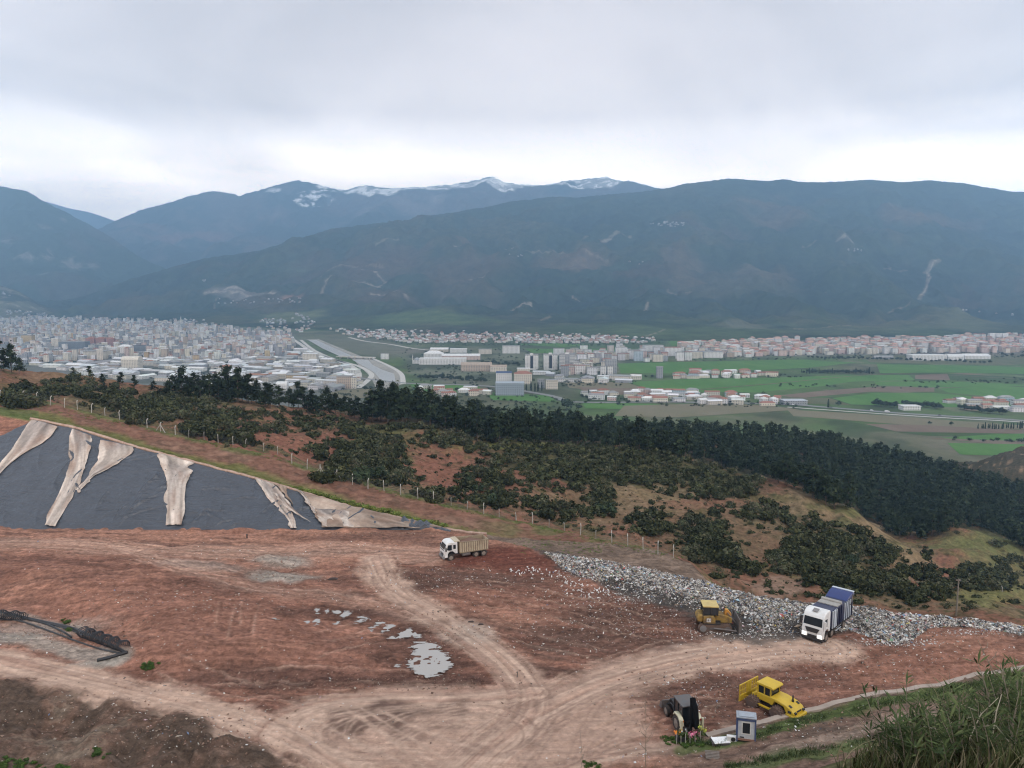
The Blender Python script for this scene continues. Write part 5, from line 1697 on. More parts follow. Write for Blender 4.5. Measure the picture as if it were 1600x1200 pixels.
for p, s_ in cand:
    if all((p - q).length > 1.6 for q, _ in thin[-400:]): thin.append((p, s_))
# which stand free of the others: front-most and skyline ones show largest
thin.sort(key=lambda t: -(t[1] * 8 / t[0].y) * random.uniform(.75, 1.25))
sight = []
grid_ = {}
rest = []
for p, s_ in thin:
    top = p + Vector((0, 0, 7.2 * s_))
    if seen(top) and len(sight) < 250:
        sight.append((p, s_))
    else:
        rest.append((p, s_))
for p, s_ in sight:
    px, py = to_px(*p)
    up_edge = np.interp(px, [586, 700, 900, 1100, 1300, 1400, 1500, 1600], [655, 660, 672, 682, 698, 724, 750, 782])
    if px < 770:
        lab, gr = "tall dark pine in the dense stand at the left end of the far wood", "pines of the tall stand"
    elif py < up_edge + 14:
        lab, gr = "dark green pine on the skyline of the far wood, fields behind it", "pines on the skyline of the wood"
    elif px > 1330:
        lab, gr = "dark green pine on the steep wooded slope above the grassy knoll", "pines above the grassy knoll"
    else:
        lab, gr = "dark green pine inside the far wood, behind the scrub-covered ridge", "pines in the middle of the wood"
    place_tree("pine_tree", random.choice(PINES), p - Vector((0, 0, .3)), s_ * .95, lab, "pine tree", gr, zs=random.uniform(.95, 1.25))
V, F, c = merged(PINES_LO, [(p.x, p.y, p.z - .3, s_ * .95, random.uniform(.9, 1.2)) for p, s_ in rest])
o = link_mesh("pine_forest", np_mesh("pine_forest", V, F, c, shade=False), M_LEAF)
tag(o, "mass of dark pines filling the far wooded slope", "forest", kind="stuff")

# pines along the left ridge
lp_ = [(px, np.interp(px, [255, 300, 400, 500, 590], [612, 618, 630, 644, 658]) + random.uniform(-3, 5), random.uniform(.8, 1.25)) for px in np.linspace(262, 590, 46)]
lp_ += [(6, 580, 1.15), (18, 582, 1.35), (-6, 578, 1.5), (30, 584, .9), (355, 626, 1.55), (372, 629, 1.6), (388, 630, 1.4), (340, 622, 1.3), (415, 636, 1.2), (140, 592, .6), (160, 598, .55), (188, 600, .7), (115, 588, .5), (210, 606, .65), (240, 612, .6)]
for px, py, s_ in lp_:
    b = pick(px, py, (hills,))
    if b is None: continue
    lab, gr = ("big dark pine standing clear on the skyline at the left edge of the view", "pines at the left edge") if px < 60 else (("small dark pine on the bare ridge in front of the town", "small ridge pines") if px < 250 else ("dark pine in the row along the ridge in front of the canal and sheds", "pines along the left ridge"))
    place_tree("pine_tree", random.choice(PINES), b[0] - Vector((0, 0, .3)), s_, lab, "pine tree", gr, zs=random.uniform(.85, 1.1))

# ------------------------------------------------------------------ scrub on the near hill
clusters = [(555, 700, 75, 26, 52), (600, 728, 38, 26, 26), (560, 735, 50, 14, 16), (760, 685, 90, 12, 34), (690, 690, 50, 9, 18), (900, 735, 150, 30, 110), (1000, 725, 130, 26, 80), (1110, 755, 90, 24, 60), (880, 705, 140, 10, 50), (940, 785, 22, 20, 16), (770, 768, 34, 26, 24), (735, 748, 20, 14, 9), (830, 790, 30, 10, 8),
            (1300, 848, 50, 24, 36), (1320, 872, 60, 20, 34), (1375, 862, 38, 20, 22), (1235, 878, 34, 22, 20), (1095, 840, 36, 30, 24), (1120, 872, 36, 14, 14), (1160, 890, 24, 8, 8), (1400, 912, 60, 20, 36), (1340, 915, 50, 14, 26), (1200, 800, 34, 14, 9), (1150, 800, 40, 10, 8), (1290, 895, 50, 14, 20), (1250, 820, 40, 12, 7),
            (30, 624, 40, 12, 16), (70, 612, 50, 8, 12), (200, 628, 60, 16, 36), (260, 640, 70, 18, 44), (150, 612, 50, 10, 16), (300, 626, 60, 10, 22), (340, 655, 40, 14, 18), (230, 655, 44, 10, 16), (120, 598, 60, 6, 12), (370, 690, 26, 10, 9), (310, 672, 20, 12, 9), (440, 650, 60, 8, 18), (420, 668, 70, 8, 16), (500, 665, 60, 8, 16), (600, 690, 30, 10, 8), (640, 668, 60, 5, 12),
            (1445, 862, 22, 12, 10), (1510, 892, 60, 10, 22), (1580, 880, 30, 8, 9), (1530, 912, 60, 10, 22), (1590, 905, 30, 14, 14), (1492, 832, 10, 4, 3), (1560, 850, 14, 4, 3), (1450, 930, 40, 10, 10), (1030, 700, 120, 8, 30), (1130, 765, 40, 12, 14), (870, 800, 60, 14, 12), (1020, 820, 40, 16, 14), (700, 782, 80, 8, 12), (620, 755, 40, 8, 8), (560, 750, 60, 6, 8)]
sh_c = []
for cx, cy, rx, ry, n in clusters:
    for _ in range(int(n * 2.7)):
        a = random.uniform(0, 6.28); t = random.random() ** .6 * 1.12
        sh_c.append((cx + rx * t * math.cos(a), cy + ry * t * math.sin(a), random.choice([.45, .6, .7, .85, 1.0, 1.2, 1.4, 1.7])))
hillpoly = [(0, 585), (300, 620), (590, 662), (760, 695), (1000, 708), (1200, 756), (1345, 812), (1480, 895), (1590, 945), (1500, 960), (1300, 945), (1130, 915), (1060, 866), (900, 832), (620, 765), (430, 708), (230, 664), (0, 618)]
for px, py in sample_poly(hillpoly, 1100):
    sh_c.append((px, py, random.choice([.2, .25, .3, .4, .5, .6, .85])))
sh = []
for px, py, s_ in sh_c:
    b = pick(px, py)
    if b is None or b[2] is not hills: continue
    if b[0].y < 150 and px < 1000: continue
    if 1190 < px < 1500 and py < np.interp(px, [1200, 1300, 1345, 1400, 1480], [775, 818, 832, 862, 912]) and random.random() < .8: continue
    sh.append((b[0], s_))
sh.sort(key=lambda t: -t[1] / t[0].y)
big = []; small = []
for p, s_ in sh:
    if len(big) < 235 and seen(p + Vector((0, 0, 1.1 * s_))): big.append((p, s_))
    else: small.append((p, s_))


def shrub_label(p):
    px, py = to_px(*p)
    if px < 420: return "dark green shrub on the slope behind the upper fence", "shrubs behind the upper fence"
    if px > 1430: return "dark shrub around the grassy knoll and the gully below it", "shrubs around the grassy knoll"
    if py < 712 and px > 640: return "dark shrub in the band of scrub along the edge of the far wood", "shrubs at the edge of the wood"
    if px < 680: return "dark shrub in the thick clump behind the middle of the fence", "shrubs behind the middle of the fence"
    if px > 1060 and py > 800: return "dark rounded shrub on the tan hillside above the refuse", "shrubs above the refuse"
    return "dark shrub on the broad ridge of red soil below the wood", "shrubs on the red ridge"


for p, s_ in big:
    lab, gr = shrub_label(p)
    place_bush("shrub", (random.choice(OLIVE) if random.random() < .3 else random.choice(BUSH))[0], p - Vector((0, 0, .15)), s_ * 1.05, lab, "shrub", gr, random.uniform(.8, 1.25))
V, F, c = merged(BUSH_LO * 2 + [(o_[1][0][:330], o_[1][1][:110], o_[1][2][:330]) for o_ in OLIVE], [(p.x, p.y, p.z - .12, s_ * 1.05, random.uniform(.75, 1.2)) for p, s_ in small])
o = link_mesh("undergrowth", np_mesh("undergrowth", V, F, c, shade=False), M_LEAF)
tag(o, "low dark scrub dotted over the hillside", "scrub", kind="stuff")
# low tufts everywhere on the hill
tu = []
for px, py in sample_poly(hillpoly, 2600):
    b = pick(px, py)
    if b is None or b[2] is not hills: continue
    tu.append((b[0].x, b[0].y, b[0].z - .05, random.uniform(.10, .32), random.uniform(.5, .9)))
V, F, c = merged([(OLIVE[k][1][0][:60 * 3], OLIVE[k][1][1][:60], OLIVE[k][1][2][:60 * 3] * .9) for k in range(4)], tu)
o = link_mesh("ground_cover", np_mesh("ground_cover", V, F, c, shade=False), M_LEAF)
tag(o, "low dry tufts on the hillside soil", "ground cover", kind="stuff")
# small trees standing out on the hill
for px, py, s_, zs in [(950, 805, .62, .9), (770, 790, .55, 1.0), (748, 770, .45, 1), (935, 800, .5, .9), (585, 745, .6, .85), (565, 752, .5, 1), (612, 752, .55, .9), (730, 755, .4, 1), (1330, 880, .5, .8), (1300, 862, .45, .8)]:
    b = pick(px, py, (hills,))
    if b: place_tree("small_tree", random.choice(BROAD), b[0] - Vector((0, 0, .6)), s_, "round dark small tree on the red hillside beyond the fence", "tree", "small trees beyond the fence", zs=zs)

# bright verge plants along the top of the lined slope
for i, px in enumerate(np.concatenate([np.linspace(452, 598, 15), np.linspace(615, 690, 8)])):
    py = np.interp(px, [400, 550, 690], [752, 792, 824]) - 3
    p = slope_pt(px, 1.0); n = Vector((0, 2.2 + random.uniform(-.5, .6), 0))
    q = Vector(p) + n; q.z = ground_z(q.x, q.y, q.z)
    place_bush("verge_plant", random.choice(LIMEB)[0], q, random.uniform(.65, 1.0), "bright yellow-green bush on the verge above the pale cloth slope", "bush", "yellow-green verge bushes", random.uniform(.7, 1))
tu = []
for _ in range(420):
    px = random.uniform(0, 760); f_ = random.random()
    q = Vector(slope_pt(px, 1.0)) + Vector((0, random.uniform(1.4, 4.5), 0)); q.z = ground_z(q.x, q.y, q.z)
    tu.append((q.x, q.y, q.z, random.uniform(.12, .3), random.uniform(.4, .8)))
for _ in range(520):
    px = random.uniform(20, 1100); py = np.interp(px, [0, 230, 430, 620, 800, 1050], [624, 670, 714, 771, 813, 869]) + random.uniform(-3, 5)
    b = pick(px, py)
    if b: tu.append((b[0].x, b[0].y, b[0].z, random.uniform(.12, .34), random.uniform(.5, .9)))
for _ in range(120):
    b = pick(random.uniform(800, 960), random.uniform(838, 866))
    if b: tu.append((b[0].x, b[0].y, b[0].z, random.uniform(.12, .3), random.uniform(.4, .8)))
V, F, c = merged([(LIMEB[k][1][0][:70 * 3], LIMEB[k][1][1][:70], LIMEB[k][1][2][:70 * 3] * np.array([.7, .75, .8])) for k in range(5)], tu)
o = link_mesh("grass", np_mesh("grass", V, F, c, shade=False), M_LEAF)
tag(o, "green tufts of grass along the fence and the verge", "grass", kind="stuff")

# ------------------------------------------------------------------ near slope, lower right: grass, reeds, bare stems


def blade_mesh(name, roots, hmin, hmax, wid, pal, bend=.5, seg=3):
    n = len(roots)
    Rt = np.array(roots, float)
    H = hmin + (hmax - hmin) * RNG.random(n); a = RNG.random(n) * 6.283; bd = bend * (.2 + RNG.random(n)) * H
    dx, dy = np.cos(a), np.sin(a)
    V = np.empty((n, 2 * (seg + 1), 3))
    for k in range(seg + 1):
        t = k / seg
        w_ = wid * (1 - t ** 1.5) * .5 + .0008
        cx = Rt[:, 0] + dx * bd * t * t; cy = Rt[:, 1] + dy * bd * t * t; cz = Rt[:, 2] + H * (t - .25 * t * t * bend)
        V[:, 2 * k, 0] = cx - dy * w_; V[:, 2 * k, 1] = cy + dx * w_; V[:, 2 * k, 2] = cz
        V[:, 2 * k + 1, 0] = cx + dy * w_; V[:, 2 * k + 1, 1] = cy - dx * w_; V[:, 2 * k + 1, 2] = cz
    base = np.array([[2 * k, 2 * k + 1, 2 * k + 3, 2 * k + 2] for k in range(seg)])
    F = (base[None] + (np.arange(n) * 2 * (seg + 1))[:, None, None]).reshape(-1, 4)
    ci = RNG.integers(0, len(pal), n)
    c = np.repeat(np.array(pal)[ci] * (.75 + .5 * RNG.random((n, 1))), 2 * (seg + 1), 0)
    return np_mesh(name, V.reshape(-1, 3), F, c)


GP = [(.055, .07, .026), (.07, .08, .034), (.045, .055, .024), (.13, .115, .065), (.18, .15, .095)]
GREENP = [(.046, .066, .026), (.062, .082, .032), (.04, .056, .023)]
spurpoly = [(1300, 1215), (1380, 1165), (1450, 1130), (1530, 1095), (1620, 1060), (1640, 1215)]
rts = []
for px, py in sample_poly(spurpoly, 6000):
    b = pick(px, py, (ground,))
    if b and b[0].y < 45: rts.append(tuple(b[0]))
for _ in range(4500):
    x, y = random.uniform(-14, 30), random.uniform(9, 33)
    z = ground_z(x, y)
    if z is not None and to_px(x, y, z)[1] > 1215: rts.append((x, y, z))
o = link_mesh("grass", blade_mesh("grass", rts, .06, .30, .014, GP), M_LEAF)
tag(o, "long green and dry grass on the near slope", "grass", kind="stuff")
# verge grass by the concrete kerb
vg = []
for _ in range(5200):
    t = random.random()
    line = random.choice([[(1080, 1166), (1150, 1154), (1260, 1122), (1400, 1093), (1500, 1073), (1600, 1055)], [(1080, 1166), (1150, 1157), (1260, 1124), (1400, 1093), (1500, 1073), (1600, 1055)], [(1130, 1198), (1200, 1185), (1300, 1166), (1420, 1135)]])
    i = random.randrange(len(line) - 1); u = random.random()
    px = line[i][0] * (1 - u) + line[i + 1][0] * u + random.uniform(-4, 4); py = line[i][1] * (1 - u) + line[i + 1][1] * u + random.gauss(2, 3.5)
    if fbm(np.array([px / 22]), np.array([py / 9]), 2, 880)[0] < -.15: continue
    b = pick(px, py, (ground,))
    if b and b[0].y > 45: vg.append(tuple(b[0]))
o = link_mesh("grass", blade_mesh("grass", vg, .12, .5, .05, GREENP, .8), M_LEAF)
tag(o, "fresh green grass beside the concrete kerb", "grass", kind="stuff")
tu = []
for cx, cy, rx, ry, n in [(20, 1196, 30, 10, 26), (90, 1200, 20, 5, 10), (150, 1176, 12, 6, 9), (230, 1042, 12, 5, 14), (110, 985, 6, 3, 5), (100, 972, 8, 4, 5), (1080, 1160, 24, 6, 22), (1050, 1156, 16, 4, 8), (940, 1196, 30, 5, 6)]:
    for _ in range(n):
        b = pick(random.gauss(cx, rx * .6), random.gauss(cy, ry * .6), (ground,))
        if b: tu.append((b[0].x, b[0].y, b[0].z, random.uniform(.14, .34), random.uniform(.5, .9)))
V, F, c = merged([(LIMEB[k][1][0], LIMEB[k][1][1], LIMEB[k][1][2] * np.array([.45, .6, .6])) for k in range(5)], tu)
o = link_mesh("weeds", np_mesh("weeds", V, F, c, shade=False), M_LEAF)
tag(o, "patches of green weeds on the bare ground", "weeds", kind="stuff")


def reed(px, py, n, h, lab, spread=.28, pal=GREENP, wid=.017, bend=.95, cat="reed clump", name="reed_clump"):
    b = pick(px, py, (ground,))
    if not b: return
    p = b[0]
    rr = [(random.gauss(0, spread), random.gauss(0, spread), -.05) for _ in range(n)]
    o = link_mesh(name, blade_mesh(name, rr, h * .5, h, wid, pal, bend, 4), M_LEAF)
    o.location = p
    return tag(o, lab, cat, "reed clumps on the near slope")


def leafy(px, py, h, n, lab, pal=GREENP, name="leafy_weed"):
    """upright stems set with narrow leaves"""
    h = h * .78
    b = pick(px, py, (ground,))
    if not b: return
    root = empty(name, tuple(b[0]), random.uniform(0, 6), lab, "weed")
    m = MB(); VS, FS, CS = [], [], []; cnt = 0
    for k in range(n):
        a = random.uniform(0, 6.28); r_ = random.uniform(0, .22); hh_ = h * random.uniform(.6, 1)
        ln = Vector((math.cos(a), math.sin(a), 0)) * random.uniform(.05, .3) * h
        path = [Vector((math.cos(a) * r_, math.sin(a) * r_, -.05)) + ln * t * t + Vector((0, 0, hh_ * t)) for t in (0, .3, .6, .85, 1)]
        m.tube([tuple(q) for q in path], .007, 4, taper=.002)
        for j in range(26):
            t = random.uniform(.2, 1); q = path[0] + ln * t * t + Vector((0, 0, hh_ * t))
            aa = random.uniform(0, 6.28); l_ = random.uniform(.08, .17); d = Vector((math.cos(aa) * l_, math.sin(aa) * l_, l_ * random.uniform(.1, .9)))
            sd_ = Vector((-math.sin(aa), math.cos(aa), 0)) * .011
            VS += [q - sd_ * .4, q + d * .5 + sd_ * 1.1, q + d, q + d * .5 - sd_ * 1.1]; FS.append([cnt, cnt + 1, cnt + 2, cnt + 3]); cnt += 4
            c_ = random.choice(pal); g = random.uniform(.75, 1.3); CS += [[x * g for x in c_]] * 4
    m.build("stem", M_TWIG, root)
    o = link_mesh("leaves", np_mesh("leaves", np.array([tuple(v) for v in VS]), np.array(FS), np.array(CS), shade=False), M_LEAF, root)
    return root


reed_at = [(1470, 1150, 150, 1.0), (1520, 1120, 160, .95), (1570, 1110, 170, 1.0), (1600, 1150, 170, 1.0), (1560, 1190, 180, .9), (1500, 1190, 150, .8), (1440, 1190, 120, .7), (1540, 1155, 160, .9), (1400, 1195, 110, .7), (1590, 1085, 130, .9)]
for i, (px, py, n, h) in enumerate(reed_at):
    reed(px, py, int(n * .40), h * .6, "thick clump of green and dry reeds growing on the near slope, bottom right", pal=GP[:3] + GREENP + GP[3:], spread=.24)
for px, py, h, n, lab in [(1390, 1195, 1.05, 7, "leafy green weed standing at the left end of the near thicket"), (1440, 1165, 1.25, 6, "tall leafy weed leaning up the slope left of the reeds"), (1420, 1205, .8, 6, "short leafy weed in front of the reeds at the frame's bottom"), (1480, 1128, 1.0, 7, "leafy weed on the crest of the near slope, left of the last reeds")]:
    leafy(px, py, h, n, lab)
for px, py, h, n in [(1500, 1165, .9, 8), (1530, 1185, .9, 8), (1560, 1150, 1.0, 9), (1590, 1170, 1.0, 9), (1515, 1120, .95, 8), (1550, 1100, .9, 8), (1580, 1085, .8, 8), (1460, 1185, .8, 8), (1600, 1120, .95, 9), (1440, 1205, .7, 7), (1500, 1205, .8, 8), (1570, 1200, .9, 9), (1480, 1150, .9, 8)]:
    w_ = leafy(px, py, h, n, "bushy green weed in the thick of the near thicket, among the reeds", pal=GREENP + [(.10, .12, .05), (.05, .07, .03)])
    if w_: w_["group"] = "bushy weeds in the thicket"


def bare_stem(px, py, top, lab, branches=6, r=.010, seed=0, side=0):
    """leafless stalk reaching from its foot to the photo height 'top'"""
    rg = random.Random(seed)
    b = pick(px, py, (ground,))
    if not b: return
    p = b[0]
    q = Vector(at_depth(px + side, top, p.y))
    ax = q - p
    m = MB()
    path = [tuple(ax * t + Vector((rg.uniform(-.03, .03), 0, 0)) * (ax.length)) if 0 < t < 1 else tuple(ax * t) for t in (0, .25, .5, .75, 1)]
    m.tube(path, r, 5, taper=r * .3)
    for k in range(branches):
        t = .35 + .6 * k / max(1, branches); s_ = 1 if k % 2 else -1
        o_ = ax * t; l_ = ax.length * rg.uniform(.08, .22) * (1.2 - t)
        m.tube([tuple(o_), tuple(o_ + Vector((s_ * l_ * .5, rg.uniform(-.3, .3) * l_, l_ * .6))), tuple(o_ + Vector((s_ * l_ * .8, rg.uniform(-.3, .3) * l_, l_ * 1.3)))], r * .5, 4, taper=r * .2)
    o = m.build("bare_stem", M_TWIG); o.location = p
    return tag(o, lab, "bare stem")


def low_stem(px, base_py, d, top, lab, **k):
    """a stalk rooted on the slope under the frame"""
    x, y, _ = at_depth(px, base_py, d)
    z = ground_z(x, y, 20)
    rg = random.Random(k.get('seed', 0))
    p = Vector((x, y, z)); q = Vector(at_depth(px + k.get('side', 0), top, d)); ax = q - p
    m = MB(); r = k.get('r', .010)
    m.tube([tuple(ax * t + Vector((rg.uniform(-.02, .02) * ax.length * (0 < t < 1), 0, 0))) for t in (0, .2, .4, .6, .8, 1)], r, 5, taper=r * .25)
    for j in range(k.get('branches', 8)):
        t = rg.uniform(.45, .96); s_ = rg.choice((-1, 1)); o_ = ax * t; l_ = ax.length * rg.uniform(.05, .12) * (1.3 - t)
        m.tube([tuple(o_), tuple(o_ + Vector((s_ * l_ * .5, rg.uniform(-.3, .3) * l_, l_ * .6))), tuple(o_ + Vector((s_ * l_ * .7, rg.uniform(-.3, .3) * l_, l_ * 1.4)))], r * .5, 4, taper=r * .2)
    o = m.build("bare_stem", M_TWIG); o.location = p
    return tag(o, lab, "bare stem")


low_stem(1018, 1230, 17, 1085, "tall thin bare stalk rising from the bottom edge, left of the backhoe", seed=1, branches=9, r=.012, side=-10)
low_stem(910, 1230, 16, 1138, "short thin bare stalk at the bottom edge, over the pale road", seed=2, branches=8, r=.010, side=-4)
bare_stem(1478, 1122, 1028, "bare leaning stalk with leafy side shoots at the left of the thicket", 7, .011, 3, side=-48)
bare_stem(1590, 1120, 1000, "long thin twig arching left from the thicket at the right edge", 8, .010, 4, side=-62)
bare_stem(1560, 1100, 1012, "forked bare twig standing above the reeds", 9, .009, 5, side=-6)
bare_stem(1515, 1110, 1022, "thin upright bare twig above the middle of the reeds", 8, .008, 6, side=2)
bare_stem(1600, 1090, 1005, "bare twig cut by the right edge of the view", 8, .009, 7, side=6)
bare_stem(1378, 1185, 1076, "thin crooked bare stalk at the left end of the thicket", 6, .009, 8, side=-4)
bare_stem(1430, 1180, 1085, "slim bare stalk between the leafy weeds", 6, .008, 9, side=5)
# dry pale canes lying through the thicket
for i, (px, py, dx, dy) in enumerate([(1450, 1190, 70, -70), (1500, 1200, 60, -110), (1560, 1180, -60, -80), (1530, 1160, 60, -70), (1590, 1195, -70, -60), (1420, 1180, 60, -40), (1480, 1195, -40, -60), (1545, 1195, 20, -110)]):
    b = pick(px, py, (ground,))
    if not b: continue
    p = b[0] + Vector((0, 0, .1)); q = Vector(at_depth(px + dx, py + dy, p.y + .3)); ax = q - p
    m = MB(); m.tube([(0, 0, 0), tuple(ax * .5 + Vector((0, 0, .12))), tuple(ax)], .006, 5, taper=.003)
    o = m.build("dry_cane", mat_plain("dry_cane", (.30, .26, .19), .9) if i == 0 else bpy.data.materials["dry_cane"]); o.location = p
    tag(o, "dry pale cane slanting through the green thicket at the bottom right", "cane", "dry canes in the thicket")
rg_ = random.Random(21)
for i in range(16):
    px, py = rg_.uniform(1400, 1598), rg_.uniform(1105, 1195)
    o = bare_stem(px, py, py - rg_.uniform(45, 95), "thin grey bare twig among the reeds of the thicket", 7, .006, 40 + i, rg_.uniform(-30, 30))
    if o: o["group"] = "bare twigs in the thicket"
# ------------------------------------------------------------------ the town and the farms in the valley
def mat_wall(name):
    m, nt, p = new_mat(name)
    at = nt.nodes.new("ShaderNodeAttribute"); at.attribute_name = "col"
    ge = nt.nodes.new("ShaderNodeNewGeometry")
    sp = nt.nodes.new("ShaderNodeSeparateXYZ"); L(nt, ge.outputs["Position"], sp.inputs[0])
    sn = nt.nodes.new("ShaderNodeSeparateXYZ"); L(nt, ge.outputs["True Normal"], sn.inputs[0])

    def mt(op, a, b=None):
        n = nt.nodes.new("ShaderNodeMath"); n.operation = op
        for i, q in enumerate((a, b)):
            if q is None: continue
            if isinstance(q, (int, float)): n.inputs[i].default_value = q
            else: L(nt, q, n.inputs[i])
        return n.outputs[0]
    h = mt('SUBTRACT', mt('MULTIPLY', sp.outputs[1], sn.outputs[0]), mt('MULTIPLY', sp.outputs[0], sn.outputs[1]))
    fh = mt('FRACT', mt('MULTIPLY', h, 1 / 3.6)); fz = mt('FRACT', mt('MULTIPLY', mt('ADD', sp.outputs[2], 400 - VALLEY - 400), 1 / 3.0))
    inx = mt('MULTIPLY', mt('GREATER_THAN', fh, .28), mt('LESS_THAN', fh, .74))
    inz = mt('MULTIPLY', mt('GREATER_THAN', fz, .32), mt('LESS_THAN', fz, .8))
    vert = mt('LESS_THAN', mt('ABSOLUTE', sn.outputs[2]), .3)
    k = mt('MULTIPLY', mt('MULTIPLY', inx, inz), mt('MULTIPLY', vert, .78))
    mx = nt.nodes.new("ShaderNodeMix"); mx.data_type = 'RGBA'
    L(nt, k, mx.inputs[0]); L(nt, at.outputs["Color"], mx.inputs[6]); mx.inputs[7].default_value = (.06, .07, .085, 1)
    L(nt, mx.outputs[2], p.inputs["Base Color"])
    p.inputs["Roughness"].default_value = .85; p.inputs["Specular IOR Level"].default_value = .2
    return m


M_WALL = mat_wall("building_wall")
M_ROOF = mat_attr("building_roof", rough=.85, var=.2, scale=.3, spec=.2)
WH, CR, PK, GY, OC, TNB, BLU = (.62, .62, .61), (.55, .51, .44), (.50, .40, .36), (.30, .31, .32), (.46, .36, .22), (.40, .33, .27), (.36, .43, .48)
RRED, RGREY, RWHITE, RRUST, RDK = (.27, .135, .10), (.27, .27, .27), (.62, .62, .61), (.33, .17, .11), (.12, .12, .125)


def wall_geo(w, d, h):
    a, b = w / 2, d / 2
    V = [(-a, -b, -1.5), (a, -b, -1.5), (a, b, -1.5), (-a, b, -1.5), (-a, -b, h), (a, -b, h), (a, b, h), (-a, b, h)]
    return V, [(0, 1, 5, 4), (1, 2, 6, 5), (2, 3, 7, 6), (3, 0, 4, 7)]


def roof_geo(w, d, h, kind):
    a, b = w / 2 + .45, d / 2 + .45
    if kind == 'flat':
        V = [(-a, -b, h - .1), (a, -b, h - .1), (a, b, h - .1), (-a, b, h - .1), (-a, -b, h + .7), (a, -b, h + .7), (a, b, h + .7), (-a, b, h + .7)]
        return V, [(0, 1, 5, 4), (1, 2, 6, 5), (2, 3, 7, 6), (3, 0, 4, 7), (4, 5, 6, 7), (3, 2, 1, 0)]
    if kind == 'hip':
        r_ = min(w, d) * .22 + .6; k = max(0, a - b)
        V = [(-a, -b, h), (a, -b, h), (a, b, h), (-a, b, h), (-k - .01, 0, h + r_), (k + .01, 0, h + r_)]
        return V, [(0, 1, 5, 4), (1, 2, 5), (2, 3, 4, 5), (3, 0, 4), (3, 2, 1, 0)]
    if kind == 'gable':
        r_ = min(w, d) * .14 + .5
        V = [(-a, -b, h), (a, -b, h), (a, b, h), (-a, b, h), (-a, 0, h + r_), (a, 0, h + r_)]
        return V, [(0, 1, 5, 4), (1, 2, 5), (2, 3, 4, 5), (3, 0, 4), (3, 2, 1, 0)]
    if kind == 'arch':
        V = []; n = 12; r_ = d * .5
        for x in (-a, a):
            for i in range(n + 1):
                t = math.pi * i / n
                V.append((x, -b * math.cos(t), h + r_ * .75 * math.sin(t)))
        F = [(i, i + n + 1, i + n + 2, i + 1) for i in range(n)] + [tuple(range(n, -1, -1)), tuple(range(n + 1, 2 * n + 2))]
        return V, F


def poly_mesh(name, V, F, c, mat):
    me = bpy.data.meshes.new(name)
    me.from_pydata(V, [], F); me.update()
    a = me.attributes.new("col", 'FLOAT_COLOR', 'POINT')
    a.data.foreach_set("color", np.tile(np.array([*c, 1], np.float32), len(V)))
    me.materials.append(mat)
    return me


def vgrnd(px, py):
    return Vector(at_z(px, py, VALLEY + .3))


def building(name, p, w, d, h, rz, wc, rc, kind, label, cat, group=None, extra=None):
    r_ = empty(name, tuple(p), rz, label, cat, group)
    V, F = wall_geo(w, d, h); link_part("wall", poly_mesh("wall", V, F, wc, M_WALL), r_)
    V, F = roof_geo(w, d, h, kind); link_part("roof", poly_mesh("roof", V, F, rc, M_ROOF), r_)
    return r_


class Mass:
    def __init__(s): s.V = []; s.F = []; s.C = []; s.mi = []

    def add(s, p, w, d, h, rz, wc, rc, kind):
        ca, sa = math.cos(rz), math.sin(rz)
        for (V, F), c, mi in ((wall_geo(w, d, h), wc, 0), (roof_geo(w, d, h, kind), rc, 1)):
            n = len(s.V)
            s.V += [(x * ca - y * sa + p.x, x * sa + y * ca + p.y, z + p.z) for x, y, z in V]
            s.F += [tuple(i + n for i in f) for f in F]; s.C += [(*c, 1)] * len(V); s.mi += [mi] * len(F)

    def build(s, name, label, cat):
        me = bpy.data.meshes.new(name); me.from_pydata(s.V, [], s.F); me.update()
        a = me.attributes.new("col", 'FLOAT_COLOR', 'POINT'); a.data.foreach_set("color", np.array(s.C, np.float32).ravel())
        me.materials.append(M_WALL); me.materials.append(M_ROOF)
        me.polygons.foreach_set("material_index", s.mi)
        return tag(link_mesh(name, me), label, cat, kind="stuff")


def jit(c, k=.12):
    g = random.uniform(1 - k, 1 + k); return tuple(min(.9, x * g * random.uniform(.97, 1.03)) for x in c)


TAKEN = []
TGRID = {}


def free(p, r_):
    gx, gy = int(p.x // 60), int(p.y // 60)
    for i in range(gx - 1, gx + 2):
        for j in range(gy - 1, gy + 2):
            for q, rr in TGRID.get((i, j), ()):
                if (p - q).length < (r_ + rr) * .92: return False
    TGRID.setdefault((gx, gy), []).append((p, r_))
    return True


CNAME = {WH: "white", CR: "cream", PK: "pink", GY: "grey", OC: "ochre", TNB: "tan", BLU: "pale blue"}
RNAME = {RRED: "red roof", RGREY: "grey roof", RWHITE: "white roof", RRUST: "rust-coloured roof", RDK: "dark roof"}
special = []


def spec(px0, px1, py1, py0, name, wc, rc, kind, label, cat, rz=0.0, dr=.6, fixed_d=None):
    """a building read from the photo: left, right, foot, top"""
    p = vgrnd((px0 + px1) / 2, py1)
    k = math.hypot(p.x, p.y) / FPX * math.cos(math.atan2(p.x, p.y)) * 1.0
    w = (px1 - px0) * k; h = (py1 - py0) * k
    d = fixed_d if fixed_d else max(8, min(w * dr, 30))
    p2 = Vector((p.x, p.y + d / 2, p.z))
    TGRID.setdefault((int(p2.x // 60), int(p2.y // 60)), []).append((p2, max(w, d) * .5))
    return building(name, p2, w, d, h, rz, wc, rc, kind, label, cat)


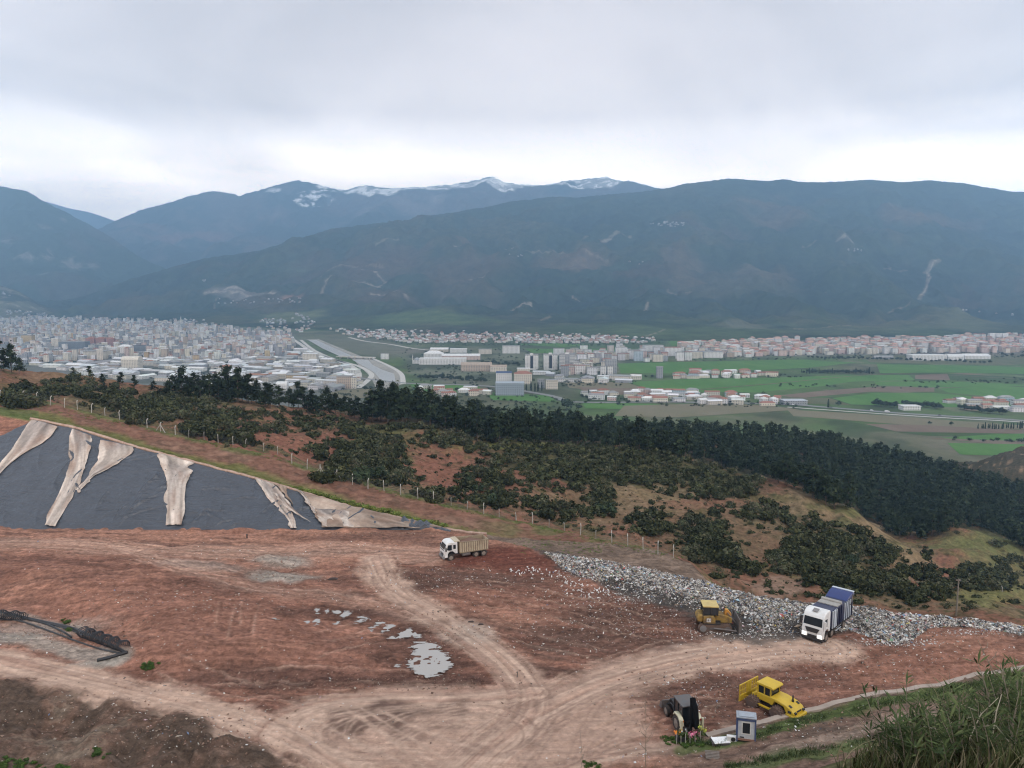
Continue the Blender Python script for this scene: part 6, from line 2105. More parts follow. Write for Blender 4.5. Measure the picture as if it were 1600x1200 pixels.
# landmark buildings
def tower(px0, px1, py1, py0, wc, label, strip=True):
    r_ = spec(px0, px1, py1, py0, "tower_block", wc, RGREY, 'flat', label, "tower block", rz=0, dr=.8)
    wall = [c for c in r_.children if c.name.startswith("wall")][0]
    w = wall.dimensions.x if False else None
    xs = [v.co.x for v in wall.data.vertices]; zs = [v.co.z for v in wall.data.vertices]; ys = [v.co.y for v in wall.data.vertices]
    W, H, D = max(xs), max(zs), max(ys)
    if strip:
        m = MB().box(-W * .22, W * .22, -D - .5, -D - .05, 3, H - 1.5)
        m.build("glass_strip", mat_glass, r_, smooth_angle=None)
    n = int(H / 3.1)
    for k in range(1, n):
        m = MB()
        for s_ in (-1, 1):
            m.box(min(s_ * W * .30, s_ * W * 1.02), max(s_ * W * .30, s_ * W * 1.02), -D - .9, -D - .06, k * 3.1 + .1, k * 3.1 + 1.0)
        m.build("balcony", M_BALC, r_, smooth_angle=None)
    m = MB().box(-W * .25, W * .25, -D * .3, D * .3, H + .72, H + 3.4)
    m.build("roof_house", M_BALC, r_, smooth_angle=None)
    return r_


mat_glass = mat_plain("dark_glazing", (.03, .036, .045), .2, var=.1)
M_BALC = mat_plain("balcony_white", (.60, .60, .585), .8, var=.08, scale=.2)
tower(820.5, 841, 577.5, 555, WH, "white tower block with a dark glass strip, left one of the valley pair")
tower(849.5, 871, 577.5, 554, WH, "white tower block with a dark glass strip, right one of the valley pair")
tower(874, 899, 578.5, 554, GY, "dull grey unfinished-looking tower block right of the two white towers", strip=False)
spec(946, 964, 583.5, 562, "tower_block", GY, RGREY, 'flat', "grey tower block behind two low white blocks, left of the green fields", "tower block")
spec(938, 947, 585, 572.5, "apartment_block", WH, RGREY, 'flat', "low white block in front of the grey tower, left one of two", "apartment block")
spec(949, 957.5, 585, 572.5, "apartment_block", WH, RGREY, 'flat', "low white block in front of the grey tower, right one of two", "apartment block")
spec(1026, 1036, 591, 573, "tower_block", (.27, .27, .29), RGREY, 'flat', "lone dark grey tower standing in the green fields", "tower block")
spec(774, 819, 618, 599, "factory", (.27, .31, .36), (.33, .37, .41), 'flat', "large blue-grey windowless factory behind the wood", "factory")
spec(775, 800, 598.5, 583, "factory", WH, (.07, .10, .17), 'gable', "white works hall under a dark blue roof, behind the blue-grey factory", "factory")
spec(803, 831, 600, 584, "office_block", CR, RRED, 'hip', "cream four-storey building with a bright red roof behind the factory", "office building")
spec(808, 828, 583.5, 576, "hall", CR, RWHITE, 'flat', "pale cream hall with a flat white roof behind the red-roofed building", "hall")
spec(853, 872, 608, 594, "warehouse", CR, RGREY, 'flat', "pale cream blank-walled block right of the dark cypresses", "warehouse")
spec(840, 851, 606, 593, "apartment_block", GY, RGREY, 'flat', "grey block beside the pale cream blank-walled one", "apartment block")
spec(662, 692, 560, 552.5, "sports_hall", WH, RWHITE, 'hip', "white hall under a wide pale hipped roof on the campus", "hall")
spec(690, 750, 562, 556, "sports_hall", PK, RWHITE, 'gable', "long low pink-walled hall with a white roof on the campus", "hall")
spec(655, 728, 569.5, 560.5, "school", WH, RWHITE, 'flat', "long white two-storey building in front of the campus halls", "school")
spec(703, 729, 551, 545.5, "school", WH, RWHITE, 'flat', "small white block with a flat roof behind the campus halls", "school")
spec(672, 700, 550, 546, "hall", CR, RWHITE, 'gable', "low cream hall behind the wide hipped roof", "hall")
spec(720, 768, 580, 570, "warehouse", TNB, (.36, .29, .23), 'gable', "tan warehouse, left half of a pair, below the campus", "warehouse")
spec(766, 792, 581, 573, "warehouse", CR, (.36, .29, .23), 'gable', "tan and cream warehouse with windows, right half of a pair, below the campus", "warehouse")
spec(785, 812, 552, 541, "office_block", WH, RGREY, 'flat', "white block with a flat roof among trees behind the campus", "office building")
spec(748, 768, 553, 546, "office_block", CR, RGREY, 'flat', "small cream block with a flat roof behind the campus trees", "office building")
spec(905, 914, 577, 567, "warehouse", CR, CR, 'gable', "pale sloping-roofed shed right of the grey tower, left one of two", "warehouse", rz=-.5)
spec(917, 926, 577, 567, "warehouse", CR, CR, 'gable', "pale sloping-roofed shed right of the grey tower, right one of two", "warehouse", rz=-.5)
spec(595, 607, 561, 552.5, "office_block", WH, RGREY, 'flat', "single white block standing on the river bank", "office building")
spec(1425, 1480, 563, 555, "sports_hall", WH, RWHITE, 'flat', "long white hall with a row of openings beside the arched hangar", "hall")
spec(1481, 1506, 563, 558, "hangar", WH, (.55, .56, .56), 'arch', "white hangar with a big arched roof at the edge of the right-hand town", "hangar", rz=math.pi / 2 * 0, fixed_d=20)
spec(1366, 1396, 561, 558.5, "hangar", GY, RGREY, 'arch', "low grey round-roofed shed left of the white hall", "shed", fixed_d=12)
spec(1508, 1548, 561, 556, "warehouse", WH, RWHITE, 'gable', "low white warehouse right of the arched hangar", "warehouse")
for i, (a, b_) in enumerate([(1546, 1555), (1556, 1565), (1566, 1575)]):
    spec(a, b_, 533, 521, "tower_block", WH, RWHITE, 'flat', ["tall white block above the right-hand town, left one of three", "tall white block above the right-hand town, middle one of three", "tall white block above the right-hand town, right one of three"][i], "tower block")
spec(1411, 1439, 641, 635, "filling_station", WH, RWHITE, 'flat', "flat white station canopy beside the highway, in front of the dark grove", "filling station")
spec(1225, 1262, 632, 626.5, "warehouse", GY, (.42, .44, .47), 'flat', "long grey shed beside the highway above the wood", "warehouse")
spec(130, 165, 561, 549, "apartment_block", CR, RGREY, 'flat', "wide cream and pink block at the front of the left town", "apartment block")
spec(164, 184, 557, 543, "apartment_block", WH, RWHITE, 'flat', "pale block with a white roof at the front of the left town", "apartment block")
spec(184, 204, 557, 541.5, "apartment_block", CR, RWHITE, 'hip', "pale hip-roofed block at the right end of the front row, left town", "apartment block")
spec(92, 133, 551, 534, "apartment_block", (.17, .20, .23), RGREY, 'flat', "broad dark blue-grey block in the left town", "apartment block")
for i, (a, b_) in enumerate([(134, 148), (150, 164), (166, 178)]):
    spec(a, b_, 545, 529, "apartment_block", (.34, .20, .185), RRED, 'hip', ["tall dusky red block in the left town, left one of three", "tall dusky red block in the left town, middle one of three", "tall dusky red block in the left town, right one of three"][i], "apartment block")
spec(81, 92, 549, 529, "apartment_block", CR, RWHITE, 'flat', "tall narrow cream block left of the dark blue-grey one", "apartment block")
spec(24, 38, 555, 540, "apartment_block", BLU, RGREY, 'flat', "pale turquoise block near the left edge of the town", "apartment block")
spec(42, 64, 553, 545, "apartment_block", (.32, .19, .16), RRED, 'hip', "low brick-red block near the left edge of the town", "apartment block")
spec(34, 50, 541, 524, "apartment_block", OC, RGREY, 'flat', "ochre and cream block rising in the left town", "apartment block")
spec(208, 231, 553, 540, "apartment_block", (.2, .22, .24), RDK, 'flat', "dark grey block right of the hip-roofed block, left town", "apartment block")
spec(290, 318, 548, 539, "apartment_block", WH, RWHITE, 'flat', "white blocks with flat white roofs in the middle of the left town", "apartment block")
spec(473, 495, 566, 553, "apartment_block", CR, RWHITE, 'flat', "pale cream block on the river road", "apartment block")
spec(440, 455, 541, 530, "apartment_block", CR, (.4, .28, .2), 'hip', "cream block with a tan roof at the head of the river road", "apartment block")
spec(526, 549, 607, 588, "apartment_block", TNB, RGREY, 'flat', "tan five-storey block in front of the river bend, left one of two", "apartment block")
spec(549, 556, 607, 590, "apartment_block", CR, RGREY, 'flat', "narrow cream five-storey block in front of the river bend, right one of two", "apartment block")
spec(425, 447, 592, 584, "warehouse", CR, RWHITE, 'gable', "cream hall with a white gable roof among the sheds", "warehouse")
spec(447, 475, 593, 586, "warehouse", OC, RGREY, 'gable', "ochre hall with a grey gable roof among the sheds", "warehouse")
spec(190, 216, 577, 563, "warehouse", CR, CR, 'arch', "pale round-roofed shed at the front of the left town", "warehouse", fixed_d=24)
spec(338, 356, 590, 577, "warehouse", WH, RWHITE, 'flat', "white blank-walled block among the sheds left of the ridge pines", "warehouse")
spec(432, 448, 610, 601, "warehouse", WH, RWHITE, 'arch', "white tent-like hall just behind the ridge pines", "warehouse", fixed_d=14)
for a, b_, y1, y0, wc, lab in [(962, 980, 557, 543, WH, "white block, leftmost of the white row by the fields"), (981, 990, 561, 548, WH, "narrow white block in the row by the fields"), (991, 1005, 564, 549, BLU, "pale blue-white block in the row by the fields"), (1020, 1036, 565, 554, CR, "cream block in front of the white row by the fields"), (1006, 1037, 550, 540, WH, "wide white block behind the row by the fields"), (1039, 1064, 556, 543, WH, "wide white block with a pinkish roof in the row by the fields"), (1073, 1098, 560, 550, CR, "cream block in the front row by the fields, left one of two"), (1100, 1130, 559, 550, WH, "pale block in the front row by the fields, right one of two"), (1082, 1092, 548, 539.5, WH, "small tall white block behind the cream front row"), (865, 882, 555, 545, WH, "white block behind the right white tower"), (884, 896, 557, 546, PK, "pinkish block behind the grey tower"), (902, 912, 561, 549, PK, "pink block right of the grey tower's top"), (914, 926, 561, 550, CR, "cream block between the pink block and the long white one"), (928, 948, 559, 548, WH, "long white block with a grey roof, right of the grey tower")]:
    spec(a, b_, y1, y0, "apartment_block", wc, RRED if "pinkish roof" in lab else RGREY, 'flat', lab, "apartment block")

# mosques: slender minarets, a dome
M_STONE = mat_plain("pale_stone", (.60, .58, .55), .8, var=.08)


def minaret(px, py, hpx, label, r=1.3):
    p = vgrnd(px, py); k = p.y / FPX; h = hpx * k
    r_ = empty("minaret", tuple(p), 0, label, "minaret")
    m = MB(); m.cyl((0, 0, -1), (0, 0, h * .80), r, r * .85, 10); m.cyl((0, 0, h * .68), (0, 0, h * .70), r * 1.5, r * 1.5, 10); m.build("shaft", M_STONE, r_)
    m = MB(); m.cyl((0, 0, h * .80), (0, 0, h), r * .95, .05, 10); m.build("spire", mat_plain("lead_grey", (.3, .32, .34), .6) if "lead_grey" not in bpy.data.materials else bpy.data.materials["lead_grey"], r_)
    return r_


minaret(144, 532, 17, "slender white minaret in the left town, left one of the pair", 1.6)
minaret(154, 532, 17, "slender white minaret in the left town, right one of the pair", 1.6)
minaret(282, 524, 17, "white minaret standing alone in the middle of the left town", 1.8)
minaret(283, 508, 15, "distant white minaret at the mountain foot behind the town", 2.2)
minaret(73, 500, 9, "distant white minaret at the far left edge of the town", 2.4)
minaret(645, 568, 15, "white minaret of the campus mosque", .9)
p = vgrnd(651, 568)
r_ = empty("mosque", tuple(p + Vector((0, 8, 0))), 0, "small white domed mosque at the left end of the campus", "mosque")
V, F = wall_geo(16, 14, 8); link_part("wall", poly_mesh("wall", V, F, WH, M_WALL), r_)
m = MB()
for j in range(6):
    a0, a1 = math.pi / 2 * j / 6, math.pi / 2 * (j + 1) / 6
    m.cyl((0, 0, 8 + 6 * math.sin(a0)), (0, 0, 8 + 6 * math.sin(a1)), 6.6 * math.cos(a0), max(.02, 6.6 * math.cos(a1)), 16, cap=False)
m.build("dome", bpy.data.materials["lead_grey"], r_, smooth_angle=60)

# the many ordinary houses
cands = []


def crowd(poly, n, kind, dens=None):
    for px, py in sample_poly(poly, n, dens):
        cands.append((px, py, kind))


crowd([(-40, 494), (90, 497), (300, 507), (452, 524), (462, 540), (440, 558), (330, 566), (210, 560), (60, 566), (-40, 575)], 3800, 'town')
crowd([(-40, 494), (90, 497), (300, 507), (300, 520), (-40, 520)], 900, 'town')
crowd([(40, 570), (210, 562), (330, 560), (470, 548), (500, 560), (545, 575), (560, 600), (520, 612), (420, 606), (300, 598), (160, 590)], 760, 'shed')
crowd([(495, 514), (700, 516), (900, 523), (1040, 530), (1000, 537), (780, 536), (640, 536), (560, 527)], 620, 'village')
crowd([(400, 496), (460, 496), (500, 512), (470, 520), (410, 512)], 110, 'village')
crowd([(880, 552), (960, 545), (1150, 552), (1130, 562), (960, 566), (930, 585), (880, 588)], 160, 'mid')
crowd([(1055, 540), (1200, 534), (1400, 531), (1500, 528), (1660, 524), (1660, 551), (1500, 551), (1300, 554), (1200, 557), (1130, 559)], 1100, 'east')
crowd([(820, 582), (900, 590), (1000, 592), (980, 598), (880, 597), (840, 590)], 60, 'shed2')
crowd([(915, 614), (1010, 612), (1110, 616), (1250, 626), (1215, 634), (1100, 632), (980, 626), (915, 624)], 120, 'road')
crowd([(1475, 628), (1540, 624), (1680, 628), (1680, 646), (1560, 642), (1490, 640)], 70, 'road')
crowd([(1045, 582), (1130, 580), (1210, 584), (1210, 590), (1050, 592)], 40, 'road')
crowd([(640, 606), (760, 610), (770, 618), (690, 622)], 20, 'road')
TOWN_L = {WH: "white", CR: "cream", PK: "pinkish", GY: "grey", OC: "ochre", TNB: "tan"}
items = []
for px, py, k in cands:
    p = vgrnd(px, py)
    if k == 'town':
        w = random.uniform(8, 16); d = random.uniform(8, 13); h = random.choice([6, 6, 9, 9, 12, 12, 15, 18, 21, 27]); wc = random.choices([WH, CR, PK, GY, OC, TNB], [6, 4, 1.2, 4, .5, .8])[0]; rc = random.choices([RGREY, RRED, RRUST, RWHITE], [5, .8, .7, 4])[0]; kind = 'hip' if rc in (RRED, RRUST) else 'flat'; rz = random.choice([.3, .3, -.1, .5]) + random.uniform(-.1, .1)
    elif k in ('shed', 'shed2'):
        w = random.uniform(16, 48); d = random.uniform(12, 22); h = random.uniform(4.5, 8.5); wc = random.choices([WH, CR, GY, TNB], [4, 3, 2, 1])[0]; rc = random.choices([RWHITE, RGREY, RRUST, (.5, .52, .53)], [5, 4, 1, 3])[0]; kind = random.choice(['gable', 'gable', 'flat']); rz = -.25 + random.uniform(-.08, .08) + random.choice([0, 0, math.pi / 2])
    elif k == 'village':
        w = random.uniform(8, 15); d = random.uniform(8, 11); h = random.uniform(4, 8.5); wc = random.choices([WH, CR, PK], [5, 3, 2])[0]; rc = random.choices([RRED, RGREY, RWHITE], [5, 2, 2])[0]; kind = 'hip'; rz = random.uniform(0, 3.1)
    elif k == 'mid':
        w = random.uniform(12, 22); d = random.uniform(11, 16); h = random.choice([9, 12, 15, 18, 21]); wc = random.choices([WH, CR, PK, GY], [5, 4, 2, 2])[0]; rc = random.choices([RGREY, RRED], [3, 1])[0]; kind = 'flat'; rz = random.uniform(-.2, .2)
    elif k == 'east':
        w = random.uniform(12, 26); d = random.uniform(10, 14); h = random.choice([9, 12, 12, 15, 15, 18]); wc = random.choices([WH, CR, PK, TNB], [4, 3, 4, 2])[0]; rc = random.choices([RRED, (.42, .27, .22), RWHITE, RGREY], [1.4, 4, 2.5, 1.5])[0]; kind = 'hip' if rc[0] > rc[2] * 1.3 else 'flat'; rz = random.uniform(-.15, .15)
    else:
        w = random.uniform(9, 26); d = random.uniform(8, 12); h = random.uniform(4, 8); wc = random.choices([WH, CR, PK, BLU], [4, 4, 2, .6])[0]; rc = random.choices([RRED, RWHITE, RGREY], [3, 3, 2])[0]; kind = random.choice(['hip', 'gable']); rz = random.uniform(-.3, .3)
    if free(p, max(w, d) * (.5 if k != 'town' else .46)):
        items.append((p, w, d, h, rz, wc, rc, kind, k))
items.sort(key=lambda t: -(max(t[1] * .7, t[3]) / t[0].y))
quota = {'town': 130, 'east': 90, 'mid': 40, 'shed': 80, 'shed2': 14, 'village': 60, 'road': 90}
WHERE = {'town': ("apartment_block", "apartment block", "apartment block in the crowded town left of the river"), 'east': ("apartment_block", "apartment block", "apartment block in the long town row under the mountain"), 'mid': ("apartment_block", "apartment block", "apartment block around the towers in the middle of the valley"),
         'shed': ("industrial_shed", "shed", "low industrial shed in front of the left town"), 'shed2': ("industrial_shed", "shed", "low shed beyond the red-roofed building"), 'village': ("village_house", "house", "house scattered among trees at the mountain foot"), 'road': ("roadside_house", "house", "house or works hall beside the highway and fields")}
RN2 = {RRED: "red roof", RRUST: "rust roof", RGREY: "grey roof", RWHITE: "white roof", (.5, .52, .53): "pale metal roof", (.42, .27, .22): "pinkish tiled roof"}
mass = Mass(); cnt = {}
for p, w, d, h, rz, wc, rc, kind, k in items:
    cnt[k] = cnt.get(k, 0)
    px, py = to_px(p.x, p.y, p.z)
    vis = -5 < px < 1605 and seen(p + Vector((0, 0, h)))
    if vis and cnt[k] < quota[k]:
        cnt[k] += 1
        nm, cat, wh = WHERE[k]
        lab = f"{CNAME.get(wc, 'pale')} {wh}, {RN2.get(rc, 'grey roof')}"
        building(nm, p, w, d, h, rz, jit(wc), jit(rc), kind, lab, cat, lab)
    else:
        mass.add(p, w, d, h, rz, jit(wc), jit(rc), kind)
# little villages on the mountain itself
for poly, n in [([(1015, 348), (1040, 346), (1070, 349), (1068, 354), (1040, 355), (1018, 352)], 46), ([(330, 466), (470, 466), (470, 474), (330, 476)], 26), ([(405, 500), (445, 498), (450, 508), (410, 508)], 24), ([(460, 490), (500, 500), (480, 512), (455, 505)], 26), ([(1325, 388), (1350, 391), (1345, 394), (1325, 392)], 6), ([(310, 437), (326, 438), (320, 441)], 4), ([(190, 495), (330, 500), (320, 508), (200, 502)], 40), ([(790, 395), (820, 400), (800, 402)], 4), ([(960, 410), (1015, 405), (1000, 414)], 3), ([(1470, 480), (1600, 490), (1590, 500)], 5), ([(0, 455), (20, 462), (10, 470)], 6), ([(10, 484), (80, 490), (70, 497), (10, 497)], 40)]:
    for px, py in sample_poly(poly, n):
        b = pick(px, py, (m1, m5, valley))
        if b: mass.add(b[0], random.uniform(8, 15), random.uniform(8, 11), random.uniform(5, 8), random.uniform(0, 3), jit(GY), jit(random.choice([RRED, RWHITE, RWHITE, RGREY])), 'hip')
mass.build("distant_town", "dense mass of far small houses filling the town and the villages", "town")

# bridge over the river
p0, p1 = vgrnd(527, 559.5), vgrnd(585, 561.5)
br = empty("bridge", tuple((p0 + p1) / 2 + Vector((0, 0, 2.2))), math.atan2((p1 - p0).y, (p1 - p0).x), "low pale concrete bridge across the river", "bridge")
ln = (p1 - p0).length
m = MB().box(-ln / 2, ln / 2, -6, 6, 1.2, 2.6); m.build("deck", M_CONC, br, smooth_angle=None)
for k in range(5):
    m = MB().box(-ln / 2 + ln * (k + .5) / 5 - .8, -ln / 2 + ln * (k + .5) / 5 + .8, -5, 5, -3, 1.19); m.build("pier", M_CONC, br, smooth_angle=None)
for s_ in (-1, 1):
    m = MB().box(-ln / 2, ln / 2, s_ * 5.8 - .15, s_ * 5.8 + .15, 2.61, 3.6); m.build("parapet", M_CONC, br, smooth_angle=None)

# vehicles on the highway, a few pixels each
M_CARW = mat_plain("car_white", (.6, .6, .6), .4, var=.05); M_CARD = mat_plain("car_dark", (.06, .065, .08), .4, var=.05)


def far_car(px, py, mat, label, s=1.0):
    p = Vector(at_z(px, py, VALLEY + 0.72))
    m = MB(); m.prism([(-2.2, .3), (2.2, .3), (2.2, .85), (1.3, .95), (.7, 1.45), (-1.4, 1.45), (-2.1, .95)], -.85, .85)
    for x in (-1.4, 1.4):
        for y in (-.8, .62): m.cyl((x, y, .32), (x, y + .18, .32), .32, n=8)
    o = m.build("car", mat); o.location = p; o.scale = (s,) * 3; o.rotation_euler = (0, 0, -.1)
    return tag(o, label, "car")


far_car(1362, 641.5, M_CARW, "white car on the highway left of the station"); far_car(1298, 636.8, M_CARD, "dark car on the highway above the middle of the wood")
far_car(1468, 649, M_CARD, "dark car on the highway right of the station"); far_car(1386, 643.5, M_CARW, "white van-sized vehicle on the highway by the station", 1.5); far_car(1240, 632.8, M_CARW, "white car on the highway in front of the long grey shed")

# ------------------------------------------------------------------ trees of the plain
VT = []


def trow(x0, y0, x1, y1, n, kind, s0, s1, lab, gr, jx=2.0, jy=1.0):
    for i in range(n):
        t = (i + .5) / n
        px = x0 + (x1 - x0) * t + random.uniform(-jx, jx); py = y0 + (y1 - y0) * t + random.uniform(-jy, jy)
        VT.append((px, py, kind, random.uniform(s0, s1), lab, gr))


trow(1252, 583, 1364, 584, 40, 'm', .8, 1.3, "dark tree in the straight tree row across the green fields", "trees of the field row")
trow(1366, 634, 1404, 637, 11, 'b', .9, 1.4, "dark tree in the grove behind the station, left part", "trees left behind the station")
trow(1412, 634, 1472, 639, 17, 'b', .9, 1.3, "dark tree in the grove behind the station, right part", "trees right behind the station")
trow(1500, 640, 1568, 648, 14, 'b', .9, 1.35, "dark tree between the houses at the right end of the highway", "trees at the highway end")
trow(1528, 670, 1618, 669, 26, 'c', .6, .85, "dark conifer in the hedge row at the right edge of the fields", "conifers of the right hedge")
trow(1260, 560, 1350, 562, 14, 'b', .8, 1.2, "dark tree in the belt below the right-hand town", "trees below the right-hand town")
trow(1350, 562, 1550, 568, 26, 'b', .8, 1.2, "dark tree in front of the halls and the hangar", "trees by the hangar")
trow(1560, 555, 1610, 560, 6, 'b', .8, 1.2, "dark tree at the right edge below the town", "trees at the right edge")
trow(655, 592, 700, 592, 12, 'b', .9, 1.4, "dark tree in the belt below the campus, left part", "campus trees left")
trow(700, 593, 760, 597, 14, 'b', .9, 1.4, "dark tree in the belt below the campus, right part", "campus trees right")
trow(750, 568, 815, 572, 12, 'b', .8, 1.2, "dark tree among the blocks behind the tan warehouses", "trees behind the warehouses")
trow(820, 611, 850, 611, 5, 'c', 1.0, 1.5, "dark cypress standing right of the blue-grey factory", "cypresses by the factory", 1, 1)
trow(316, 552, 342, 552, 5, 'b', .9, 1.3, "dark tree in the clump in the middle of the left town", "trees in the left town")
trow(270, 577, 296, 578, 4, 'b', 1.1, 1.5, "big dark tree among the sheds", "trees among the sheds")
for px, py, k, s_, lab in [(885, 640, 'b', 2.1, "huge round dark tree in front of the fields, beside the factory"), (904, 640, 'b', 1.2, "smaller dark tree right of the huge round one"), (1193, 622, 'b', 1.35, "large dark tree by itself beside the roadside houses"), (1294, 637, 'c', 1.3, "single dark cypress beside the highway"), (1310, 634, 'b', 1.0, "round tree beside the highway, right of the single cypress"), (1041, 626, 'b', .9, "dark tree behind the roadside houses, right of the blue one"), (1058, 616, 'b', .8, "small dark tree at the edge of the wheat behind the roadside houses"), (920, 618, 'c', 1.1, "lone pointed cypress left of the roadside houses"), (1453, 663, 'b', .6, "small bare-looking tree in the brown field, left one of two"), (1487, 665, 'b', .7, "small dark tree in the brown field, right one of two"), (1019, 590, 'b', .8, "dark bush beside the lone grey tower"), (1009, 590, 'b', .75, "dark bush left of the one beside the lone grey tower")]:
    VT.append((px, py, k, s_, lab, None))
for px, py, k, s_, lab, gr in VT:
    k = random.choice('bbc') if k == 'm' else k
    pr = random.choice(BROAD if k == 'b' else CYP)
    place_tree("valley_tree" if k == 'b' else "cypress", pr, vgrnd(px, py), s_, lab, "tree", gr, zs=random.uniform(.9, 1.15))
BLO = []
for V, F, c in [b[2] for b in BROAD]:
    BLO.append((V[:100 * 3] * np.array([1, 1, 1]), F[:100], c[:100 * 3]))
vt = []
for poly, n in [([(500, 514), (900, 522), (1060, 532), (1000, 541), (640, 540)], 900), ([(-40, 498), (300, 508), (455, 525), (440, 560), (60, 570), (-40, 578)], 1900), ([(60, 568), (330, 562), (545, 575), (560, 600), (160, 590)], 260), ([(620, 545), (830, 545), (960, 560), (960, 596), (760, 605), (640, 595)], 420), ([(1050, 555), (1300, 553), (1600, 549), (1600, 560), (1300, 562), (1060, 565)], 260), ([(860, 596), (1000, 594), (980, 604), (860, 604)], 60), ([(900, 616), (1260, 630), (1240, 638), (1000, 634), (900, 632)], 130), ([(560, 602), (760, 608), (900, 626), (900, 645), (700, 640), (570, 625)], 240), ([(1370, 598), (1600, 590), (1600, 600)], 40), ([(1200, 600), (1480, 604), (1480, 608), (1220, 604)], 30), ([(470, 600), (640, 605), (640, 625), (480, 618)], 90), ([(1480, 684), (1600, 688), (1600, 692), (1480, 688)], 16), ([(1100, 586), (1260, 584), (1260, 590), (1100, 592)], 40)]:
    for px, py in sample_poly(poly, n):
        p = vgrnd(px, py); vt.append((p.x, p.y, p.z - 1.2, random.uniform(.35, .95), random.uniform(.8, 1.1)))
V, F, c = merged(BLO, vt)
o = link_mesh("treeline", np_mesh("treeline", V, F, c, shade=False), M_LEAF)
tag(o, "far dark trees dotted between the houses of the plain", "trees", kind="stuff")
# forest texture of the mountain slope: far woods
# ------------------------------------------------------------------ machines on the tip
DUST = (.21, .13, .095)
P_WHITE = mat_paint("white_paint", (.72, .72, .71), .4, dirt=.22, dirtcol=DUST)
P_BEIGE = mat_paint("beige_paint", (.50, .43, .31), .6, dirt=.45, dirtcol=DUST)
P_BEIGED = mat_paint("dark_beige_paint", (.30, .24, .16), .7, dirt=.6, dirtcol=(.15, .10, .075))  # darker beige with heavier dirt blotches, for the panels between the ribs
P_BLUE = mat_paint("navy_paint", (.014, .020, .062), .4, dirt=.2, dirtcol=(.10, .085, .075))
P_BLUE2 = mat_paint("bright_blue_paint", (.016, .034, .15), .4, dirt=.2, dirtcol=(.10, .085, .075))
P_YEL = mat_paint("yellow_paint", (.60, .40, .02), .4, dirt=.22, dirtcol=DUST)
P_YELD = mat_paint("dusty_yellow_paint", (.36, .22, .04), .7, dirt=.9, dirtcol=(.10, .07, .05))
P_CREAM2 = mat_paint("faded_yellow_paint", (.55, .42, .16), .6, dirt=.3, dirtcol=DUST)
P_CREAM = mat_paint("cream_paint", (.62, .58, .42), .5, dirt=.25, dirtcol=DUST)
P_DARK = mat_paint("dark_frame_paint", (.018, .018, .02), .6, dirt=.18, dirtcol=(.10, .07, .055))
P_STEEL = mat_paint("worn_steel", (.16, .15, .15), .5, .3, dirt=.7, dirtcol=(.12, .085, .065))
P_MUD = mat_paint("muddy_steel", (.10, .07, .055), .85, dirt=.9, dirtcol=(.15, .09, .068), scale=3)
P_TYRE = mat_paint("tyre_rubber", (.022, .022, .022), .85, dirt=.5, dirtcol=(.13, .09, .07), scale=3)
P_RIM = mat_paint("dusty_rim", (.26, .23, .20), .6, dirt=.6, dirtcol=DUST)
P_GLASS = mat_plain("dark_glass", (.018, .024, .03), .08, spec=.6, var=.3, scale=.7)
P_GREY = mat_paint("grey_plastic", (.20, .20, .205), .6, dirt=.3, dirtcol=DUST)
P_BLACK = mat_plain("dull_black_paint", (.007, .007, .008), .95, spec=.1)
P_DGREY = mat_paint("dark_grey_plastic", (.09, .095, .10), .6, dirt=.3, dirtcol=DUST)
P_TARP = mat_paint("grey_tarp", (.34, .33, .31), .8, dirt=.3, dirtcol=(.16, .13, .11))
P_STRIPE = mat_paint("pale_rib_paint", (.52, .57, .63), .5, dirt=.25, dirtcol=(.16, .14, .12))
P_RED = mat_plain("red_lens", (.35, .02, .015), .3, var=.1)
P_ORANGE = mat_plain("orange_lens", (.6, .18, .02), .3, var=.1)
M_LAMP, ntl, pl_ = new_mat("lit_headlight")
pl_.inputs["Base Color"].default_value = (.9, .9, .88, 1); pl_.inputs["Emission Color"].default_value = (1, .97, .9, 1); pl_.inputs["Emission Strength"].default_value = .8
nz_ = ntl.nodes.new("ShaderNodeTexNoise"); nz_.inputs["Scale"].default_value = 6; rr_ = ntl.nodes.new("ShaderNodeMapRange"); rr_.inputs["To Min"].default_value = .1; rr_.inputs["To Max"].default_value = .3
L(ntl, nz_.outputs["Fac"], rr_.inputs["Value"]); L(ntl, rr_.outputs["Result"], pl_.inputs["Roughness"])
P_LENS = mat_plain("clear_lens", (.55, .56, .56), .15, var=.1)


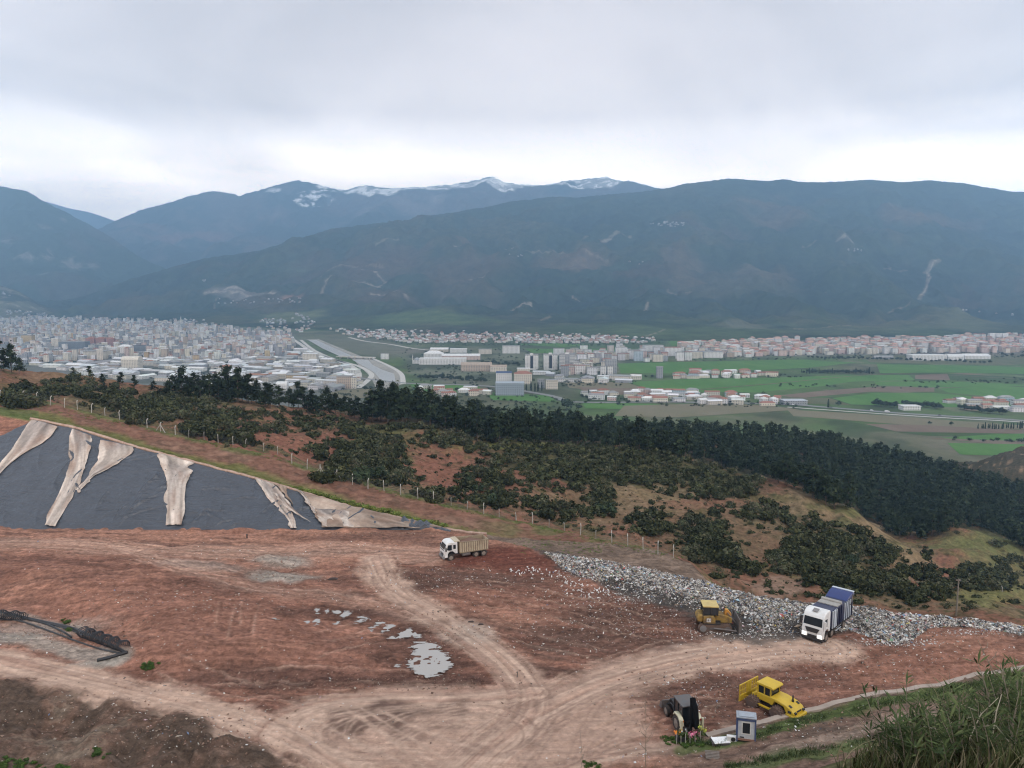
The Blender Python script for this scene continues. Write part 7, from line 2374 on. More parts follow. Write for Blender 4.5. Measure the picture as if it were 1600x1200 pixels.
def wheel(root, x, y, z, r, w, side, rim=P_RIM, tyre=P_TYRE, twin=False, n=22):
    """tyre with a dished rim as its sub-part"""
    m = MB()
    ys = [(0, r * .80), (.06, r * .95), (.2, r), (.8, r), (.94, r * .95), (1, r * .80)]
    for (a, ra), (b, rb_) in zip(ys[:-1], ys[1:]):
        m.cyl((0, (a - .5) * w, 0), (0, (b - .5) * w, 0), ra, rb_, n, cap=False)
    m.cyl((0, -.5 * w, 0), (0, -.5 * w + .01, 0), r * .80, r * .6, n, cap=False); m.cyl((0, .5 * w - .01, 0), (0, .5 * w, 0), r * .6, r * .80, n, cap=False)
    for k in range(n):
        t = 2 * math.pi * k / n
        m.box(-.03, .03, -.46 * w, .46 * w, r * .985, r * 1.03)
        q = Matrix.Rotation(t, 4, 'Y')
        for i in range(8):
            m.v[-8 + i] = tuple(q @ Vector(m.v[-8 + i]))
    t_ = m.build("wheel", tyre, root, smooth_angle=50); t_.location = (x, y, z)
    m = MB(); s_ = side
    m.cyl((0, s_ * .30 * w, 0), (0, s_ * .46 * w, 0), r * .62, r * .62, 18); m.cyl((0, s_ * .46 * w, 0), (0, s_ * .50 * w, 0), r * .62, r * .5, 18, cap=False)
    m.cyl((0, s_ * .44 * w, 0), (0, s_ * .56 * w, 0), r * .24, r * .18, 12)
    for k in range(8):
        a = 2 * math.pi * k / 8; m.cyl((math.cos(a) * r * .36, s_ * .45 * w, math.sin(a) * r * .36), (math.cos(a) * r * .36, s_ * .50 * w, math.sin(a) * r * .36), r * .04, n=6)
    m.build("rim", rim, t_, smooth_angle=40)
    return t_


def settle(root, px, py, heading, sink=.04, pts=None):
    """stand the machine on the soil at a photo point, tilted with it"""
    p = put(px, py)
    f = Vector((math.cos(heading), math.sin(heading), 0)); s_ = Vector((-f.y, f.x, 0))
    g = lambda q: ground_z(q.x, q.y, p.z)
    a, b = 2.4, 1.6
    zf, zb, zl, zr = g(p + f * a), g(p - f * a), g(p + s_ * b), g(p - s_ * b)
    X_ = (f * (2 * a) + Vector((0, 0, (zf - zb) * .6))).normalized(); Y_ = (s_ * (2 * b) + Vector((0, 0, (zl - zr) * .35))).normalized()
    Z_ = X_.cross(Y_).normalized(); Y_ = Z_.cross(X_)
    M_ = Matrix((X_, Y_, Z_)).transposed()
    root.location = Vector((p.x, p.y, (zf + zb + zl + zr + 2 * p.z) / 6 - sink))
    root.rotation_euler = M_.to_euler()


# ---- white tipper lorry with a beige body
r_ = empty("dump_truck", (0, 0, 0), 0, "white tipper lorry with a dusty beige ribbed body, driving below the lined slope", "truck")
m = MB()
for s_ in (-1, 1): m.box(-3.3, 3.5, s_ * .45 - .12, s_ * .45 + .12, .78, 1.06)
m.box(-1.0, .9, -.35, .35, .55, .8); m.box(2.5, 3.2, -1.0, 1.0, .45, .6); m.box(-3.4, -1.2, -.9, .9, .46, .6)
m.build("chassis", P_DARK, r_)
m = MB(); m.prism([(3.98, .62), (4.05, 1.45), (3.98, 1.85), (3.62, 2.75), (3.35, 3.0), (2.9, 3.08), (1.85, 3.02), (1.80, 1.15), (2.25, 1.15), (2.4, 1.42), (2.65, 1.56), (2.95, 1.58), (3.25, 1.48), (3.42, 1.22), (3.48, .62)], -1.22, 1.22)
m.build("cab", P_WHITE, r_, bevel=.06)
m = MB(); n_ = Vector((.9, 0, .4)).normalized() * .012
m.add([(3.995, -1.02, 1.93), (3.995, 1.02, 1.93), (3.665, .98, 2.70), (3.665, -.98, 2.70)], [(0, 1, 2, 3)]); m.add([(3.93, -1.02, 1.93), (3.93, 1.02, 1.93), (3.60, .98, 2.70), (3.60, -.98, 2.70)], [(3, 2, 1, 0)])
m.build("windscreen", P_GLASS, r_, smooth_angle=None)
for s_ in (-1, 1):
    y0, y1 = (1.225, 1.245) if s_ > 0 else (-1.245, -1.225)
    m = MB(); m.prism([(3.62, 1.92), (3.42, 2.68), (2.80, 2.68), (2.80, 1.78), (3.3, 1.78)], y0, y1); m.build("side_window", P_GLASS, r_, smooth_angle=None)
    m = MB(); m.prism([(2.55, 1.95), (2.55, 2.62), (2.12, 2.62), (2.12, 1.95)], y0, y1); m.build("rear_window", P_GLASS, r_, smooth_angle=None)
    m = MB(); m.box(2.72, 2.745, y0, y1, 1.2, 2.85); m.box(2.95, 3.15, y0 - .0, y1 + .01 * s_, 1.66, 1.70); m.build("door_seam", P_DARK, r_, smooth_angle=None)
    m = MB(); m.box(3.75, 3.9, s_ * 1.42 - .12, s_ * 1.42 + .12, 1.75, 2.35); m.cyl((3.82, s_ * 1.2, 2.4), (3.82, s_ * 1.42, 2.38), .03); m.build("mirror", P_DARK, r_)
    m = MB(); m.box(4.06, 4.1, s_ * .88 - .2, s_ * .88 + .2, .82, 1.0); m.build("headlight", P_LENS, r_)
m = MB(); m.box(3.96, 4.22, -1.2, 1.2, .42, .72); m.build("bumper", P_GREY, r_, bevel=.04)
m = MB(); m.box(4.03, 4.075, -.72, .72, 1.08, 1.24); m.box(4.02, 4.06, -.55, .55, .80, .96); m.box(3.99, 4.04, -1.0, 1.0, 1.72, 1.80); m.build("grille", P_DARK, r_, smooth_angle=None)
m = MB()
m.prism([(1.55, 1.22), (1.55, 2.95), (1.65, 3.05), (1.42, 3.05), (1.40, 1.22)], -1.22, 1.22)            # headboard
for s_ in (-1, 1):
    m.prism([(1.5, 1.22), (1.5, 2.95), (-3.5, 2.75), (-3.35, 1.22)], s_ * 1.22 - .05, s_ * 1.22 + .05)
    m.prism([(1.5, 2.88), (1.5, 3.0), (-3.55, 2.80), (-3.55, 2.68)], s_ * 1.31 - .08, s_ * 1.31 + .08)
    m.box(-3.4, 1.5, s_ * 1.3 - .08, s_ * 1.3 + .08, 1.12, 1.26)
m.box(-3.35, 1.5, -1.2, 1.2, 1.14, 1.24)
m.build("tipper_body", P_BEIGED, r_)
for s_ in (-1, 1):
    for k in range(13):
        x = 1.3 - k * .38; q = MB(); q.box(x - .09, x + .09, s_ * 1.32 - .06, s_ * 1.32 + .06, 1.27, 2.84 - k * .014); q.build("rib", P_BEIGE, r_)
m = MB(); m.prism([(-3.40, 1.25), (-3.34, 1.25), (-3.48, 2.7), (-3.54, 2.7)], -1.16, 1.16); m.build("tailgate", P_BEIGE, r_)
m = MB(); m.box(1.42, 2.3, -1.2, 1.2, 3.06, 3.16); m.build("cab_guard", P_BEIGE, r_)
m = MB(); m.prism([(1.35, 1.26), (1.35, 2.2), (-1, 2.7), (-3.1, 2.1), (-3.3, 1.26)], -1.15, 1.15); m.build("load", mat_plain("soil_load", (.16, .09, .065), .95), r_)
m = MB(); m.cyl((.9, .75, .72), (-.4, .75, .72), .33, n=12); m.build("fuel_tank", P_GREY, r_)
for s_ in (-1, 1):
    wheel(r_, 2.92, s_ * 1.05, .52, .53, .33, s_)
    for x in (-1.35, -2.65): wheel(r_, x, s_ * .98, .52, .53, .52, s_)
settle(r_, 728, 868, math.pi + .40); r_.scale = (.95,) * 3

# ---- white and navy refuse lorry
r_ = empty("garbage_truck", (0, 0, 0), 0, "white-cabbed navy refuse lorry with lit headlights and raised tail, beside the waste heap", "truck")
m = MB()
for s_ in (-1, 1): m.box(-4.2, 3.6, s_ * .45 - .12, s_ * .45 + .12, .8, 1.05)
m.box(2.2, 3.2, -1.0, 1.0, .45, .6); m.build("chassis", P_DARK, r_)
m = MB(); m.prism([(4.15, .55), (4.2, 1.3), (4.08, 1.95), (3.88, 2.95), (3.5, 3.45), (3.0, 3.62), (2.2, 3.62), (2.05, 3.4), (2.05, 1.1), (2.45, 1.1), (2.6, 1.4), (3.0, 1.55), (3.4, 1.4), (3.58, 1.05), (3.62, .55)], -1.25, 1.25); m.build("cab", P_WHITE, r_, bevel=.08)
m = MB(); m.add([(4.085, -1.1, 2.0), (4.085, 1.1, 2.0), (3.905, 1.06, 2.92), (3.905, -1.06, 2.92)], [(0, 1, 2, 3)]); m.add([(4.04, -1.1, 2.0), (4.04, 1.1, 2.0), (3.86, 1.06, 2.92), (3.86, -1.06, 2.92)], [(3, 2, 1, 0)]); m.build("windscreen", P_GLASS, r_, smooth_angle=None)
m = MB(); m.add([(4.215, -.85, 1.72), (4.215, .85, 1.72), (4.245, .6, 1.22), (4.245, -.6, 1.22), (4.1, -.85, 1.72), (4.1, .85, 1.72), (4.1, .6, 1.22), (4.1, -.6, 1.22)], [(1, 0, 3, 2), (0, 1, 5, 4), (1, 2, 6, 5), (2, 3, 7, 6), (3, 0, 4, 7)]); m.box(4.17, 4.24, -.52, .52, .62, .92); m.build("grille", P_DARK, r_, smooth_angle=None)
m = MB(); m.box(3.0, 3.6, -.32, .32, 3.63, 3.66, rot=(0, .35, 0)); m.build("roof_hatch", P_GREY, r_)
m = MB(); m.prism([(4.05, .36), (4.3, .42), (4.28, .60), (4.1, .62)], -1.24, 1.24); m.box(3.6, 4.2, -1.22, 1.22, .25, .36); m.build("bumper", P_DARK, r_)
for s_ in (-1, 1):
    m = MB(); m.prism([(4.16, .62), (4.26, .68), (4.25, 1.02), (4.16, 1.12)], s_ * .92 - .27, s_ * .92 + .27); m.build("headlight", M_LAMP, r_)
    y0, y1 = (1.255, 1.275) if s_ > 0 else (-1.275, -1.255)
    m = MB(); m.prism([(3.88, 2.0), (3.74, 2.8), (3.0, 2.8), (3.0, 1.85), (3.6, 1.85)], y0, y1); m.build("side_window", P_GLASS, r_, smooth_angle=None)
    m = MB(); m.box(3.95, 4.1, s_ * 1.45 - .13, s_ * 1.45 + .13, 1.9, 2.75); m.cyl((3.95, s_ * 1.2, 2.8), (4.0, s_ * 1.45, 2.78), .04); m.build("mirror", P_WHITE if s_ > 0 else P_DARK, r_)
    m = MB(); m.box(2.05, 2.07, s_ * 1.0 - .2, s_ * 1.0 + .2, 1.2, 3.3); m.build("wind_deflector", P_WHITE, r_)
m = MB(); m.box(-4.3, 1.7, -1.25, 1.25, 1.15, 3.35); m.prism([(1.7, 1.3), (1.9, 1.5), (1.9, 3.15), (1.7, 3.34)], -1.2, 1.2); m.build("body", P_BLUE, r_, bevel=.05)
for s_ in (-1, 1):
    for k, x in enumerate([1.55, .95, .45, -.05, -.55, -1.1, -2.0, -2.6, -3.15, -3.7, -4.2]):
        m = MB(); w_ = .20 if k == 1 else .075
        m.box(x - w_, x + w_, s_ * 1.31 - .05, s_ * 1.31 + .05, 1.2, 3.3)
        m.build("rib", P_STRIPE if k in (0, 1, 2, 6, 7, 8, 9) else P_BLUE, r_)
    m = MB(); m.box(-4.3, 1.7, s_ * 1.3 - .07, s_ * 1.3 + .07, 1.05, 1.2); m.build("side_rail", P_DARK, r_)
    m = MB(); m.box(-1.3, .4, s_ * 1.22 - .03, s_ * 1.22 + .03, .85, .95); m.box(-1.3, .4, s_ * 1.22 - .03, s_ * 1.22 + .03, .5, .6); m.build("underrun_guard", P_STRIPE, r_)
m = MB(); m.cyl((-1.2, -1.2, 3.52), (-1.2, 1.2, 3.52), .2, n=12); m.box(-1.0, .1, -1.2, 1.2, 3.36, 3.46); m.build("rolled_cover", P_TARP, r_)
m = MB(); m.prism([(-2.5, 3.36), (-4.3, 3.36), (-5.0, 3.62), (-4.6, 4.0), (-3.6, 3.86)], -1.3, 1.3); m.build("raised_tailgate", P_BLUE2, r_, bevel=.05)
m = MB(); m.box(-4.85, -4.45, -1.32, 1.32, 3.93, 4.03); m.build("tailgate_edge", P_STRIPE, r_)
m = MB()
for s_ in (-1, 1): m.cyl((-3.6, s_ * 1.34, 2.6), (-4.4, s_ * 1.34, 3.8), .06, n=6)
m.build("lift_ram", P_STEEL, r_)
for s_ in (-1, 1):
    wheel(r_, 3.0, s_ * 1.08, .52, .53, .34, s_); wheel(r_, 1.2, s_ * 1.0, .52, .53, .34, s_)
    for x in (-2.2, -3.5): wheel(r_, x, s_ * 1.02, .52, .53, .40, s_)
# sits front end at the photo point, heading to the camera and a little left
hd = math.atan2(-.72, -.69)
p0 = put(1268, 1003)
root_xy = Vector((p0.x, p0.y, 0)) - Vector((math.cos(hd), math.sin(hd), 0)) * 4.2
q = to_px(root_xy.x, root_xy.y, ground_z(root_xy.x, root_xy.y, 0))
settle(r_, q[0], q[1], hd, sink=.02)
r_.rotation_euler = (0, 0, hd); r_.location.z = p0.z - .02

# ---- bulldozer
r_ = empty("bulldozer", (0, 0, 0), 0, "yellow tracked bulldozer with a dark cab, working on the dark waste ground", "bulldozer")


def stadium(x0, x1, z0, z1, n=8):
    r = (z1 - z0) / 2; zc = (z0 + z1) / 2
    return [(x1 - r + r * math.sin(math.pi * k / n), zc - r * math.cos(math.pi * k / n)) for k in range(n + 1)] + [(x0 + r - r * math.sin(math.pi * k / n), zc + r * math.cos(math.pi * k / n)) for k in range(n + 1)]


for s_ in (-1, 1):
    m = MB(); m.prism(stadium(-2.25, 1.7, 0, .98), s_ * 1.05 - .28, s_ * 1.05 + .28)
    for k in range(18): m.box(-2.0 + k * .2, -1.93 + k * .2, s_ * 1.05 - .3, s_ * 1.05 + .3, .96, 1.04); m.box(-2.0 + k * .2, -1.93 + k * .2, s_ * 1.05 - .3, s_ * 1.05 + .3, -.04, .02)
    t_ = m.build("track", P_MUD, r_, smooth_angle=30)
    m = MB(); y = s_ * 1.36
    m.cyl((-1.72, s_ * 1.30, .50), (-1.72, y, .50), .40, n=16); m.cyl((-1.72, y, .5), (-1.72, y + s_ * .05, .5), .22, n=12); m.build("sprocket", P_GREY, t_)
    m = MB(); m.box(-1.3, 1.2, s_ * 1.31, s_ * 1.31 + s_ * .06, .42, .66); m.cyl((1.18, s_ * 1.3, .5), (1.18, y, .5), .34, n=14); m.build("track_frame", P_STEEL, t_)
    m = MB(); m.tube([(-.5, s_ * 1.45, .62), (.8, s_ * 1.5, .55), (2.2, s_ * 1.5, .4)], .11, 8); m.build("push_arm", P_STEEL, r_)
m = MB(); m.box(-2.0, .4, -.75, .75, .7, 1.3); m.box(-1.7, .3, -1.35, 1.35, 1.02, 1.12); m.build("chassis", P_DARK, r_)
m = MB(); m.prism([(-2.35, 1.15), (-2.4, 1.6), (-2.2, 1.95), (-1.7, 2.02), (-1.7, 1.1)], -.95, .95); m.build("fuel_tank", P_YELD, r_, bevel=.12)
m = MB(); m.prism([(-1.7, 1.1), (-1.7, 1.95), (-.45, 1.95), (-.3, 1.5), (-.3, 1.1)], -1.25, 1.25); m.build("fender", P_YELD, r_, bevel=.04)
m = MB(); m.box(-1.35, -.85, -1.275, -1.255, 1.3, 1.75); m.build("white_marking", P_WHITE, r_); m = MB(); m.box(-1.25, -1.12, -1.285, -1.277, 1.4, 1.65); m.box(-1.0, -.93, -1.285, -1.277, 1.4, 1.65); m.build("dark_marking", P_DARK, r_, smooth_angle=None)
m = MB(); m.box(-1.65, .0, -.85, .85, 1.96, 2.95); m.build("cab", P_GLASS, r_, bevel=.05)
m = MB()
for x, y in ((-1.66, -.86), (-1.66, .86), (.01, -.86), (.01, .86), (-.8, -.86), (-.8, .86)): m.box(x - .05, x + .05, y - .05, y + .05, 1.95, 2.96)
m.build("cab_pillars", P_DARK, r_)
m = MB(); m.box(-1.8, .1, -.98, .98, 2.97, 3.16); m.build("cab_roof", P_CREAM2, r_, bevel=.06)
m = MB(); m.prism([(-.28, 1.0), (-.28, 1.92), (.2, 2.0), (1.2, 1.85), (1.75, 1.62), (1.8, 1.0)], -.62, .62); m.build("engine_hood", P_YELD, r_, bevel=.05)
m = MB(); m.prism([(.9, 1.9), (1.0, 2.5), (1.3, 2.5), (1.75, 2.0), (1.7, 1.7)], -.28, .28); m.build("lift_frame", mat_paint("orange_yellow_paint", (.55, .25, .03), .5, dirt=.4, dirtcol=DUST), r_, bevel=.03)
m = MB(); m.cyl((.25, .3, 1.9), (.25, .3, 2.6), .07, n=8); m.build("exhaust", P_DARK, r_)
m = MB()
for s_ in (-1, 1): m.cyl((1.2, s_ * .4, 2.2), (2.35, s_ * .5, .9), .06, n=8)
m.build("lift_ram", P_STEEL, r_)
m = MB(); pr = []
for k in range(9):
    t = -.75 + 1.5 * k / 8; pr.append((2.75 - .32 * math.cos(t) - .0, .72 + .98 * math.sin(t) / math.sin(.75)))
m.prism(pr + [(x + .10, z) for x, z in pr[::-1]], -1.75, 1.75); m.build("blade", P_STEEL, r_)
m = MB(); m.box(2.35, 2.7, -1.8, -1.72, -.1, 1.7); m.box(2.35, 2.7, 1.72, 1.8, -.1, 1.7); m.build("blade_end", P_STEEL, r_)
settle(r_, 1118, 981, -.06, .06)

# ---- landfill compactor
r_ = empty("landfill_compactor", (0, 0, 0), 0, "bright yellow wheeled compactor with a barred blade guard, parked by the kerb", "compactor")
m = MB(); m.box(-2.6, 2.2, -.6, .6, .75, 1.35); m.build("chassis", P_DARK, r_)
m = MB(); m.prism([(-3.55, .85), (-3.6, 1.35), (-3.3, 1.75), (-2.6, 2.1), (-1.3, 2.35), (-.35, 2.35), (-.35, 1.3), (-.75, 1.3), (-1.0, 1.95), (-2.2, 1.8), (-2.55, 1.1), (-2.55, .85)], -1.15, 1.15); m.build("engine_hood", P_YEL, r_, bevel=.09)
m = MB(); m.box(-3.9, -2.5, -1.2, 1.2, .72, 1.12); m.build("rear_bumper", P_YEL, r_, bevel=.08)
m = MB(); m.box(-3.62, -3.5, -.42, .42, 1.42, 1.56); m.build("grille", P_DARK, r_, smooth_angle=None)
for s_ in (-1, 1):
    m = MB(); m.box(-3.72, -3.40, s_ * .82 - .16, s_ * .82 + .16, 1.30, 1.52); m.build("tail_light", P_DARK, r_)
    m = MB(); m.box(-3.25, -2.8, s_ * 1.16 - .02, s_ * 1.16 + .02, 1.3, 1.62); m.build("side_vent", P_DARK, r_, smooth_angle=None)
    m = MB(); m.box(-3.1, -2.7, s_ * .78 - .15, s_ * .78 + .15, 2.0, 2.05, rot=(0, -.4, 0)); m.build("hood_vent", P_DARK, r_, smooth_angle=None)
m = MB(); m.cyl((-2.5, -.35, 2.0), (-2.5, -.35, 2.95), .09, n=10); m.cyl((-2.5, -.35, 1.95), (-2.5, -.35, 2.35), .15, n=10); m.build("exhaust", P_DARK, r_)
m = MB(); m.box(-.4, 1.5, -1.0, 1.0, 1.3, 2.2); m.prism([(1.5, 1.4), (2.2, 1.3), (2.2, 1.75), (1.5, 2.2)], -1.0, 1.0); m.build("cab_base", P_YEL, r_, bevel=.06)
m = MB(); m.box(-.3, 1.35, -.88, .88, 2.21, 3.28); m.build("cab_glass", P_GLASS, r_, bevel=.04)
m = MB()
for x, y in ((-.32, -.9), (-.32, .9), (1.37, -.9), (1.37, .9), (.5, -.9), (.5, .9)): m.box(x - .07, x + .07, y - .06, y + .06, 2.2, 3.3)
m.build("cab_pillars", P_YEL, r_)
m = MB(); m.prism([(-.75, 3.3), (-.75, 3.48), (-.5, 3.62), (1.5, 3.62), (1.7, 3.3)], -1.08, 1.08); m.build("cab_roof", P_YEL, r_, bevel=.05)
m = MB()
for s_ in (-1, 1): m.prism([(2.2, 1.2), (3.3, .75), (3.3, .5), (2.2, .9)], s_ * .75 - .12, s_ * .75 + .12)
m.box(-.8, 2.0, -1.45, -1.2, .72, .9); m.box(-.8, 2.0, 1.2, 1.45, .72, .9)
m.build("blade_arm", P_YEL, r_)
m = MB(); m.prism([(3.28, .2), (3.42, .2), (3.36, 1.15), (3.22, 1.15)], -1.9, 1.9); m.build("blade", P_YEL, r_)
m = MB()
for k in range(9):
    y = -1.85 + k * 3.7 / 8; m.box(3.25, 3.35, y - .04, y + .04, 1.15, 2.55)
m.box(3.24, 3.36, -1.9, 1.9, 2.5, 2.62); m.box(3.26, 3.34, -1.9, 1.9, 1.75, 1.81)
for k in range(30):
    y = -1.85 + k * 3.7 / 29; m.box(3.29, 3.31, y - .012, y + .012, 1.15, 2.5)
m.box(3.25, 3.33, -.35, .35, 1.15, 2.45)
m.build("trash_guard", P_YEL, r_, smooth_angle=None)
for x in (-1.55, 1.75):
    for s_ in (-1, 1):
        m = MB(); w_ = .95
        m.cyl((0, -w_ / 2, 0), (0, w_ / 2, 0), .72, n=24)
        for ring in range(4):
            for k in range(14):
                a = 2 * math.pi * (k + .5 * (ring % 2)) / 14; y = -w_ / 2 + w_ * (ring + .5) / 4
                m.cyl((.70 * math.cos(a), y, .70 * math.sin(a)), (.88 * math.cos(a), y, .88 * math.sin(a)), .10, .06, 5)
        t_ = m.build("wheel", P_MUD, r_, smooth_angle=40); t_.location = (x, s_ * 1.35, .84)
        m = MB(); m.cyl((0, s_ * .40, 0), (0, s_ * .52, 0), .36, .3, 16); m.build("hub", P_MUD, t_)
settle(r_, 1206, 1110, math.atan2(.78, -.63), .05); r_.scale = (.82, .82, .75); r_.rotation_euler.x = r_.rotation_euler.y = 0

# ---- backhoe loader, seen from behind
r_ = empty("backhoe_loader", (0, 0, 0), 0, "black and white backhoe loader with its digging arm folded up, parked by the kerb", "backhoe")
m = MB(); m.box(-1.5, 3.0, -.42, .42, .6, 1.1); m.build("chassis", P_DARK, r_)
m = MB(); m.prism([(.6, 1.05), (.6, 1.75), (2.4, 1.65), (2.55, 1.4), (2.55, 1.05)], -.45, .45); m.build("engine_hood", P_DARK, r_, bevel=.05)
m = MB(); m.box(-1.35, .55, -.78, .78, 1.15, 2.72); m.build("cab", P_GLASS, r_, bevel=.05)
m = MB()
for x, y in ((-1.36, -.8), (-1.36, .8), (.56, -.8), (.56, .8), (-.35, -.8), (-.35, .8)): m.box(x - .05, x + .05, y - .045, y + .045, 1.1, 2.74)
m.box(-1.38, .58, -.82, .82, 1.05, 1.2); m.build("cab_frame", P_DARK, r_)
m = MB(); m.box(-1.55, .7, -.9, .9, 2.75, 2.9); m.build("cab_roof", P_DGREY, r_, bevel=.06)
for s_ in (-1, 1):
    m = MB(); prf = [(-1.75, .95), (-1.6, 1.35), (-1.2, 1.62), (-.5, 1.62), (-.15, 1.3), (-.05, 1.3), (-.35, 1.78), (-1.3, 1.80), (-1.78, 1.5), (-1.9, .95)]
    m.prism(prf, s_ * 1.0 - .22, s_ * 1.0 + .22); m.build("fender", P_CREAM, r_, bevel=.03)
    wheel(r_, -.85, s_ * 1.02, .78, .80, .45, s_, P_RIM); wheel(r_, 1.9, s_ * .95, .55, .56, .36, s_, P_RIM)
    m = MB(); m.tube([(.75, s_ * .6, 1.5), (1.9, s_ * .6, 1.35), (2.9, s_ * .6, .7)], .09, 6); m.build("loader_arm", P_DARK, r_)
m = MB(); m.prism([(2.75, 1.25), (2.7, .75), (2.85, .35), (3.5, .25), (3.5, .32), (2.98, .45), (2.9, .8), (2.85, 1.25)], -1.15, 1.15)
for s_ in (-1, 1): m.prism([(2.75, 1.25), (2.7, .75), (2.85, .35), (3.5, .25), (3.2, .9)], s_ * 1.14 - .03, s_ * 1.14 + .03)
m.build("loader_bucket", P_STEEL, r_)
m = MB(); m.box(-2.1, -1.85, -1.1, 1.1, .5, .8); m.prism([(-2.0, .4), (-2.35, .4), (-2.35, 1.2), (-2.0, 1.2)], -.25, .25); m.build("rear_frame", P_DARK, r_)
m = MB(); m.prism([(-2.2, .8), (-2.6, .85), (-2.45, 2.7), (-2.05, 3.95), (-1.75, 3.9), (-2.0, 2.6)], -.26, .26); m.build("boom", P_BLACK, r_, bevel=.03)
m = MB(); m.prism([(-2.0, 4.0), (-1.85, 3.7), (-2.55, 2.7), (-2.95, 1.25), (-3.2, 1.3), (-2.85, 2.9)], -.24, .24); m.build("dipper_arm", P_BLACK, r_, bevel=.03)
m = MB(); m.cyl((-2.75, -.32, 1.3), (-2.35, -.32, 3.0), .055, n=8); m.build("arm_ram", P_STRIPE, r_)
m = MB(); m.prism([(-2.9, 1.4), (-3.25, 1.3), (-3.3, .75), (-2.95, .4), (-2.6, .5), (-2.9, .8)], -.42, .42); m.build("digging_bucket", mat_paint("rusty_bucket", (.14, .07, .05), .8, dirt=.5, dirtcol=(.1, .06, .05)), r_)
for s_ in (-1, 1):
    m = MB(); m.box(-2.12, -1.9, s_ * 1.15 - .1, s_ * 1.15 + .1, .35, 1.75); m.box(-2.3, -1.75, s_ * 1.15 - .2, s_ * 1.15 + .2, .28, .36); m.build("stabiliser_leg", P_CREAM, r_)
    m = MB(); m.box(-1.98, -1.90, s_ * .95 - .07, s_ * .95 + .07, 1.45, 1.62); m.build("tail_light", P_ORANGE if s_ > 0 else P_RED, r_)
m = MB(); m.box(-3.06, -3.0, -.14, .14, 1.5, 1.75); m.build("number_plate", P_WHITE, r_)
m = MB(); m.cyl((.62, -.9, 2.6), (.62, -1.15, 2.5), .02); m.box(.6, .66, -1.28, -1.1, 2.25, 2.55); m.cyl((.62, .9, 2.6), (.62, 1.15, 2.5), .02); m.box(.6, .66, 1.1, 1.28, 2.25, 2.55); m.build("mirror", P_DARK, r_)
settle(r_, 1067, 1132, math.atan2(.97, -.22), .05); r_.scale = (.92,) * 3

# ------------------------------------------------------------------ kerb, cabin and the small things beside it
cp = [at_z(px, py, 0) for px, py in spline([(1104, 1150)] + curb_px[6:], 6)]
m = MB(); o0 = Vector((cp[0][0], cp[0][1], ground_z(cp[0][0], cp[0][1], 0)))
prev = None
rows_ = []
for i, q in enumerate(cp):
    a = Vector(cp[max(i - 1, 0)]); b = Vector(cp[min(i + 1, len(cp) - 1)]); d = (b - a).normalized(); n = Vector((-d.y, d.x, 0))
    z = max(ground_z(q[0], q[1], 0), ground_z(q[0], q[1] + 1.0, 0)) - o0.z
    c = Vector((q[0], q[1], 0)) - Vector((o0.x, o0.y, 0))
    rows_.append([tuple(c + n * .42 + Vector((0, 0, z - .4))), tuple(c + n * .42 + Vector((0, 0, z + .12))), tuple(c - n * .26 + Vector((0, 0, z + .16))), tuple(c - n * .30 + Vector((0, 0, z - .4)))])
vs = [p for rr in rows_ for p in rr]; fs = []
for i in range(len(rows_) - 1):
    for k in range(3): fs.append((4 * i + k, 4 * i + k + 1, 4 * i + k + 5, 4 * i + k + 4))
m.add(vs, fs)
o = m.build("kerb", mat_plain("dusty_concrete", (.33, .265, .22), .95, var=.35, scale=.8), smooth_angle=30); o.location = o0
tag(o, kind="structure")

r_ = empty("guard_cabin", tuple(put(1165, 1156)), R(-14), "small white metal cabin with a blue frame and one window, standing by the kerb", "cabin")
CB_W = mat_paint("cabin_white", (.55, .58, .62), .5, dirt=.25, dirtcol=(.22, .18, .15)); CB_B = mat_paint("cabin_blue", (.05, .085, .20), .5, dirt=.25, dirtcol=(.2, .17, .15))
m = MB(); m.box(-.86, .86, -.8, .8, .42, 2.42); m.build("wall", CB_W, r_)
m = MB()
for x in (-.9, .9):
    for y in (-.84, .84): m.box(x - .07, x + .07, y - .07, y + .07, .1, 2.46)
for y in (-.85, .85): m.box(-.97, .97, y - .06, y + .06, 2.24, 2.44)
for x in (-.91, .91): m.box(x - .06, x + .06, -.9, .9, 2.24, 2.44)
m.build("frame", CB_B, r_, smooth_angle=None)
m = MB(); m.box(-1.0, 1.0, -.94, .94, 2.46, 2.58); m.box(-.8, .8, -.74, .74, 2.58, 2.66); m.build("roof", mat_paint("cabin_roof_paint", (.33, .38, .44), .6, dirt=.3), r_, bevel=.03)
m = MB(); m.box(-.9, .9, -.88, -.80, .22, .42); m.box(-.9, .9, .80, .88, .22, .42); m.build("sill_beam", mat_paint("rusty_beam", (.28, .15, .11), .8, dirt=.4), r_)
m = MB(); m.box(-.78, .78, -.70, .70, -.2, .22); m.build("plinth", P_DARK, r_)
w_ = MB(); w_.box(-.48, .48, -.835, -.805, .85, 2.14); w_o = w_.build("window_frame", P_WHITE, r_)
m = MB(); m.box(-.36, .36, -.85, -.838, .97, 2.02); m.build("pane", P_GLASS, w_o, smooth_angle=None)
m = MB(); m.box(-.62, -.2, -.87, -.81, .50, .60); m.build("vent", P_DARK, r_)
m = MB(); m.box(.865, .885, -.35, .35, .5, 2.1); m.build("door", CB_W, r_)
r_.scale = (.86, .62, .92)
p = put(1126, 1160)
o = MB().box(-.75, .75, -.45, .45, .18, .24, rot=(.1, .05, .2)).build("board", mat_plain("white_board", (.78, .78, .78), .6, var=.05)); o.location = p; tag(o, "clean white board lying on the grass left of the cabin", "board")
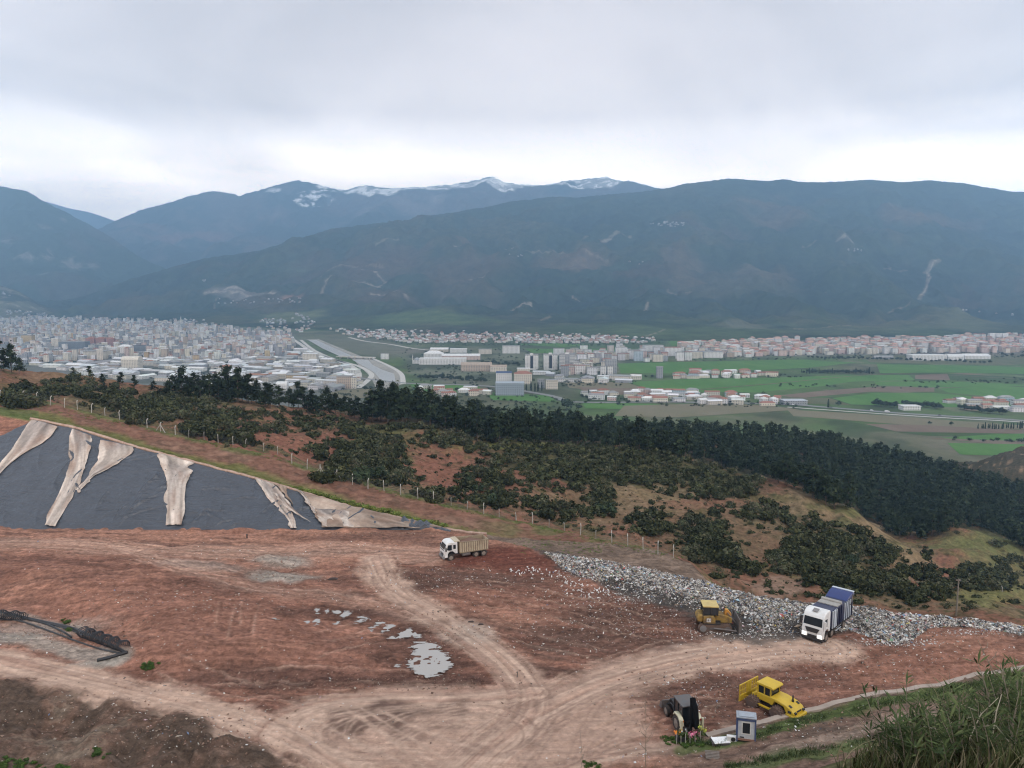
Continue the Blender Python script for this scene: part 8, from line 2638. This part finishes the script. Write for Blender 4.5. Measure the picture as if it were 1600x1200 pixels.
m = MB(); m.box(-.95, .6, -.55, .5, -.05, .16); m.box(.4, 1.1, -.3, .1, -.02, .1); o = m.build("slab", mat_plain("dark_slab", (.08, .07, .07), .9)); o.location = p + Vector((.1, .05, 0)); tag(o, "dark flat slab under the white board", "slab")
r_ = empty("air_conditioner", tuple(put(1143, 1158)), R(-10), "small white appliance box with a round dark opening, on the ground beside the cabin", "appliance")
m = MB(); m.box(-.42, .42, -.18, .18, 0, .52); m.build("case", P_WHITE, r_, bevel=.03)
m = MB(); m.cyl((.12, -.19, .27), (.12, -.205, .27), .2, n=18); m.build("fan_opening", P_DARK, r_)
r_ = empty("pallet", tuple(put(1113, 1181)), R(-8), "grey weathered pallet lying on the bare bank below the cabin", "pallet")
M_WOOD = mat_plain("weathered_wood", (.17, .14, .12), .95, var=.3)
for k in range(6):
    m = MB(); m.box(-.6, .6, -.5 + k * .17, -.39 + k * .17, .12, .15); m.build("plank", M_WOOD, r_, smooth_angle=None)
for x in (-.5, 0, .5):
    m = MB(); m.box(x - .05, x + .05, -.5, .46, 0, .119); m.build("bearer", M_WOOD, r_, smooth_angle=None)
r_.rotation_euler = (R(12), 0, R(-8))

# flower tubs and plants beside the backhoe
M_TUB = mat_plain("dark_tub", (.035, .035, .04), .6); M_STAKE = mat_plain("pale_stake", (.38, .35, .31), .9)


def flower(px, py, hcol, label, h=1.0, n=26, green=True, tub=False):
    p = put(px, py)
    r_ = empty("flower_bush" if not tub else "flower_tub", tuple(p), random.uniform(0, 6), label, "flowers")
    z0 = 0; h *= 1.15
    if tub:
        m = MB(); m.cyl((0, 0, -.05), (0, 0, .55), .26, .32, 14); m.build("tub", M_TUB, r_); z0 = .5
    V, F, c = leaf_cloud(170, bush_shape(.75, h * .8, int(px)), .085, [(.05, .085, .03), (.07, .10, .035), (.10, .12, .05)])
    V[:, 2] += z0
    link_part("foliage", np_mesh("foliage", V, F, c, shade=False), r_).data.materials.append(M_LEAF)
    V, F, c = leaf_cloud(n, bush_shape(.72, h, int(px) + 3), .11, hcol); V[:, 2] += z0 + h * .30
    link_part("blossoms", np_mesh("blossoms", V, F, c, shade=False), r_).data.materials.append(M_LEAF)
    m = MB()
    for k in range(4):
        a = k * 1.57; m.cyl((math.cos(a) * .12, math.sin(a) * .12, z0 - .05), (math.cos(a) * .2, math.sin(a) * .2, z0 + h * .8), .018, n=5)
    m.build("stems", M_TWIG, r_)
    return r_


flower(1060, 1158, [(.6, .22, .03), (.5, .30, .08), (.55, .18, .05)], "dark tub of orange flowers, left end of the flower row", .6, 30, tub=True)
flower(1068, 1159, [(.22, .22, .2), (.3, .3, .28)], "dark tub of grey dry stems beside the orange flowers", .7, 18, tub=True)
flower(1075, 1159, [(.55, .16, .25), (.6, .3, .36)], "pink flowering bush, left one of the row by the backhoe", .85)
flower(1082, 1158, [(.36, .05, .11), (.5, .16, .24)], "dark red flowering bush in the middle of the row by the backhoe", .85)
flower(1089, 1157, [(.5, .25, .28), (.35, .07, .10)], "pale pink flowering bush, right one of the row by the backhoe", .85)
flower(1097, 1153, [(.55, .5, .10), (.42, .46, .1), (.6, .6, .25)], "tall yellow-green flowering bush at the right end of the row", 1.25, 60)
for i, (px, py) in enumerate([(1057, 1163), (1064, 1164), (1071, 1164), (1078, 1163), (1086, 1162), (1094, 1159)]):
    p = put(px, py); m = MB(); m.cyl((0, 0, -.1), (random.uniform(-.05, .05), 0, random.uniform(.8, 1.05)), .03, n=6); o = m.build("stake", M_STAKE); o.location = p
    tag(o, "thin pale stake in the row in front of the flowers", "stake", "stakes before the flowers")

# poles and posts
p = put(1494, 962)
p = Vector((p.x, p.y, p.z))
r_ = empty("utility_pole", tuple(p), 0, "tall bare wooden pole standing at the far edge of the waste heap", "pole")
hp = 62 * p.y / FPX
m = MB(); m.cyl((0, 0, -.5), (.05, 0, hp), .16, .11, 10); m.build("shaft", mat_plain("pole_wood", (.19, .165, .135), .95, var=.3), r_)
m = MB(); m.box(-.5, .5, -.05, .05, hp * .95, hp * .98); m.build("crossarm", M_WOOD, r_)
p = put(808, 1058); m = MB(); m.cyl((0, 0, -.1), (.05, 0, .62), .07, .05, 8); m.box(-.1, .12, -.03, .03, .5, .58); o = m.build("post", M_WOOD); o.location = p; tag(o, "short dark wooden post beside the junction of the dirt roads", "post")
p = put(386, 841); m = MB(); m.cyl((0, 0, -.1), (0, 0, .6), .13, .10, 10); m.cyl((0, 0, .6), (0, 0, .72), .15, .08, 10); o = m.build("stump_post", P_DARK); o.location = p; tag(o, "short dark stump-like post on the upper terrace before the liner", "post")
for px, py, s_, lab in [(736, 972, .5, "dark lump on the pale road edge, left one of two"), (752, 976, .45, "dark lump on the pale road edge, right one of two"), (520, 905, .8, "black scorched lump by the gravel patch")]:
    p = put(px, py); m = MB()
    V = [tuple(Vector(v) * s_ * random.uniform(.7, 1.1)) for v in ((-1, -.4, 0), (.9, -.5, 0), (1, .5, 0), (-.8, .6, 0), (-.5, -.2, .35), (.5, -.3, .42), (.4, .3, .4), (-.4, .3, .3))]
    m.add(V, [(3, 2, 1, 0), (4, 5, 6, 7), (0, 1, 5, 4), (1, 2, 6, 5), (2, 3, 7, 6), (3, 0, 4, 7)]); o = m.build("lump", mat_plain("dark_lump", (.05, .035, .03), .95) if "dark_lump" not in bpy.data.materials else bpy.data.materials["dark_lump"], bevel=.08); o.location = p; tag(o, lab, "lump")

# ------------------------------------------------------------------ white birds on the red soil
M_BIRD = mat_plain("white_feathers", (.80, .80, .78), .8, var=.05); M_BEAK = mat_plain("yellow_beak", (.55, .35, .06), .6)


def bird_mesh(pose):
    bm = bmesh.new()
    P_ = [(-.28, 0, .26, .035, .02), (-.15, 0, .32, .075, .075), (0, 0, .37, .095, .10), (.12, 0, .41, .075, .08)]
    neck = [(.18, 0, .50, .035, .035), (.17, 0, .60, .028, .028), (.20, 0, .66, .035, .035), (.25, 0, .665, .026, .026), (.29, 0, .66, .010, .010)] if pose == 0 else [(.22, 0, .42, .04, .04), (.30, 0, .40, .03, .03), (.36, 0, .36, .035, .035), (.41, 0, .33, .024, .024), (.44, 0, .31, .01, .01)]
    path = P_ + neck; n = 8; rings = []
    for x, y, z, ry, rz in path:
        rings.append([bm.verts.new((x, ry * math.cos(6.283 * k / n), z + rz * math.sin(6.283 * k / n))) for k in range(n)])
    for a, b in zip(rings[:-1], rings[1:]):
        for k in range(n): bm.faces.new((a[k], a[(k + 1) % n], b[(k + 1) % n], b[k]))
    bm.faces.new(rings[0][::-1]); bm.faces.new(rings[-1])
    for s_ in (-1, 1):
        for (x0, z0, x1, z1, r) in ((.02, .30, .0, .15, .014), (.0, .15, .02, 0, .010)):
            a = [bm.verts.new((x0 + r * math.cos(q * 1.571), s_ * .04 + r * math.sin(q * 1.571), z0)) for q in range(4)]; b = [bm.verts.new((x1 + r * math.cos(q * 1.571), s_ * .04 + r * math.sin(q * 1.571), z1)) for q in range(4)]
            for q in range(4): bm.faces.new((a[q], a[(q + 1) % 4], b[(q + 1) % 4], b[q]))
    me = bpy.data.meshes.new("bird"); bm.normal_update(); bm.to_mesh(me); bm.free()
    me.polygons.foreach_set("use_smooth", [True] * len(me.polygons)); me.materials.append(M_BIRD)
    bk = MB(); tip = path[-1]; pv = path[-2]
    d = (Vector(tip[:3]) - Vector(pv[:3])).normalized()
    bk.cyl(Vector(tip[:3]) - d * .01, Vector(tip[:3]) + d * .07, .011, .003, 6)
    kme = bk.mesh("beak"); kme.materials.append(M_BEAK)
    return me, kme


BIRDS = [bird_mesh(0), bird_mesh(1)]
bc = [(815, 893, 22, 3, 14), (845, 897, 26, 5, 14), (880, 902, 26, 5, 12), (905, 912, 22, 6, 14), (925, 922, 22, 7, 16), (940, 930, 20, 8, 12), (960, 908, 40, 8, 10), (890, 925, 40, 8, 8), (970, 940, 40, 8, 6)]
for cx, cy, rx, ry, n in bc:
    for _ in range(n):
        b = pick(random.gauss(cx, rx * .95), random.gauss(cy, ry * .9), (ground,))
        if not b: continue
        me, km = random.choice(BIRDS)
        o = bpy.data.objects.new("bird", me); COL.objects.link(o); link_part("beak", km, o)
        o.location = b[0] - Vector((0, 0, .02)); o.rotation_euler = (0, 0, random.uniform(0, 6.28)); s_ = random.uniform(.55, .75); o.scale = (s_,) * 3
        tag(o, "white long-necked bird standing on the red soil below the waste heap", "bird", "white birds on the red soil")
# ------------------------------------------------------------------ light, sky and air
w = bpy.data.worlds.new("World")
SC.world = w
w.use_nodes = True
nt = w.node_tree
for n in list(nt.nodes): nt.nodes.remove(n)
out = nt.nodes.new("ShaderNodeOutputWorld")
SUN_EL, SUN_ROT = R(52), R(150)
sky = nt.nodes.new("ShaderNodeTexSky"); sky.sky_type = 'NISHITA'; sky.sun_disc = False
sky.sun_elevation = SUN_EL; sky.sun_rotation = SUN_ROT; sky.altitude = 200; sky.air_density = 1.2; sky.dust_density = 3.0
bg1 = nt.nodes.new("ShaderNodeBackground"); bg1.inputs["Strength"].default_value = 0.10
L(nt, sky.outputs["Color"], bg1.inputs["Color"])
tc = nt.nodes.new("ShaderNodeTexCoord")
sep = nt.nodes.new("ShaderNodeSeparateXYZ"); L(nt, tc.outputs["Generated"], sep.inputs[0])


def mnode(op, a, b=None, c=None):
    n = nt.nodes.new("ShaderNodeMath"); n.operation = op
    for i, q in enumerate((a, b, c)):
        if q is None: continue
        if isinstance(q, (int, float)): n.inputs[i].default_value = q
        else: L(nt, q, n.inputs[i])
    return n.outputs[0]


zz = mnode('ADD', mnode('MAXIMUM', sep.outputs[2], 0.0), 0.10)
cx = mnode('DIVIDE', sep.outputs[0], zz); cy = mnode('DIVIDE', sep.outputs[1], zz)
cmb = nt.nodes.new("ShaderNodeCombineXYZ"); L(nt, cx, cmb.inputs[0]); L(nt, cy, cmb.inputs[1])
nz = nt.nodes.new("ShaderNodeTexNoise"); nz.inputs["Scale"].default_value = 0.55; nz.inputs["Detail"].default_value = 7
nz.inputs["Roughness"].default_value = 0.5; nz.inputs["Distortion"].default_value = 0.5
L(nt, cmb.outputs[0], nz.inputs["Vector"])
nz2 = nt.nodes.new("ShaderNodeTexNoise"); nz2.inputs["Scale"].default_value = 0.17; nz2.inputs["Detail"].default_value = 3
L(nt, cmb.outputs[0], nz2.inputs["Vector"])
amt = mnode('ADD', mnode('MULTIPLY', mnode('SUBTRACT', nz.outputs["Fac"], 0.5), SKY_N1), mnode('MULTIPLY', mnode('SUBTRACT', nz2.outputs["Fac"], 0.5), SKY_N2))
amt = mnode('ADD', amt, 1.0)
cr = nt.nodes.new("ShaderNodeValToRGB")
el = cr.color_ramp.elements
for i, (p_, c_) in enumerate(SKY_RAMP):
    e = el[i] if i < 2 else el.new(p_)
    e.position = p_; e.color = (*c_, 1)
L(nt, mnode('MAXIMUM', sep.outputs[2], 0.0), cr.inputs[0])
mul = nt.nodes.new("ShaderNodeVectorMath"); mul.operation = 'SCALE'
L(nt, cr.outputs["Color"], mul.inputs[0]); L(nt, amt, mul.inputs["Scale"])
bg2 = nt.nodes.new("ShaderNodeBackground"); bg2.inputs["Strength"].default_value = SKY_STR
L(nt, mul.outputs[0], bg2.inputs["Color"])
mixs = nt.nodes.new("ShaderNodeMixShader"); mixs.inputs[0].default_value = 0.94
L(nt, bg1.outputs[0], mixs.inputs[1]); L(nt, bg2.outputs[0], mixs.inputs[2])
L(nt, mixs.outputs[0], out.inputs["Surface"])
w.cycles.sampling_method = 'MANUAL'; w.cycles.sample_map_resolution = 512

sd = bpy.data.lights.new("sun", 'SUN'); sd.energy = 1.1; sd.angle = R(14); sd.color = (1.0, 0.965, 0.92)
so = bpy.data.objects.new("sun", sd); COL.objects.link(so)
so.location = (0, 0, 300)
dirv = Vector((math.sin(SUN_ROT) * math.cos(SUN_EL), math.cos(SUN_ROT) * math.cos(SUN_EL), math.sin(SUN_EL)))
so.rotation_euler = dirv.to_track_quat('Z', 'Y').to_euler()

if HAZE:
    hz = MB().box(-17000, 17000, -400, 20500, VALLEY - 12, 2220)
    hm_ = bpy.data.materials.new("haze_air"); hm_.use_nodes = True
    hn = hm_.node_tree
    for n in list(hn.nodes): hn.nodes.remove(n)
    ho = hn.nodes.new("ShaderNodeOutputMaterial")
    pv = hn.nodes.new("ShaderNodeVolumePrincipled")
    pv.inputs["Color"].default_value = (*HAZE_COL, 1)
    pv.inputs["Density"].default_value = HAZE_D
    pv.inputs["Anisotropy"].default_value = 0.0
    hn.links.new(pv.outputs[0], ho.inputs["Volume"])
    ho_ = hz.build("haze", hm_, smooth_angle=None)
    tag(ho_, kind="stuff", label="thin blue haze over the valley and the mountains", cat="haze")

SC.view_settings.view_transform = 'Standard'
SC.view_settings.look = 'None'
SC.view_settings.exposure = EXPOSURE
SC.view_settings.gamma = 1.0
SC.cycles.use_denoising = True
SC.cycles.filter_width = 1.15
SC.cycles.max_bounces = 5
SC.cycles.diffuse_bounces = 2
SC.cycles.glossy_bounces = 2
SC.cycles.transmission_bounces = 2
SC.cycles.transparent_max_bounces = 4
SC.cycles.volume_bounces = 0
SC.cycles.caustics_reflective = False
SC.cycles.caustics_refractive = False
SC.cycles.sample_clamp_indirect = 4.0
